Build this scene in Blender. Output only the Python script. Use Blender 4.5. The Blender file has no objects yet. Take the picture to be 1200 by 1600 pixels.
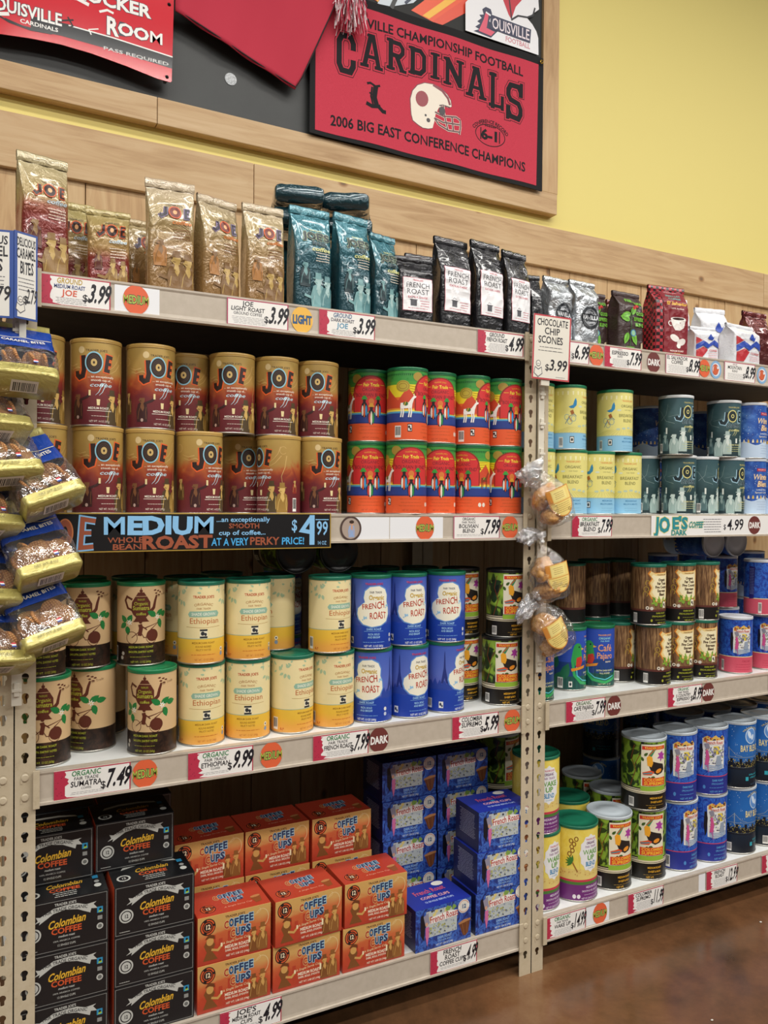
import bpy, bmesh, math, random
from mathutils import Vector, Matrix
from mathutils.geometry import tessellate_polygon

# ------------------------------------------------------------ camera, world, lights, exposure
scene = bpy.context.scene
COL = scene.collection
cam_data = bpy.data.cameras.new('camera')
cam = bpy.data.objects.new('camera', cam_data)
COL.objects.link(cam)
fw = Vector((0.45958276, 0.88806871, -0.01084671))
rt = Vector((0.88813192, -0.45951504, 0.0082231))
up = rt.cross(fw)
cam.matrix_world = Matrix(((rt.x, up.x, -fw.x, -0.0745), (rt.y, up.y, -fw.y, -1.6691), (rt.z, up.z, -fw.z, 1.2272), (0, 0, 0, 1)))
cam_data.sensor_fit = 'VERTICAL'
cam_data.sensor_height = 36.0
cam_data.lens = 28.125          # 1250 px on a 1600 px high frame
cam_data.clip_start = 0.02
scene.camera = cam

world = bpy.data.worlds.new('store_air'); scene.world = world; world.use_nodes = True
bg = world.node_tree.nodes['Background']
bg.inputs[0].default_value = (1.0, 0.97, 0.93, 1); bg.inputs[1].default_value = 0.09

def area(name, loc, sx, sy, power, rot=(0, 0, 0)):
    d = bpy.data.lights.new(name, 'AREA'); d.shape = 'RECTANGLE'; d.size = sx; d.size_y = sy
    d.energy = power; d.color = (1.0, 0.965, 0.91)
    o = bpy.data.objects.new(name, d); o.location = loc; o.rotation_euler = rot; COL.objects.link(o)
# long fluorescent fixtures over the aisle, running along the shelves
for i, (yy, pw) in enumerate(((-1.1, 34), (-2.5, 60), (-4.8, 74))):
    for xx in (-1.6, 1.4, 4.4):
        area('ceiling_fixture', (xx, yy, 3.9), 2.5, 0.22, pw)

vs = scene.view_settings
vs.view_transform = 'Standard'; vs.look = 'None'; vs.gamma = 1; vs.use_curve_mapping = False
vs.exposure = 0.16
random.seed(7)

# ------------------------------------------------------------ materials
def lin(c):
    c = c.lstrip('#'); v = [int(c[i:i + 2], 16) / 255 for i in (0, 2, 4)]
    return tuple(((x / 12.92) if x <= 0.04045 else ((x + 0.055) / 1.055) ** 2.4) for x in v) + (1.0,)
MATS = {}
def M(hexcol, rough=0.4, metal=0.0, spec=0.5, key=None):
    k = key or (hexcol, rough, metal, spec)
    if k in MATS: return MATS[k]
    m = bpy.data.materials.new('paint_' + hexcol.lstrip('#')); m.use_nodes = True
    b = m.node_tree.nodes['Principled BSDF']
    b.inputs['Base Color'].default_value = lin(hexcol)
    b.inputs['Roughness'].default_value = rough; b.inputs['Metallic'].default_value = metal
    b.inputs['Specular IOR Level'].default_value = spec
    MATS[k] = m; return m
class NT:
    """small helper round one material's nodes"""
    def __init__(s, name):
        s.m = bpy.data.materials.new(name); s.m.use_nodes = True
        s.t = s.m.node_tree; s.b = s.t.nodes['Principled BSDF']
    def n(s, typ, **kw):
        x = s.t.nodes.new(typ)
        for k, v in kw.items():
            if k in x.inputs: x.inputs[k].default_value = v
            else: setattr(x, k, v)
        return x
    def l(s, a, b): s.t.links.new(a, b)
    def coord(s, scale=(1, 1, 1), kind='Object', loc=(0, 0, 0)):
        c = s.n('ShaderNodeTexCoord'); mp = s.n('ShaderNodeMapping')
        mp.inputs['Scale'].default_value = scale; mp.inputs['Location'].default_value = loc
        s.l(c.outputs[kind], mp.inputs[0]); return mp.outputs[0]
    def noise(s, vec, scale, detail=4, rough=0.5, dist=0.0):
        x = s.n('ShaderNodeTexNoise'); x.inputs['Scale'].default_value = scale; x.inputs['Detail'].default_value = detail
        x.inputs['Roughness'].default_value = rough; x.inputs['Distortion'].default_value = dist
        s.l(vec, x.inputs['Vector']); return x.outputs['Fac']
    def ramp(s, fac, stops, interp='LINEAR'):
        r = s.n('ShaderNodeValToRGB'); cr = r.color_ramp; cr.interpolation = interp
        while len(cr.elements) < len(stops): cr.elements.new(0.5)
        for e, (p, c) in zip(cr.elements, stops): e.position = p; e.color = lin(c)
        s.l(fac, r.inputs[0]); return r.outputs[0]
    def bump(s, h, strength, dist=0.002):
        b = s.n('ShaderNodeBump'); b.inputs['Strength'].default_value = strength; b.inputs['Distance'].default_value = dist
        s.l(h, b.inputs['Height']); s.l(b.outputs[0], s.b.inputs['Normal'])
    def set(s, **kw):
        for k, v in kw.items(): s.b.inputs[k.replace('_', ' ')].default_value = v
        return s
    def math(s, op, a, b=0.0):
        x = s.n('ShaderNodeMath', operation=op)
        for i, v in enumerate((a, b)):
            if isinstance(v, (int, float)): x.inputs[i].default_value = v
            else: s.l(v, x.inputs[i])
        return x.outputs[0]
    def sep(s, vec):
        x = s.n('ShaderNodeSeparateXYZ'); s.l(vec, x.inputs[0]); return x.outputs

def wood(name, along, c0, c1, c2, per_object=True):
    w = NT(name); sc = {'x': (1.2, 14, 14), 'z': (14, 14, 1.2)}[along]
    co = w.n('ShaderNodeTexCoord').outputs['Object']
    oi = w.n('ShaderNodeObjectInfo')
    add = w.n('ShaderNodeVectorMath', operation='ADD'); w.l(co, add.inputs[0])
    cb = w.n('ShaderNodeCombineXYZ')
    for i in range(3): w.l(w.math('MULTIPLY', oi.outputs['Random'], 7.0 + i * 5), cb.inputs[i])
    w.l(cb.outputs[0], add.inputs[1])
    mp = w.n('ShaderNodeMapping'); mp.inputs['Scale'].default_value = sc; w.l(add.outputs[0], mp.inputs[0])
    g = w.noise(mp.outputs[0], 2.6, 6, 0.6, 1.2)
    big = w.noise(add.outputs[0], 2.2, 2)
    mixv = w.math('ADD', w.math('MULTIPLY', g, 0.7), w.math('MULTIPLY', big, 0.35))
    col = w.ramp(mixv, ((0.3, c2), (0.5, c1), (0.72, c0)))
    # knots
    vo = w.n('ShaderNodeTexVoronoi', feature='F1', voronoi_dimensions='2D'); vo.inputs['Scale'].default_value = 3.6
    sp = w.sep(add.outputs[0]); c2 = w.n('ShaderNodeCombineXYZ'); w.l(w.math('MULTIPLY', sp[0], .7 if along == 'x' else 1.0), c2.inputs[0]); w.l(w.math('MULTIPLY', sp[2], 1.0 if along == 'x' else .7), c2.inputs[1]); w.l(c2.outputs[0], vo.inputs['Vector'])
    kf = w.ramp(vo.outputs['Distance'], ((0.0, '#4a3018'), (0.018, '#7a5530'), (0.03, '#c4a27a'), (0.05, '#ffffff')))
    mx = w.n('ShaderNodeMix', data_type='RGBA', blend_type='MULTIPLY'); mx.inputs[0].default_value = 0.75
    w.l(col, mx.inputs[6]); w.l(kf, mx.inputs[7]); w.l(mx.outputs[2], w.b.inputs['Base Color'])
    w.bump(g, 0.25, 0.001); w.set(Roughness=0.55); return w.m

MW_PLANK = wood('pine_plank', 'z', '#c9ac80', '#ba976a', '#9c774c')
MW_BOARD = wood('pine_board', 'x', '#ccb088', '#bd9c71', '#a07b50')
w = NT('yellow_wall_paint'); f = w.noise(w.coord(), 140, 3); w.bump(f, 0.08, 0.001)
w.set(Roughness=0.6); w.b.inputs['Base Color'].default_value = lin('#e2d27c'); M_YELLOW = w.m
w = NT('stained_concrete'); c = w.coord()
a = w.noise(c, 1.3, 8, 0.65, 0.8); b2 = w.noise(c, 9, 6, 0.7)
w.l(w.ramp(w.math('ADD', w.math('MULTIPLY', a, 0.75), w.math('MULTIPLY', b2, 0.3)), ((0.34, '#38281b'), (0.47, '#543a26'), (0.6, '#6d4a30'), (0.72, '#7f5f42'))), w.b.inputs['Base Color'])
w.l(w.ramp(b2, ((0.3, '#6a6a6a'), (0.7, '#8f8f8f'))), w.b.inputs['Roughness']); w.bump(b2, 0.05, 0.001)
w.set(); M_FLOOR = w.m
w = NT('beige_enamel'); f = w.noise(w.coord(), 60, 4)
w.l(w.ramp(f, ((0.3, '#b4a999'), (0.7, '#bdb2a3'))), w.b.inputs['Base Color']); w.set(Roughness=0.35); M_BEIGE = w.m
w = NT('post_enamel'); f = w.noise(w.coord(), 45, 5, 0.7)
w.l(w.ramp(f, ((0.25, '#a99a80'), (0.4, '#bcae93'), (0.7, '#c4b79e'))), w.b.inputs['Base Color']); w.set(Roughness=0.4); M_POST = w.m
w = NT('shelf_deck_laminate'); w.l(w.ramp(w.noise(w.coord(), 30, 3), ((0.3, '#dfe2e0'), (0.7, '#e9ebe9'))), w.b.inputs['Base Color']); w.set(Roughness=0.3); M_DECK = w.m
w = NT('deck_underside_shade'); w.l(w.ramp(w.noise(w.coord(), 20, 3), ((0.3, '#1d1713'), (0.7, '#2a221c'))), w.b.inputs['Base Color']); w.set(Roughness=0.8); M_UNDER_SHADE = w.m  # particle board underside, coloured near-black to carry the shade beneath each shelf
w = NT('chalkboard_black'); f = w.noise(w.coord(), 3, 6, 0.6)
w.l(w.ramp(f, ((0.3, '#242625'), (0.7, '#333635'))), w.b.inputs['Base Color']); w.set(Roughness=0.5); M_CHALK = w.m

# ------------------------------------------------------------ object helpers
def mk_mesh(name, verts, faces, mats, mi=None, smooth=False):
    me = bpy.data.meshes.new(name); me.from_pydata([tuple(v) for v in verts], [], faces)
    for m in mats: me.materials.append(m)
    if mi:
        for p, k in zip(me.polygons, mi): p.material_index = k
    if smooth:
        for p in me.polygons: p.use_smooth = True
    me.update(); return me
def put(name, me, parent=None, loc=None, rot=None):
    o = bpy.data.objects.new(name, me); COL.objects.link(o)
    if parent: o.parent = parent
    if loc: o.location = loc
    if rot: o.rotation_euler = rot
    return o
def tag(o, label, cat, group=None, kind=None):
    o['label'] = label; o['category'] = cat
    if group: o['group'] = group
    if kind: o['kind'] = kind
    return o
def thing(name, label, cat, loc=(0, 0, 0), rot=(0, 0, 0), group=None):
    o = bpy.data.objects.new(name, None); COL.objects.link(o); o.location = loc; o.rotation_euler = rot
    o.empty_display_size = 0.05
    return tag(o, label, cat, group)
def box_bm(bm, x0, x1, y0, y1, z0, z1, mi=0, bev=0.0):
    vs_ = [bm.verts.new(p) for p in ((x0, y0, z0), (x1, y0, z0), (x1, y1, z0), (x0, y1, z0), (x0, y0, z1), (x1, y0, z1), (x1, y1, z1), (x0, y1, z1))]
    fs = []
    for f in ((0, 3, 2, 1), (4, 5, 6, 7), (0, 1, 5, 4), (1, 2, 6, 5), (2, 3, 7, 6), (3, 0, 4, 7)):
        q = bm.faces.new([vs_[i] for i in f]); q.material_index = mi; fs.append(q)
    if bev:
        es = list({e for f in fs for e in f.edges})
        bmesh.ops.bevel(bm, geom=es, offset=bev, segments=2, affect='EDGES', profile=0.6)
    return fs
def bm_mesh(bm, name, mats, smooth=False):
    me = bpy.data.meshes.new(name); bmesh.ops.recalc_face_normals(bm, faces=bm.faces[:]); bm.to_mesh(me); bm.free()
    for m in mats: me.materials.append(m)
    if smooth:
        for p in me.polygons: p.use_smooth = True
    return me
def box_mesh(name, x0, x1, y0, y1, z0, z1, m, bev=0.0):
    bm = bmesh.new(); box_bm(bm, x0, x1, y0, y1, z0, z1, 0, bev); return bm_mesh(bm, name, [m])
def structure(name, me, **k):
    o = put(name, me); o['kind'] = 'structure'; return o
def lathe(prof, n=48, mi=None, cap0=False, cap1=False):
    v = []; f = []; fm = []
    for (r, z) in prof:
        for i in range(n):
            a = 2 * math.pi * i / n; v.append((r * math.cos(a), r * math.sin(a), z))
    for k in range(len(prof) - 1):
        for i in range(n):
            j = (i + 1) % n; f.append((k * n + i, k * n + j, (k + 1) * n + j, (k + 1) * n + i)); fm.append(mi[k] if mi else 0)
    if cap0: f.append(tuple(range(n - 1, -1, -1))); fm.append(mi[0] if mi else 0)
    if cap1: f.append(tuple((len(prof) - 1) * n + i for i in range(n))); fm.append(mi[-1] if mi else 0)
    return v, f, fm
def tube(pts, r, n=8):
    """tube along points; r number or list"""
    v = []; f = []; P = [Vector(p) for p in pts]
    for i, p in enumerate(P):
        d = (P[min(i + 1, len(P) - 1)] - P[max(i - 1, 0)]).normalized()
        a = d.orthogonal().normalized(); b = d.cross(a); rr = r[i] if isinstance(r, (list, tuple)) else r
        for k in range(n):
            t = 2 * math.pi * k / n; v.append(p + (a * math.cos(t) + b * math.sin(t)) * rr)
    for i in range(len(P) - 1):
        for k in range(n):
            j = (k + 1) % n; f.append((i * n + k, i * n + j, (i + 1) * n + j, (i + 1) * n + k))
    f.append(tuple(range(n - 1, -1, -1))); f.append(tuple((len(P) - 1) * n + k for k in range(n)))
    return v, f

# ------------------------------------------------------------ flat print: letters and shapes cut as thin geometry
_gl = {}
def glyph(ch, bold):
    if ch in 'MWN': bold = round(bold * .35, 3)
    k = (ch, bold)
    if k in _gl: return _gl[k]
    def conv(s):
        cu = bpy.data.curves.new('g', 'FONT'); cu.body = s; cu.size = 1.0; cu.offset = bold; cu.resolution_u = 2
        ob = bpy.data.objects.new('g', cu); me = bpy.data.meshes.new_from_object(ob)
        r = ([(v.co.x, v.co.y) for v in me.vertices], [tuple(p.vertices) for p in me.polygons])
        bpy.data.meshes.remove(me); bpy.data.objects.remove(ob); bpy.data.curves.remove(cu); return r
    v, f = conv(ch) if ch != ' ' else ([], [])
    vi, _ = conv('I' + ch + 'I'); v0, _ = conv('II')
    adv = (max(p[0] for p in vi) - min(p[0] for p in vi)) - (max(p[0] for p in v0) - min(p[0] for p in v0))
    _gl[k] = (v, f, adv); return _gl[k]
CAP = 0.69
class Art:
    """items in millimetres: x to the right, y up"""
    def __init__(s): s.items = []; s.bb = []
    def _add(s, v, f, c, ex=None):
        if not v or not f: return
        m = c if not isinstance(c, str) else M(c)
        x0 = min(p[0] for p in v); x1 = max(p[0] for p in v); y0 = min(p[1] for p in v); y1 = max(p[1] for p in v)
        L = 1
        for (a0, a1, b0, b1, l, mm) in s.bb:
            if a0 < x1 and a1 > x0 and b0 < y1 and b1 > y0: L = max(L, l if mm == m else l + 1)
        L = min(L, 26)
        s.bb.append((x0, x1, y0, y1, L, m)); s.items.append((v, f, m, L, ex))
    def p(s, pts, c):
        tr = tessellate_polygon([[Vector((x, y, 0)) for x, y in pts]])
        s._add(list(pts), [tuple(t) for t in tr], c)
    def r(s, x0, y0, x1, y1, c): s._add([(x0, y0), (x1, y0), (x1, y1), (x0, y1)], [(0, 1, 2, 3)], c)
    def e(s, x, y, rx, ry, c, n=20, rot=0):
        cs, sn = math.cos(math.radians(rot)), math.sin(math.radians(rot)); v = [(x, y)]
        for i in range(n):
            a = 2 * math.pi * i / n; px, py = rx * math.cos(a), ry * math.sin(a); v.append((x + px * cs - py * sn, y + px * sn + py * cs))
        s._add(v, [(0, i + 1, (i + 1) % n + 1) for i in range(n)], c)
    def ring(s, x, y, rx, ry, w, c, n=28, a0=0, a1=360):
        v = []; f = []
        for i in range(n + 1):
            a = math.radians(a0 + (a1 - a0) * i / n); v += [(x + rx * math.cos(a), y + ry * math.sin(a)), (x + (rx - w) * math.cos(a), y + (ry - w) * math.sin(a))]
        for i in range(n): f.append((2 * i, 2 * i + 2, 2 * i + 3, 2 * i + 1))
        s._add(v, f, c)
    def l(s, pts, w, c, taper=None):
        v = []; f = []; n = len(pts)
        for i, p in enumerate(pts):
            a = pts[max(i - 1, 0)]; b = pts[min(i + 1, n - 1)]
            d1 = Vector((p[0] - a[0], p[1] - a[1])); d2 = Vector((b[0] - p[0], b[1] - p[1]))
            if d1.length < 1e-9: d1 = d2
            if d2.length < 1e-9: d2 = d1
            d1.normalize(); d2.normalize(); d = d1 + d2
            if d.length < 1e-6: d = d1.copy()
            d.normalize(); nrm = Vector((-d.y, d.x)); k = max(0.45, abs(d.dot(d1))); ww = w / 2 / k
            if taper: ww *= taper[0] + (taper[1] - taper[0]) * i / (n - 1)
            v += [(p[0] + nrm.x * ww, p[1] + nrm.y * ww), (p[0] - nrm.x * ww, p[1] - nrm.y * ww)]
        for i in range(n - 1): f.append((2 * i, 2 * i + 1, 2 * i + 3, 2 * i + 2))
        s._add(v, f, c)
    def t(s, txt, x, y, h, c, w=None, bold=0.0, shear=0.0, rot=0.0, arc=0.0, align='c', jit=0.0, sp=0.0, warp=None, out=None):
        """y = baseline, h = cap height, w = width to fit, arc = radius in mm (+ bends up in the middle)"""
        if out: s.t(txt, x, y, h, out[0], w, bold + out[1] * 1.1, shear, rot, arc, align, jit, sp, warp)
        sc = h / CAP; adv = [(glyph(ch, 0.0)[2] + sp) * sc for ch in txt]; tot = sum(adv)
        k = (w / tot) if w else 1.0
        cur = -tot * k / 2 if align == 'c' else 0.0
        rnd = random.Random(hash_s(txt)); V = []; F = []; EX = []
        for ch, ad in zip(txt, adv):
            gv, gf, _ = glyph(ch, round(bold * .5, 3)); jr = math.radians(rnd.uniform(-jit, jit) * 6) ; jy = rnd.uniform(-jit, jit) * h * 0.06
            o = len(V); mid = cur + ad * k / 2
            for (gx, gy) in gv:
                px, py = gx * sc * k + shear * gy * sc, gy * sc + jy
                if jit: ax = px - ad * k / 2; px, py = ax * math.cos(jr) - py * math.sin(jr) + ad * k / 2, ax * math.sin(jr) + py * math.cos(jr)
                px += cur
                if arc:
                    th = px / arc; px, py = (arc + py) * math.sin(th), (arc + py) * math.cos(th) - arc
                if warp: px, py = warp(px, py)
                a = math.radians(rot); V.append((x + px * math.cos(a) - py * math.sin(a), y + px * math.sin(a) + py * math.cos(a)))
            F += [tuple(i + o for i in q) for q in gf]; EX += [(len(V) % 3) * 7e-6] * len(gv); cur += ad * k
        s._add(V, F, c, EX)
    def fine(s, x0, x1, y, n, dy, c, w=0.5, seed=0, align='c'):
        """rows of print too small to read"""
        rr = random.Random(seed); v = []; f = []
        for i in range(n):
            a = x0 if align == 'l' else x0 + rr.random() * (x1 - x0) * 0.12; b = x1 - rr.random() * (x1 - x0) * 0.12; yy = y - i * dy
            while a < b:
                e = min(b, a + (x1 - x0) * rr.uniform(0.06, 0.16)); o = len(v)
                v += [(a, yy), (e, yy), (e, yy + w), (a, yy + w)]; f.append((o, o + 1, o + 2, o + 3)); a = e + (x1 - x0) * 0.02
        s._add(v, f, c)
    def barcode(s, x0, y0, x1, y1, seed=1):
        s.r(x0, y0, x1, y1, '#e9e6df'); rr = random.Random(seed); v = []; f = []; a = x0 + (x1 - x0) * .08
        while a < x1 - (x1 - x0) * .1:
            b = a + (x1 - x0) * rr.choice((.015, .03, .045)); o = len(v)
            v += [(a, y0 + (y1 - y0) * .2), (b, y0 + (y1 - y0) * .2), (b, y1 - (y1 - y0) * .08), (a, y1 - (y1 - y0) * .08)]; f.append((o, o + 1, o + 2, o + 3)); a = b + (x1 - x0) * rr.choice((.02, .035))
        s._add(v, f, '#2b2a2a')
    def scatter(s, x0, x1, y0, y1, n, r0, r1, c, seed=0, asp=1.0, k=5):
        rr = random.Random(seed); v = []; f = []; ex = []
        for _ in range(n):
            x = rr.uniform(x0, x1); y = rr.uniform(y0, y1); r = rr.uniform(r0, r1); a = rr.random() * 6.28; o = len(v)
            for i in range(k):
                t = 6.2832 * i / k; px, py = r * math.cos(t), r * asp * math.sin(t)
                v.append((x + px * math.cos(a) - py * math.sin(a), y + px * math.sin(a) + py * math.cos(a)))
            f.append(tuple(range(o, o + k))); ex += [(_ % 12) * 5e-6] * k
        s._add(v, f, c, ex)
    def leaf(s, x, y, L, W, rot, c):
        a = math.radians(rot); pts = []
        for u, q in ((0, 0), (.15, .35), (.4, .5), (.7, .38), (1, 0), (.7, -.38), (.4, -.5), (.15, -.35)):
            px, py = u * L, q * W; pts.append((x + px * math.cos(a) - py * math.sin(a), y + px * math.sin(a) + py * math.cos(a)))
        s.p(pts, c)
    def person(s, x, y, h, coat, skin, hat=True):
        k = h / 60.0; P = lambda l: [(x + a * k, y + b * k) for a, b in l]
        s.p(P([(-11, 0), (-13, 22), (-9, 38), (-3, 42), (4, 42), (10, 37), (12, 20), (11, 0)]), coat)
        s.p(P([(-6, 44), (-2, 40), (4, 40), (6, 46), (6, 51), (-5, 51), (-5.5, 48), (-8, 46)]), skin); s.p(P([(-2, 40), (3, 40), (5, 30), (2, 22), (-4, 32)]), skin); s.l(P([(-9, 6), (-7, 22), (-4, 30)]), 1 * k, skin); s.l(P([(9, 6), (8, 20), (9, 32)]), 1 * k, skin)
        if hat: s.p(P([(-9, 51), (9, 51), (9, 53), (5.5, 53), (5, 62), (-5, 62), (-5.5, 53), (-9, 53)]), coat)
        s.l(P([(-5, 45), (-1, 44)]), 1.2 * k, coat)
    def mesh(s, name, warp, stepx=0.0, stepy=0.0, extra=None, off=0.00012):
        """warp(x_m, y_m, offset_m) -> 3D point"""
        mats = []; bm = bmesh.new(); lay = bm.verts.layers.float.new('off')
        if extra:                       # (verts, faces, material) base shells that take no part in cutting
            pass
        for it, (v, f, m, L, ex) in enumerate(s.items):
            if m not in mats: mats.append(m)
            k = mats.index(m); bv = []
            for vi_, (x, y) in enumerate(v):
                q = bm.verts.new((x * 0.001, y * 0.001, 0)); q[lay] = L * off + (it % 9) * 6e-6 + (ex[vi_] if ex else 0.0); bv.append(q)
            for fc in f:
                try: bm.faces.new([bv[i] for i in fc]).material_index = k
                except ValueError: pass
        for ax, st in ((0, stepx), (1, stepy)):
            if not st or not bm.verts: continue
            lo = min(v.co[ax] for v in bm.verts); hi = max(v.co[ax] for v in bm.verts); n = math.floor(lo / st) + 1
            while n * st < hi:
                co = [0, 0, 0]; co[ax] = n * st; no = [0, 0, 0]; no[ax] = 1
                bmesh.ops.bisect_plane(bm, geom=bm.verts[:] + bm.edges[:] + bm.faces[:], dist=1e-7, plane_co=co, plane_no=no); n += 1
        bm.verts.index_update(); bm.normal_update()
        V = [warp(v.co.x, v.co.y, v[lay]) for v in bm.verts]; F = []; MI = []
        for fc in bm.faces:
            F.append(tuple(v.index for v in (fc.verts if fc.normal.z >= 0 else reversed(fc.verts)))); MI.append(fc.material_index)
        bm.free()
        if extra:
            ev, ef, em, emats = extra
            o = len(V); V += ev; mo = len(mats); mats += emats
            F += [tuple(i + o for i in q) for q in ef]; MI += [k + mo for k in em]
        return mk_mesh(name, V, F, mats, MI)
def hash_s(t):
    h = 7
    for ch in t: h = (h * 31 + ord(ch)) % 1000003
    return h
def flat_warp(x, y, o): return (x, -o, y)

# ------------------------------------------------------------ the setting
WX0, WX1 = -2.4, 6.0
floor = structure('floor', box_mesh('floor', -6, 9, -9, 0.64, -0.05, 0, M_FLOOR)); floor['label'] = 'brown stained polished concrete floor'; floor['category'] = 'floor'
wall = structure('wall_back', box_mesh('wall_back', WX0 - 3, WX1 + 3, 0.64, 0.74, 0, 4.4, M_YELLOW)); wall['label'] = 'yellow painted back wall above pine planking'; wall['category'] = 'wall'
edges = [-.92, -.76, -.6, -.45, -.3, -.13, .03, .199, .36, .52, .672, .83, .98, 1.1, 1.222, 1.36, 1.5, 1.63, 1.773, 1.864, 2.045, 2.216, 2.37, 2.53, 2.682, 2.821, 2.98, 3.13, 3.29, 3.45, 3.6, 3.76]
for i in range(len(edges) - 1):
    a, b = edges[i], edges[i + 1]
    bm = bmesh.new(); box_bm(bm, a + .0012, b - .0012, .620 + (i % 3) * .0006, .64, 0.0, 2.13, 0, .0015)
    put('plank', bm_mesh(bm, 'plank', [MW_PLANK]), wall)
# horizontal board along the top of the planking, in butted lengths
for a, b in ((-1.6, .664), (.664, 2.9), (2.9, 4.4)):
    bm = bmesh.new(); box_bm(bm, a + .0008, b - .0008, .606, .639, 2.085, 2.226, 0, .002)
    o = put('rail_board', bm_mesh(bm, 'rail_board', [MW_BOARD]), wall)
    # the board sits a hair lower towards the right
    for v in o.data.vertices: v.co.z -= .006 * max(v.co.x, 0) * .9
    o.data.update()

# ------------------------------------------------------------ shelving
SZ = (1.6, 1.136, 0.6396, 0.0722)          # undersides of the four front beams
FH = 0.0655
def post_mesh(zoff, side, plain=False, ztop=1.668, rivets=()):
    bm = bmesh.new(); P_ = 0.0381; hw = 0.0188; n = int((ztop - .02) / P_)
    z = 0.053 + zoff - P_ / 2
    keyh = []
    for k in range(13):
        t = math.radians(-52 + 284 * k / 12); keyh.append((.0066 * math.cos(t), .0036 + .0066 * math.sin(t)))
    keyh += [(-.0036, -.0025), (-.0036, -.0085), (-.002, -.0108), (.002, -.0108), (.0036, -.0085), (.0036, -.0025)]
    def sheet(y):
        rows = []
        def ring(zc):
            # outer rectangle sampled to match the hole outline by angle
            hv = []; ov = []
            for (x, q) in keyh:
                hv.append(bm.verts.new((x, y, zc + q)))
                a = math.atan2(q * (hw / (P_ / 2)), x); c, s_ = math.cos(a), math.sin(a); m = max(abs(c), abs(s_)); ov.append(bm.verts.new((hw * c / m, y, zc + (P_ / 2) * s_ / m)))
            m_ = len(hv)
            for i in range(m_): j = (i + 1) % m_; bm.faces.new((ov[i], ov[j], hv[j], hv[i]))
            for cx, cz in ((hw, P_ / 2), (-hw, P_ / 2), (-hw, -P_ / 2), (hw, -P_ / 2)):      # corners cut off by the sampling
                best = sorted(range(m_), key=lambda i: (ov[i].co.x - cx) ** 2 + (ov[i].co.z - zc - cz) ** 2)[:2]
                i, j = best
                if abs(i - j) in (1, m_ - 1):
                    c = bm.verts.new((cx, y, zc + cz)); bm.faces.new((ov[i], ov[j], c))
            return hv
        k = 0; hs = []
        while 0.053 + zoff + k * P_ < ztop - .01:
            hs.append(ring(0.053 + zoff + k * P_)); k += 1
        return hs, 0.053 + zoff + k * P_ - P_ / 2
    if not plain:
        h0, zt = sheet(0.0); h1, _ = sheet(0.002)
        for a, b in zip(h0, h1):
            m_ = len(a)
            for i in range(m_): j = (i + 1) % m_; bm.faces.new((a[i], a[j], b[j], b[i]))
        box_bm(bm, -hw, hw, 0, .002, 0, 0.053 + zoff - P_ / 2); box_bm(bm, -hw, hw, 0, .002, zt, ztop)
        for k in rivets:
            zc = 0.053 + zoff + k * P_
            v, f, _m = lathe([(.0075, -.0002), (.0075, .0012), (.0055, .0024), (.0, .0026)], 14)
            bv = [bm.verts.new((p[0], -p[2], zc + p[1])) for p in v]
            for q in f:
                try: bm.faces.new([bv[i] for i in q])
                except ValueError: pass
            box_bm(bm, -.0068, .0068, .0005, .0018, zc - .012, zc + .012)
            box_bm(bm, -.0075, -.0045, -.0012, .0018, zc - .011, zc - .002)
    else: box_bm(bm, -hw, hw, 0, .002, 0, ztop)
    box_bm(bm, side * hw - .001, side * hw + .001, 0.0, .04, 0, ztop)
    return bm_mesh(bm, 'post', [M_POST])
RV = (1, 2, 16, 17, 29, 30, 41, 42)
def beam_mesh(x0, x1, z0, back=False):
    bm = bmesh.new(); y = 0.0
    prof = [(-.0065, 0), (-.0065, .005), (-.003, .0062), (-.0022, .012), (-.0022, FH - .008), (-.004, FH - .004), (-.004, FH), (.012, FH), (.012, FH - .002), (0, FH - .003), (0, .002), (.012, .002), (.012, 0)]
    rings = []
    for x in (x0, x1): rings.append([bm.verts.new((x, p[0], z0 + p[1])) for p in prof])
    m_ = len(prof)
    for i in range(m_): j = (i + 1) % m_; bm.faces.new((rings[0][i], rings[0][j], rings[1][j], rings[1][i]))
    bm.faces.new(rings[0]); bm.faces.new(list(reversed(rings[1])))
    return bm_mesh(bm, 'shelf_beam', [M_BEIGE])
def unit(label, x0, x1, posts, depth=.585):
    t = thing('shelving_unit', label, 'shelving', (x0, 0, 0), group=None)
    for (px, side, zo) in posts:
        put('post', post_mesh(zo, side, rivets=RV), t, (px - x0, -.0012, 0))
        put('post', post_mesh(zo, side, plain=True), t, (px - x0, depth - .003, 0))
    bx0, bx1 = posts[0][0] + .0195 - x0, (posts[-1][0] - .0195 if len(posts) > 1 else x1) - x0
    for z in SZ:
        put('shelf_beam', beam_mesh(bx0, bx1, z), t)
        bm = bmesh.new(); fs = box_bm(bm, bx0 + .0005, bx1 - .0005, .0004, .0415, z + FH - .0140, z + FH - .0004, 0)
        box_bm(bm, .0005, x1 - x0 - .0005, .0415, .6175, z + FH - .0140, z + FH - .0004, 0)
        me = bm_mesh(bm, 'shelf_deck', [M_DECK, M_UNDER_SHADE])
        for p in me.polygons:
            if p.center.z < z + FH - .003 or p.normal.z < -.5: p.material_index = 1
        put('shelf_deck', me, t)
        # end bracket plates where the beam hooks on the posts
        for ex in ((bx0 - .006, bx0 + .006), (bx1 - .006, bx1 + .006)):
            put('beam_bracket', box_mesh('beam_bracket', ex[0], ex[1], -.0105, -.0068, z - .004, z + FH + .004, M_POST, .0008), t)
    return t
unit('beige steel shelving bay on the left, stacked with maroon, orange and cream cans', 0.001, 1.2335, [(.02, -1, -.0045), (1.214, 1, 0)])
unit('beige steel shelving bay on the right, running out of frame', 1.2335, 2.78, [(1.2525, -1, 0), (2.76, 1, 0)])
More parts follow.
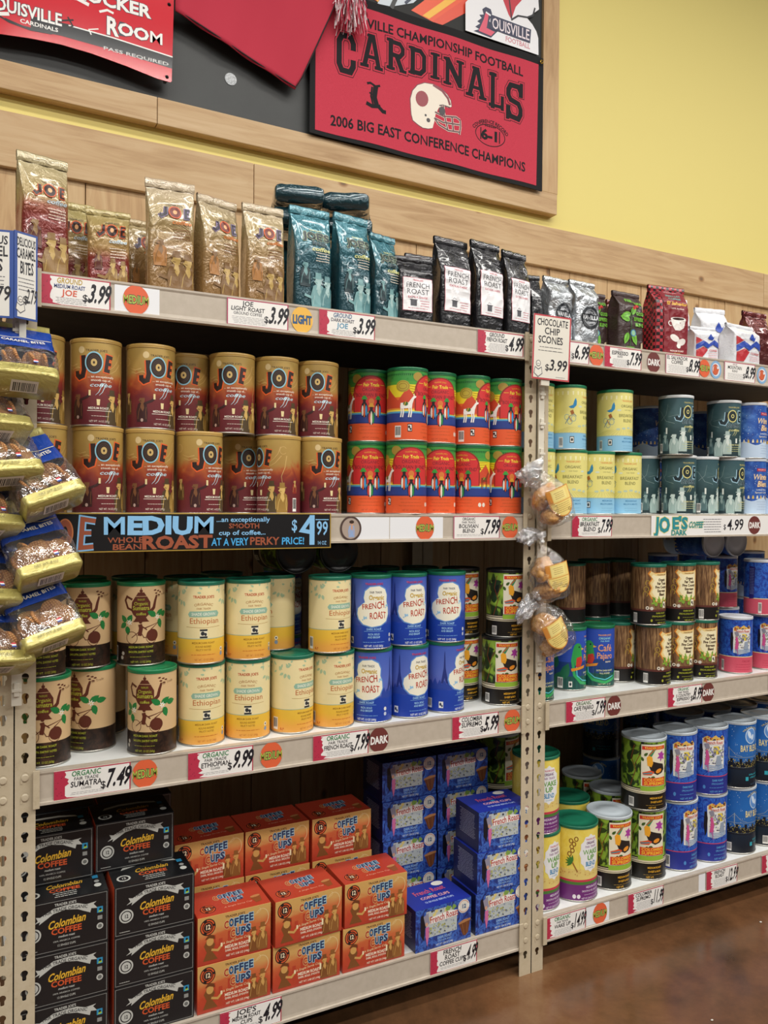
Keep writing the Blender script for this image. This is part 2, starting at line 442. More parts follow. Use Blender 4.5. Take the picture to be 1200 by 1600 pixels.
t = thing('shelf_post', 'beige slotted post of the neighbouring bay at the far left edge', 'shelving post', (-.018, 0, 0))
put('post', post_mesh(-.0045, 1, rivets=RV), t, (0, -.0012, 0))

# ------------------------------------------------------------ coffee cans: what is printed on each kind (mm, label centre at x = 0)
def gradient_label(name, stops, zmax, wob=0.0, nscale=22, extra=None):
    w = NT(name); co = w.coord(); z = w.math('DIVIDE', w.sep(co)[2], zmax)
    if wob: z = w.math('ADD', z, w.math('MULTIPLY', w.math('SUBTRACT', w.noise(co, nscale, 2, 0.5, 1.5), 0.5), wob))
    w.l(w.ramp(z, stops), w.b.inputs['Base Color']); w.set(Roughness=0.36); return w.m
def mottled(name, stops, scale, stretch=(1, 1, 1), dist=0.5, detail=4, rough=0.4):
    w = NT(name); w.l(w.ramp(w.noise(w.coord(stretch), scale, detail, 0.6, dist), stops), w.b.inputs['Base Color']); w.set(Roughness=rough); return w.m
G_JOE = gradient_label('gold_to_maroon_print', ((0.0, '#5e2229'), (0.36, '#6e2a2c'), (0.48, '#8a3828'), (0.56, '#a8562e'), (0.66, '#a98648'), (1.0, '#b39652')), 0.1755, 0.34)
G_DARKJ = gradient_label('slate_green_print', ((0.0, '#26383c'), (0.4, '#2d4548'), (0.7, '#456266'), (0.85, '#3b585d'), (1.0, '#35525a')), 0.1755, 0.35)
G_FRENCH = gradient_label('blue_dusk_print', ((0.0, '#1a3a9a'), (0.33, '#1f43a6'), (0.36, '#5e62b4'), (0.55, '#5a6fc0'), (1.0, '#3f5cb4')), 0.1755, 0.06, 40)
G_BEANS = mottled('coffee_bean_print', ((0.35, '#140d0a'), (0.5, '#2c1d15'), (0.62, '#412a1e')), 60)
G_BARK = mottled('bark_print', ((0.3, '#3a2717'), (0.48, '#6e4e33'), (0.62, '#96754f'), (0.75, '#b7966b')), 60, (3.2, 3.2, 0.35))
G_WINTER = mottled('winter_sky_print', ((0.35, '#1c3f8c'), (0.5, '#2b57a8'), (0.66, '#4f7dc4')), 30)
G_SWIRL = mottled('blue_swirl_print', ((0.35, '#1d3088'), (0.48, '#244fb0'), (0.56, '#346cc8'), (0.66, '#2046a4')), 45, (1, 1, 0.8), 2.2, 2)
G_SWIRLD = mottled('deep_blue_swirl_print', ((0.35, '#1a2168'), (0.5, '#232f86'), (0.6, '#2f45a0')), 40, (1, 1, 0.8), 2.0, 2)
G_JUNGLE = mottled('jungle_print', ((0.36, '#141c0e'), (0.46, '#33491c'), (0.52, '#7da034'), (0.66, '#8fb23c')), 26, (1, 1, 0.7), 1.6, 2)
G_YEL = mottled('yellow_rays_print', ((0.3, '#e2c94a'), (0.6, '#e8d56a')), 40)
G_ETHI = mottled('pale_cream_print', ((0.3, '#e3d5a0'), (0.7, '#ead9a6')), 20)
G_ETHY = gradient_label('yellow_to_orange_print', ((0.0, '#e0a04e'), (0.10, '#e3a548'), (0.2, '#e3b63e'), (0.36, '#e6bd45'), (1.0, '#e6bd45')), 0.1755)
G_BAY = gradient_label('night_sky_print', ((0.0, '#0d1620'), (0.38, '#16283a'), (0.42, '#2a64a8'), (0.7, '#1f66b2'), (1.0, '#1b5ca6')), 0.2065, 0.05, 60)

def art_joe():
    a = Art(); tan = '#c9a768'
    for pts in ([(-60, 118), (-48, 114), (-34, 118), (-22, 113)], [(26, 112), (40, 122), (50, 134), (56, 150)], [(-64, 126), (-50, 121), (-36, 124)], [(28, 105), (44, 114), (58, 130)], [(62, 60), (58, 84), (66, 104), (70, 130)]):
        a.l(pts, 1.3, tan, (0.4, 1.5))
    a.ring(-74, 140, 9, 9, 1.3, tan, a0=-120, a1=200); a.ring(62, 142, 8, 9, 1.2, tan, a0=30, a1=320)
    a.e(-26, 152, 6.5, 7, '#d8c08c', 22)
    a.t("TRADER JOE'S", 4, 149, 4.2, '#4a3a22', w=42, bold=.02)
    # J O E
    J = [(-22, 141), (-20.5, 112), (-23, 100), (-30, 97), (-35.5, 102), (-36, 110)]
    a.l(J, 15, '#e0602c'); a.l(J, 9.5, '#2f201c')
    E = [(30, 111), (22, 112.5), (26, 140), (36, 138)]
    a.l(E, 12, '#e0602c'); a.l([(23, 126), (34, 125)], 12, '#e0602c'); a.l(E, 7.5, '#35241f'); a.l([(24, 126), (33, 125)], 6.5, '#35241f')
    a.e(-1, 127, 17.5, 22, '#8fc6d8', 36); a.e(-1, 127, 15, 19.4, '#2f211c', 36); a.ring(-1, 127, 11.5, 15, .7, '#5b463b'); a.ring(-1, 127, 8.5, 11.5, .6, '#5b463b')
    a.e(-1, 127, 6, 7.5, '#c9ab6c', 20); a.e(-1, 127, 2, 2.8, '#3a2a20', 10)
    a.t("... an exceptionally", 13, 97, 4.2, '#eee3cf', w=52, bold=.02); a.t("smooth cup of...", 14, 90, 4.4, '#eee3cf', w=42, bold=.02)
    a.t("coffee", 12, 79, 7.5, '#b9d4dc', w=44, bold=.02, shear=.45)
    for q in (8, 15): a.l([(q + 8, 86), (q, 68), (q - 6, 62)], 1.8, '#b9d4dc', (1, .3))
    a.person(-34, 14, 58, '#3b1f1e', '#7a5134', False); a.l([(-28, 52), (-14, 58), (-10, 62)], 5, '#3b1f1e'); a.r(-11, 61, -7, 72, '#e3d09a')
    a.person(36, 4, 68, '#4f4028', '#cdaa62'); a.person(60, 2, 66, '#9a783a', '#d6b36a', True)
    a.person(-70, 30, 52, '#5b4427', '#c3a260', False)
    a.p([(4, 54), (11, 54), (10, 42), (5, 42)], '#e3d09a')
    a.t("MEDIUM ROAST", 8, 34, 4.4, '#ede4d4', w=40, bold=.03); a.r(-14, 30.5, 34, 31.5, '#ede4d4')
    a.fine(-10, 32, 20, 1, 3, '#e3d3c5', .9); a.t("NET WT. 14 OZ (397g)", 10, 8, 4, '#e3d3c5', w=40)
    a.e(-34, 18, 3, 3.6, '#b79c90', 10)
    a.barcode(86, 6, 97, 36); a.person(92, 46, 34, '#8a3026', '#c3a260')
    return a
def art_joedark():
    a = Art(); pale = '#8fa6a4'
    for pts in ([(-110, 142), (-84, 128), (-66, 100), (-40, 92)], [(-60, 150), (-66, 118), (-84, 102)], [(-60, 112), (-30, 118), (-10, 110)]): a.l(pts, 1.0, pale, (.5, 1))
    a.t("TRADER JOE'S", 6, 151, 4, '#c9bb6e', w=40, bold=.02)
    J = [(-18, 138), (-20, 112), (-25, 104), (-33, 106), (-36, 113)]
    a.l(J, 14, '#9fc6d8'); a.l(J, 9, '#1c2a30')
    a.e(-1, 126, 15, 19, '#d8cf83', 32); a.e(-1, 126, 12.5, 16, '#232e30', 32); a.e(-1, 126, 5, 6, '#d8cf83', 16); a.e(-1, 126, 3, 3.6, '#1c2a30', 12)
    E = [(31, 110), (22, 111), (23, 139), (33, 139)]
    a.l(E, 11, '#9fc6d8'); a.l([(23, 125), (31, 125)], 11, '#9fc6d8'); a.l(E, 6.5, '#1c2a30'); a.l([(23, 125), (31, 125)], 6, '#1c2a30')
    a.t("DARK", 4, 92, 12, '#1c2a30', w=46, bold=.05, out=('#b9d4dc', .05)); a.t("coffee", 6, 80, 7, '#d3cd84', w=40, shear=.4, bold=.02)
    for q in (4, 11): a.l([(q + 8, 86), (q, 72), (q - 5, 66)], 1.6, '#d3cd84', (1, .3))
    a.person(-42, 4, 66, '#9ab0ab', '#c3d2cc', False); a.person(-16, 10, 68, '#a9bcb6', '#d3ddd6'); a.person(-68, 12, 54, '#4f6b6d', '#93aaa6'); a.r(-66, 62, -61, 80, '#dfe5dc')
    a.person(-92, 20, 50, '#3e595c', '#88a09d', False); a.r(10, 44, 16, 58, '#dfe5dc'); a.person(34, 6, 60, '#7f9893', '#c3d2cc')
    a.t("DARK ROAST", 8, 36, 4.4, '#d6d39a', w=40, bold=.03); a.fine(-20, 34, 30, 3, 6, '#c6c78e', 1.2, 3)
    a.barcode(-88, 6, -77, 34); return a
def art_bolivian():
    a = Art()
    a.scatter(-155, 155, 145, 165, 40, 1, 3.5, '#2f8a34', 4, .5)
    for k in range(62): a.p([(-155 + k * 5, 160), (-153 + k * 5, 154), (-151 + k * 5, 160)], '#1c5a2c') if k % 1 == 0 else None
    for cx in (0,):
        a.p([(-120, 128), (-88, 96), (-64, 128), (-46, 104), (-46, 78), (-130, 78)], '#c8492e'); a.p([(130, 130), (96, 96), (66, 126), (46, 104), (46, 78), (134, 78)], '#c8492e')
    a.e(-76, 130, 17, 14, '#b7a23a', 22); a.ring(-76, 130, 15, 12, 1, '#8a6b24'); a.ring(-76, 130, 10, 7, 1, '#8a6b24'); a.e(-38, 153, 13, 11, '#a58a3a', 18); a.e(78, 150, 14, 11, '#9c9a3c', 18)
    for q in (0, 6, 12): a.l([(42, 130 - q), (74, 132 - q)], 1, '#a5821e'); a.l([(-42, 128 - q), (-60, 131 - q)], 1, '#a5821e')
    arch = [(-44, 72)] + [(-44 * math.cos(math.radians(t)), 118 + 40 * math.sin(math.radians(t))) for t in range(0, 181, 12)] + [(44, 72)]
    a.p([(x * 1.07, y + (3 if y > 73 else 0)) for x, y in arch], '#8e2a22'); a.p(arch, '#cd3434')
    a.p([(-52, 112), (-42, 128), (-38, 116)], '#a82c24'); a.p([(52, 112), (42, 128), (38, 116)], '#a82c24')
    a.t("TRADER JOE'S", 0, 148, 3.6, '#e8a63c', w=30, bold=.02, arc=60); a.t("Fair Trade", 0, 134, 8, '#e9cf3c', w=40, bold=.05); a.l([(-36, 138), (-23, 138)], 1, '#e9cf3c'); a.l([(23, 138), (36, 138)], 1, '#e9cf3c')
    a.t("ORGANIC", 0, 122, 8, '#7c2430', w=46, bold=.0); a.t("BOLIVIAN BLEND", 0, 109, 8.5, '#7c2430', w=78, bold=0)
    a.e(0, 97, 7, 8, '#d17a3a', 16)
    # people in striped ponchos
    for x, y, hat in ((-17, 66, '#3b9a3e'), (0, 48, '#d9a036'), (17, 66, '#2f8a3a')):
        a.e(x, y + 12, 8.5, 19, '#20262c', 16)
        for j, c in enumerate(('#e6e2d8', '#d85a28', '#3c9ad2')): a.e(x + (j - 1) * 4.4, y + 9, 2.4, 17 - abs(j - 1) * 4, c if hat != '#d9a036' else ('#c23a34', '#e4ddc9', '#2f8f4a')[j], 10)
        a.e(x, y + 33, 4, 4.6, '#2b2020', 10); a.p([(x - 8, y + 36), (x + 8, y + 36), (x + 3, y + 45), (x - 3, y + 45)], hat)
    def camelid(x, y, c, s=1.0):
        q = lambda l: [(x + u * s, y + v * s) for u, v in l]
        a.p(q([(-16, 18), (-15, 28), (4, 29), (12, 40), (17, 46), (23, 44), (22, 41), (17, 38), (13, 26), (12, 16), (-14, 14)]), c)
        for u in (-14, -9, 5, 10): a.l(q([(u, 16), (u + 1, 6), (u - 1, -6)]), 3 * s, c)
        a.l(q([(17, 45), (16, 49)]), 1.8 * s, c); a.e(x - 3 * s, y + 26 * s, 6 * s, 5 * s, '#3f6b2c', 12); a.l(q([(-6, 22), (-3, 31)]), 2 * s, '#d9a036')
    camelid(-66, 62, '#ece8df'); camelid(64, 70, '#7a3a22', .8)
    a.fine(-32, 32, 36, 3, 8, '#c0562a', 1.4, 5); a.t("NET WT. 13 OZ (369g)", 0, 8, 4, '#b24a24', w=42)
    a.r(-64, 22, -53, 40, '#2b2a2a'); a.r(-62.6, 24, -54.4, 38, '#e9e6df'); a.e(-60, 33, 2.6, 3.4, '#2b2a2a', 10); a.e(-57, 28, 2.2, 3, '#2b2a2a', 10)
    a.barcode(-96, 8, -80, 36, 3); a.e(48, 24, 4.6, 5.5, '#e6dccb', 14); a.e(60, 24, 4.6, 5.5, '#e6dccb', 14)
    return a
def art_breakfast():
    a = Art()
    for x in range(-150, 150, 14): a.p([(x, 158), (x + 5, 158), (x + 4, 148), (x + 1, 148)], '#eee9b8')
    a.t("TRADER JOE'S", 0, 141, 4.4, '#d8893c', w=40, bold=.03); a.t("ORGANIC", 0, 125, 7.5, '#6b6a3a', w=46, bold=.01); a.t("FAIR TRADE", 0, 116, 3, '#8a8a55', w=24)
    a.e(-28, 117, 6, 2.6, '#cfd9c6', 12); a.e(28, 117, 6, 2.6, '#cfd9c6', 12)
    a.t("BREAKFAST", 0, 98, 8.5, '#6b6a3a', w=58, bold=.01); a.t("BLEND", 0, 84, 8.5, '#6b6a3a', w=32, bold=.01)
    for x in (-30, -14, 2, 18, 34): a.e(x, 68 - abs(x) * .15, 6, 3.2, '#b9c9b0' if x % 4 else '#8fb6c9', 12)
    # blue bird above a small cyclist
    a.p([(-62, 116), (-50, 121), (-46, 134), (-42, 140), (-39, 130), (-40, 120), (-48, 112), (-56, 112)], '#2f86b8')
    a.p([(-58, 104), (-50, 108), (-46, 98), (-54, 94)], '#a0622c')
    for cx, cy in ((-66, 88), (-48, 84), (-58, 76)): a.ring(cx, cy, 7, 8, 1.3, '#7ba0a8')
    a.l([(-70, 70), (-60, 90), (-46, 96), (-40, 90)], 2, '#7c8f88'); a.l([(-60, 90), (-54, 76)], 2, '#b8793c')
    for x in range(-80, 60, 9): a.l([(x * .6 - 10, 62), (x * 1.2 - 6, 48)], .7, '#c6bb62')
    a.t("MEDIUM ROAST", 4, 36, 4.4, '#3a7fae', w=36, bold=.03); a.t("MELLOW & SMOOTH", 2, 27, 4.4, '#3a7fae', w=42, bold=.03); a.fine(-20, 26, 17, 2, 7, '#6fa8c9', 1.1, 6)
    a.r(-58, 18, -46, 36, '#3b3b38'); a.r(-56.5, 20, -47.5, 34, '#e9e6df'); a.e(-52, 27, 3, 4.4, '#3b3b38', 12)
    a.barcode(-88, 6, -76, 34, 4)
    for x in range(-154, 154, 5): a.r(x, 44.6, x + 2.6, 46.6, '#6f9cc2')
    return a
def art_winter():
    a = Art(); g = random.Random(9)
    pts = [(-155, 2), (-155, 46)] + [(-155 + i * 10, 48 + 6 * math.sin(i * .9)) for i in range(32)] + [(155, 46), (155, 2)]
    a.p(pts, '#bccfe4'); a.scatter(-150, 150, 56, 158, 130, .5, 1.3, '#c9d8ea', 3, 1, 4)
    a.r(-18, 136, 26, 145, '#b3283c'); a.t("TRADER JOE'S", 4, 138.5, 4, '#e9dfe0', w=38)
    a.t("Winter", 0, 110, 17, '#e9d2a6', w=62, bold=.04, shear=.2, out=('#a8602c', .05)); a.t("Blend", 6, 88, 17, '#e9d2a6', w=48, bold=.04, shear=.2, out=('#a8602c', .05))
    a.t("Limited Edition", 2, 76, 5, '#dfe6ee', w=44, bold=.02); a.t("Spiced Coffee", 2, 67, 5, '#e6dfc0', w=52, bold=.02)
    for x in range(-150, 150, 13): a.p([(x, 50), (x + 7, 50), (x + 5, 60), (x + 2, 60)], '#d8b45a' if x % 2 else '#e6dcc0')
    a.fine(-20, 30, 40, 4, 8, '#8fa8c6', 1.2, 8); a.barcode(-90, 8, -78, 36, 8); return a
def art_sumatra():
    a = Art(); b = '#5b2b1e'; y = '#a8a83a'
    a.p([(-20, 116), (-16, 108), (-10, 102), (10, 102), (16, 108), (19, 118), (19, 134), (12, 146), (-12, 146), (-19, 134)], b)
    a.p([(-11, 147), (11, 147), (6, 155), (-6, 155)], b); a.e(0, 158, 3.4, 3.4, b, 10); a.l([(0, 158), (0, 165)], 1.6, b)
    a.l([(-18, 140), (-30, 146), (-34, 138), (-28, 122), (-19, 118)], 4.4, b); a.l([(18, 112), (27, 122), (30, 136), (34, 148)], 5.5, b, (1.4, .8))
    a.p([(-13, 98), (13, 98), (10, 102), (-10, 102)], b); a.p([(-17, 93), (17, 93), (12, 98), (-12, 98)], b)
    for dx, dy in ((36, 152), (43, 148), (33, 159), (41, 157), (47, 154)): a.leaf(dx, dy, 7, 3.4, 30 + dy, b)
    a.t("TRADER JOE'S", 0, 138, 3.6, y, w=15, bold=.03); a.t("Organic", 0, 128, 7, y, w=29, bold=.03); a.t("Sumatra", 0, 118, 8.5, y, w=34, bold=.05); a.t("coffee", 0, 107, 6, y, w=20, bold=.04)
    a.t("Fair Trade", 48, 146, 5, '#8a6a4c', w=28, rot=12)
    for (x, yy, r) in ((32, 104, 150), (34, 104, 35), (40, 98, -75), (46, 106, 5)): a.leaf(x, yy, 22, 13, r, '#1f7a3c')
    for (x, yy, r) in ((-32, 92, 130), (-32, 90, 215), (-30, 84, -80), (-28, 92, 60)): a.leaf(x, yy, 19, 12, r, '#1f7a3c')
    for fx, fy in ((36, 102), (-24, 92)):
        for k in range(6): a.leaf(fx, fy, 7, 2.6, k * 60 + 15, '#ece8dc')
        a.e(fx, fy, 1.6, 1.6, '#d9c36a', 8)
    # cyclist
    a.ring(-19, 60, 12, 13, 1.1, b); a.ring(22, 60, 12, 13, 1.1, b); a.e(24, 64, 13, 13, b, 18); a.l([(-19, 60), (-2, 74), (6, 60), (22, 60)], 1.6, b)
    a.l([(-3, 64), (0, 80), (-2, 88)], 8, b); a.e(-1, 93, 3.6, 3.8, b, 10); a.l([(-1, 86), (12, 76)], 2.4, b); a.l([(8, 80), (38, 90), (20, 76)], 2.2, b)
    y2 = '#a3a832'
    a.t("MEDIUM DARK ROAST", 0, 38, 4.2, y2, w=52, bold=.04); a.t("SMOOTH, EARTHY NOTES", 0, 28, 4.2, y2, w=52, bold=.04); a.fine(-24, 24, 19, 1, 4, y2, .9, 3); a.t("NET WT. 13 OZ (369g)", 0, 7, 4.2, y2, w=42, bold=.02)
    for q in (0, 9): a.e(-40 - q * .3, 26 - q, 4, 4, '#b9b3a6', 10)
    a.barcode(-72, 8, -60, 40, 2); return a
def art_ethiopian():
    a = Art(); g = '#a6bf9c'
    rr = random.Random(5)
    for i in range(46):
        x = rr.uniform(-150, 150); yy = 162 - abs(rr.gauss(0, 12)); a.leaf(x, yy, rr.uniform(7, 12), 4.6, rr.uniform(0, 360), g)
    for x in (-52, 50, -104, 104): a.leaf(x, 136, 12, 7, 250, g); a.leaf(x + 5, 134, 12, 7, 290, g); a.leaf(x - 6, 137, 11, 6, 210, g)
    a.t("TRADER JOE'S", 0, 141, 5.6, '#b5492c', w=46, bold=.05); a.t("ORGANIC", 0, 126, 5.6, '#a8713c', w=40, arc=70); a.t("FAIR TRADE", 0, 117, 4, '#a8713c', w=30)
    a.p([(-31, 101), (-34, 107), (-30, 113), (30, 114), (35, 108), (31, 101)], '#8fb59f'); a.t("SHADE GROWN", 0, 104, 6.2, '#e9edda', w=52, bold=.04)
    a.t("Ethiopian", 2, 87, 11.5, '#b5612c', w=66, bold=.0); a.l([(-38, 80), (0, 78), (38, 80)], .7, '#a8803c')
    a.r(-8, 56, 8, 75, '#2f3236'); a.r(-8, 60, 8, 71, '#e9e3c9'); a.e(-2, 66, 4, 4.6, '#2f3236', 12); a.e(4, 64, 2.6, 3.6, '#2f3236', 12)
    a.r(-155, 54, 155, 55.4, '#9fb89f')
    a.t("MEDIUM DARK ROAST", 0, 44, 4, '#9a6f24', w=50, bold=.02); a.t("ROUND BODIED", 0, 36, 4, '#9a6f24', w=34, bold=.02); a.t("FRUITY NOTES", 0, 29, 4, '#9a6f24', w=32, bold=.02)
    a.fine(-34, 34, 20, 1, 4, '#c26a2c', 1.2, 2); a.t("NET WT. 12 OZ (340g)", 2, 8, 4.4, '#b9702c', w=42)
    a.e(44, 30, 4, 4.6, '#e9e3d0', 14); a.e(44, 30, 2, 2, '#3a3a3a', 8); a.e(44, 20, 4, 4.6, '#7f93a8', 14); a.barcode(-86, 8, -72, 36, 7); a.scatter(-66, -56, 8, 16, 4, 1.4, 2.4, '#c26a2c', 3); return a
def art_french():
    a = Art()
    for x in range(-150, 151, 12):
        if abs(x) > 36: a.p([(x - 7, 58), (x - 6, 72 + (x * 7) % 11), (x, 80 + (x * 5) % 9), (x + 6, 70), (x + 7, 58)], '#2c479f')
    for tx in (-54, 62):
        a.p([(tx - 9, 74), (tx - 2.4, 112), (tx - 1, 148), (tx, 156), (tx + 1, 148), (tx + 2.4, 112), (tx + 9, 74), (tx + 4, 74), (tx, 88), (tx - 4, 74)], '#27367c')
    bub = [(-40, 72), (-44, 84), (-42, 97), (-30, 108), (-24, 112), (-27, 122), (-24, 138), (-12, 148), (10, 150), (26, 142), (32, 128), (31, 112), (36, 98), (37, 82), (30, 66), (14, 57), (-8, 54), (-28, 60)]
    a.p([(x * 1.07, 100 + (y - 100) * 1.06) for x, y in bub], '#5f8fce'); a.p(bub, '#ece9d6')
    a.t("TRADER JOE'S", -2, 153, 4.6, '#c23a58', w=44, bold=.04); a.t("FAIR TRADE", 2, 133, 5, '#3a3a4a', w=30, bold=.02); a.t("Organic", 4, 118, 10.5, '#c3a23a', w=38, bold=.06)
    a.t("FRENCH", -3, 97, 14, '#b5402c', w=56, bold=.03, rot=3, jit=.8, warp=lambda x, y: (x, y * (1 + .2 * math.sin(x * .09)))); a.t("ROAST", 8, 73, 15, '#b5402c', w=42, bold=.03, jit=.8, warp=lambda x, y: (x, y * (1 + .15 * math.cos(x * .1))))
    a.scatter(-30, -20, 70, 78, 7, 1, 3, '#8fc0e0', 2); a.scatter(24, 34, 96, 106, 4, 1, 3, '#8fc0e0', 5)
    a.t("DARK ROAST", -2, 46, 5, '#9cc8ea', w=36, bold=.04); a.r(-26, 43, 22, 43.8, '#7fb0e0'); a.t("RICH, BOLD", -2, 34, 4.6, '#9cc8ea', w=28, bold=.04); a.t("AND BRIGHT", -2, 27, 4.6, '#9cc8ea', w=30, bold=.04)
    a.fine(-30, 26, 17, 1, 4, '#7fb0e0', 1, 4); a.t("NET WT. 13 OZ (369g)", -2, 6, 5, '#dfe6f0', w=48, bold=.02)
    a.r(-68, 12, -57, 28, '#dfe0dc'); a.e(-64, 21, 2.8, 4, '#23304c', 12); a.e(-60, 17, 2, 3, '#23304c', 10); a.e(46, 32, 4, 4.6, '#dfe0dc', 12); a.e(46, 20, 4, 4.6, '#bcc6dc', 12); a.barcode(-104, 10, -88, 34, 6); return a
def _supremo(a, s, H):
    y0 = H * .28
    q = lambda v: y0 + v * s
    R_ = lambda x0, v0, x1, v1, c: a.r(x0 * s, q(v0), x1 * s, q(v1), c)
    for cx in (0,):
        for x, v, l, w_, r in ((-70, 70, 34, 18, 60), (-58, 40, 36, 20, 100), (-88, 30, 34, 18, 70), (-62, 92, 26, 14, 10), (-84, 84, 30, 16, 140), (-50, 10, 34, 18, 130), (62, 60, 30, 16, 70), (60, 30, 32, 18, 110), (80, 80, 30, 18, 60)):
            a.leaf(x * s, q(v), l * s, w_ * s, r, '#243a1a' if x % 4 else '#31521f')
        a.l([(-50 * s, q(112)), (-58 * s, q(80)), (-46 * s, q(50)), (-60 * s, q(8))], 1.8 * s, '#7c3a22'); a.l([(-50 * s, q(60)), (-36 * s, q(90))], 1.5 * s, '#7c3a22')
    R_(-33, 12, 34, 116, '#e3dcc4'); R_(-31, 103, 32, 112, '#cf3a28'); a.t("TRADER JOE'S", 0, q(105), 5 * s, '#eab23c', w=50 * s, bold=.05)
    a.e(20 * s, q(88), 7 * s, 9 * s, '#a83c9a', 12)
    for k in range(6): a.leaf(20 * s, q(86), 14 * s, 6 * s, k * 60 + 20, '#a83c9a')
    a.p([(x * s, q(v)) for x, v in ((-14, 62), (-4, 74), (10, 70), (26, 66), (30, 52), (22, 44), (8, 40), (-8, 48))], '#26201e')
    a.p([(x * s, q(v)) for x, v in ((-18, 64), (-20, 84), (-12, 92), (-6, 84), (-4, 70), (-8, 60))], '#e8a42c')
    a.p([(x * s, q(v)) for x, v in ((-16, 90), (-6, 103), (4, 106), (-2, 96), (-8, 86))], '#3c8a5a'); a.l([(-14 * s, q(90)), (0, q(104))], 2 * s, '#cf4a28')
    a.e(12 * s, q(50), 9 * s, 5 * s, '#e8922c', 14, 20); a.p([(x * s, q(v)) for x, v in ((-30, 46), (-10, 52), (0, 48), (-8, 40), (-28, 40))], '#d8542c'); a.l([(-28 * s, q(43)), (-6 * s, q(46))], 3 * s, '#3c8a9a')
    for k, (x, v) in enumerate(((-26, 88), (-28, 74), (2, 34), (-12, 36))): a.leaf(x * s, q(v), 12 * s, 7 * s, 40 + 70 * k, '#3c5a24')
    R_(-30, 13, 34, 33, '#d2452a'); a.t("COLOMBIA", 2 * s, q(24.5), 7 * s, '#f0b63a', w=56 * s, bold=.06); a.t("SUPREMO", 2 * s, q(15), 7.6 * s, '#f0b63a', w=56 * s, bold=.06)
    R_(-34, 0, 36, 11, '#8fb53a')
    a.t("MEDIUM ROAST", 8 * s, H * .165, 4.6 * s, '#dba32c', w=38 * s, bold=.05); a.t("SWEET & RICH", 8 * s, H * .11, 4.6 * s, '#dba32c', w=34 * s, bold=.05); a.fine(-22 * s, 34 * s, H * .075, 1, 3, '#a8863a', 1, 3); a.t("NET WT.", -4 * s, H * .03, 4.6 * s, '#dba32c', w=20 * s, bold=.04)
    a.barcode(-64 * s, H * .035, -50 * s, H * .17, 5); return a
def art_supremo(): return _supremo(Art(), 1.0, 172)
def art_supremo_big(): return _supremo(Art(), 1.16, 203)
def art_pajaro():
    a = Art()
    for x, yy, r in ((-130, 120, 60), (-110, 60, 100), (-90, 30, 70), (-120, 20, 40), (100, 110, 60), (120, 50, 80), (90, 20, 120)): a.leaf(x, yy, 50, 26, r, '#1d6b4a')
    for x in range(-150, 150, 13): a.p([(x, 4), (x + 4, 40 + (x * 7) % 23), (x + 9, 4)], '#0f4640')
    a.l([(-56, 118), (-62, 84), (-56, 44), (-36, 22), (0, 14), (34, 24), (48, 46)], 8, '#2fa05a'); a.l([(-50, 66), (-48, 42), (-30, 28), (0, 22), (30, 32)], 3, '#57c0c6')
    a.e(-46, 118, 13, 15, '#2f9a4a', 18); a.p([(-58, 112), (-44, 104), (-34, 112), (-30, 90), (-38, 72), (-54, 70), (-60, 88)], '#2f9a4a'); a.p([(-50, 92), (-34, 96), (-30, 82), (-36, 68), (-52, 66)], '#c0392c')
    a.e(-42, 122, 2.4, 2.6, '#101820', 8); a.p([(-34, 120), (-24, 116), (-34, 113)], '#e0b23a'); a.p([(-66, 62), (-20, 70), (-24, 62), (-64, 54)], '#d88a2c')
    a.t("TRADER JOE'S", 0, 147, 4.4, '#e0a04a', w=42, bold=.04); a.t("ORGANIC", 0, 137, 6, '#8fd0d8', w=38, bold=.04); a.t("FAIR TRADE", 0, 130, 4, '#8fd0d8', w=28, bold=.03)
    a.t("Café", 0, 104, 19, '#e3a06a', w=44, bold=.02, jit=.7); a.t("Pajaro", 0, 82, 17, '#e3a06a', w=50, bold=.02, jit=.7); a.t("BLEND", 10, 71, 4, '#e6dcc6', w=18, bold=.04)
    a.t("EXTRA DARK ROAST", 0, 46, 4.4, '#d8dcb0', w=50, bold=.03); a.t("FULL BODIED", 0, 38, 4.4, '#d8dcb0', w=32, bold=.03); a.t("NET WT. 13 OZ", 0, 7, 4, '#d8dcb0', w=40)
    a.barcode(-104, 6, -88, 36, 9); a.r(-72, 10, -62, 26, '#e3e1da'); a.e(-67, 18, 3, 4.6, '#23303c', 12); return a
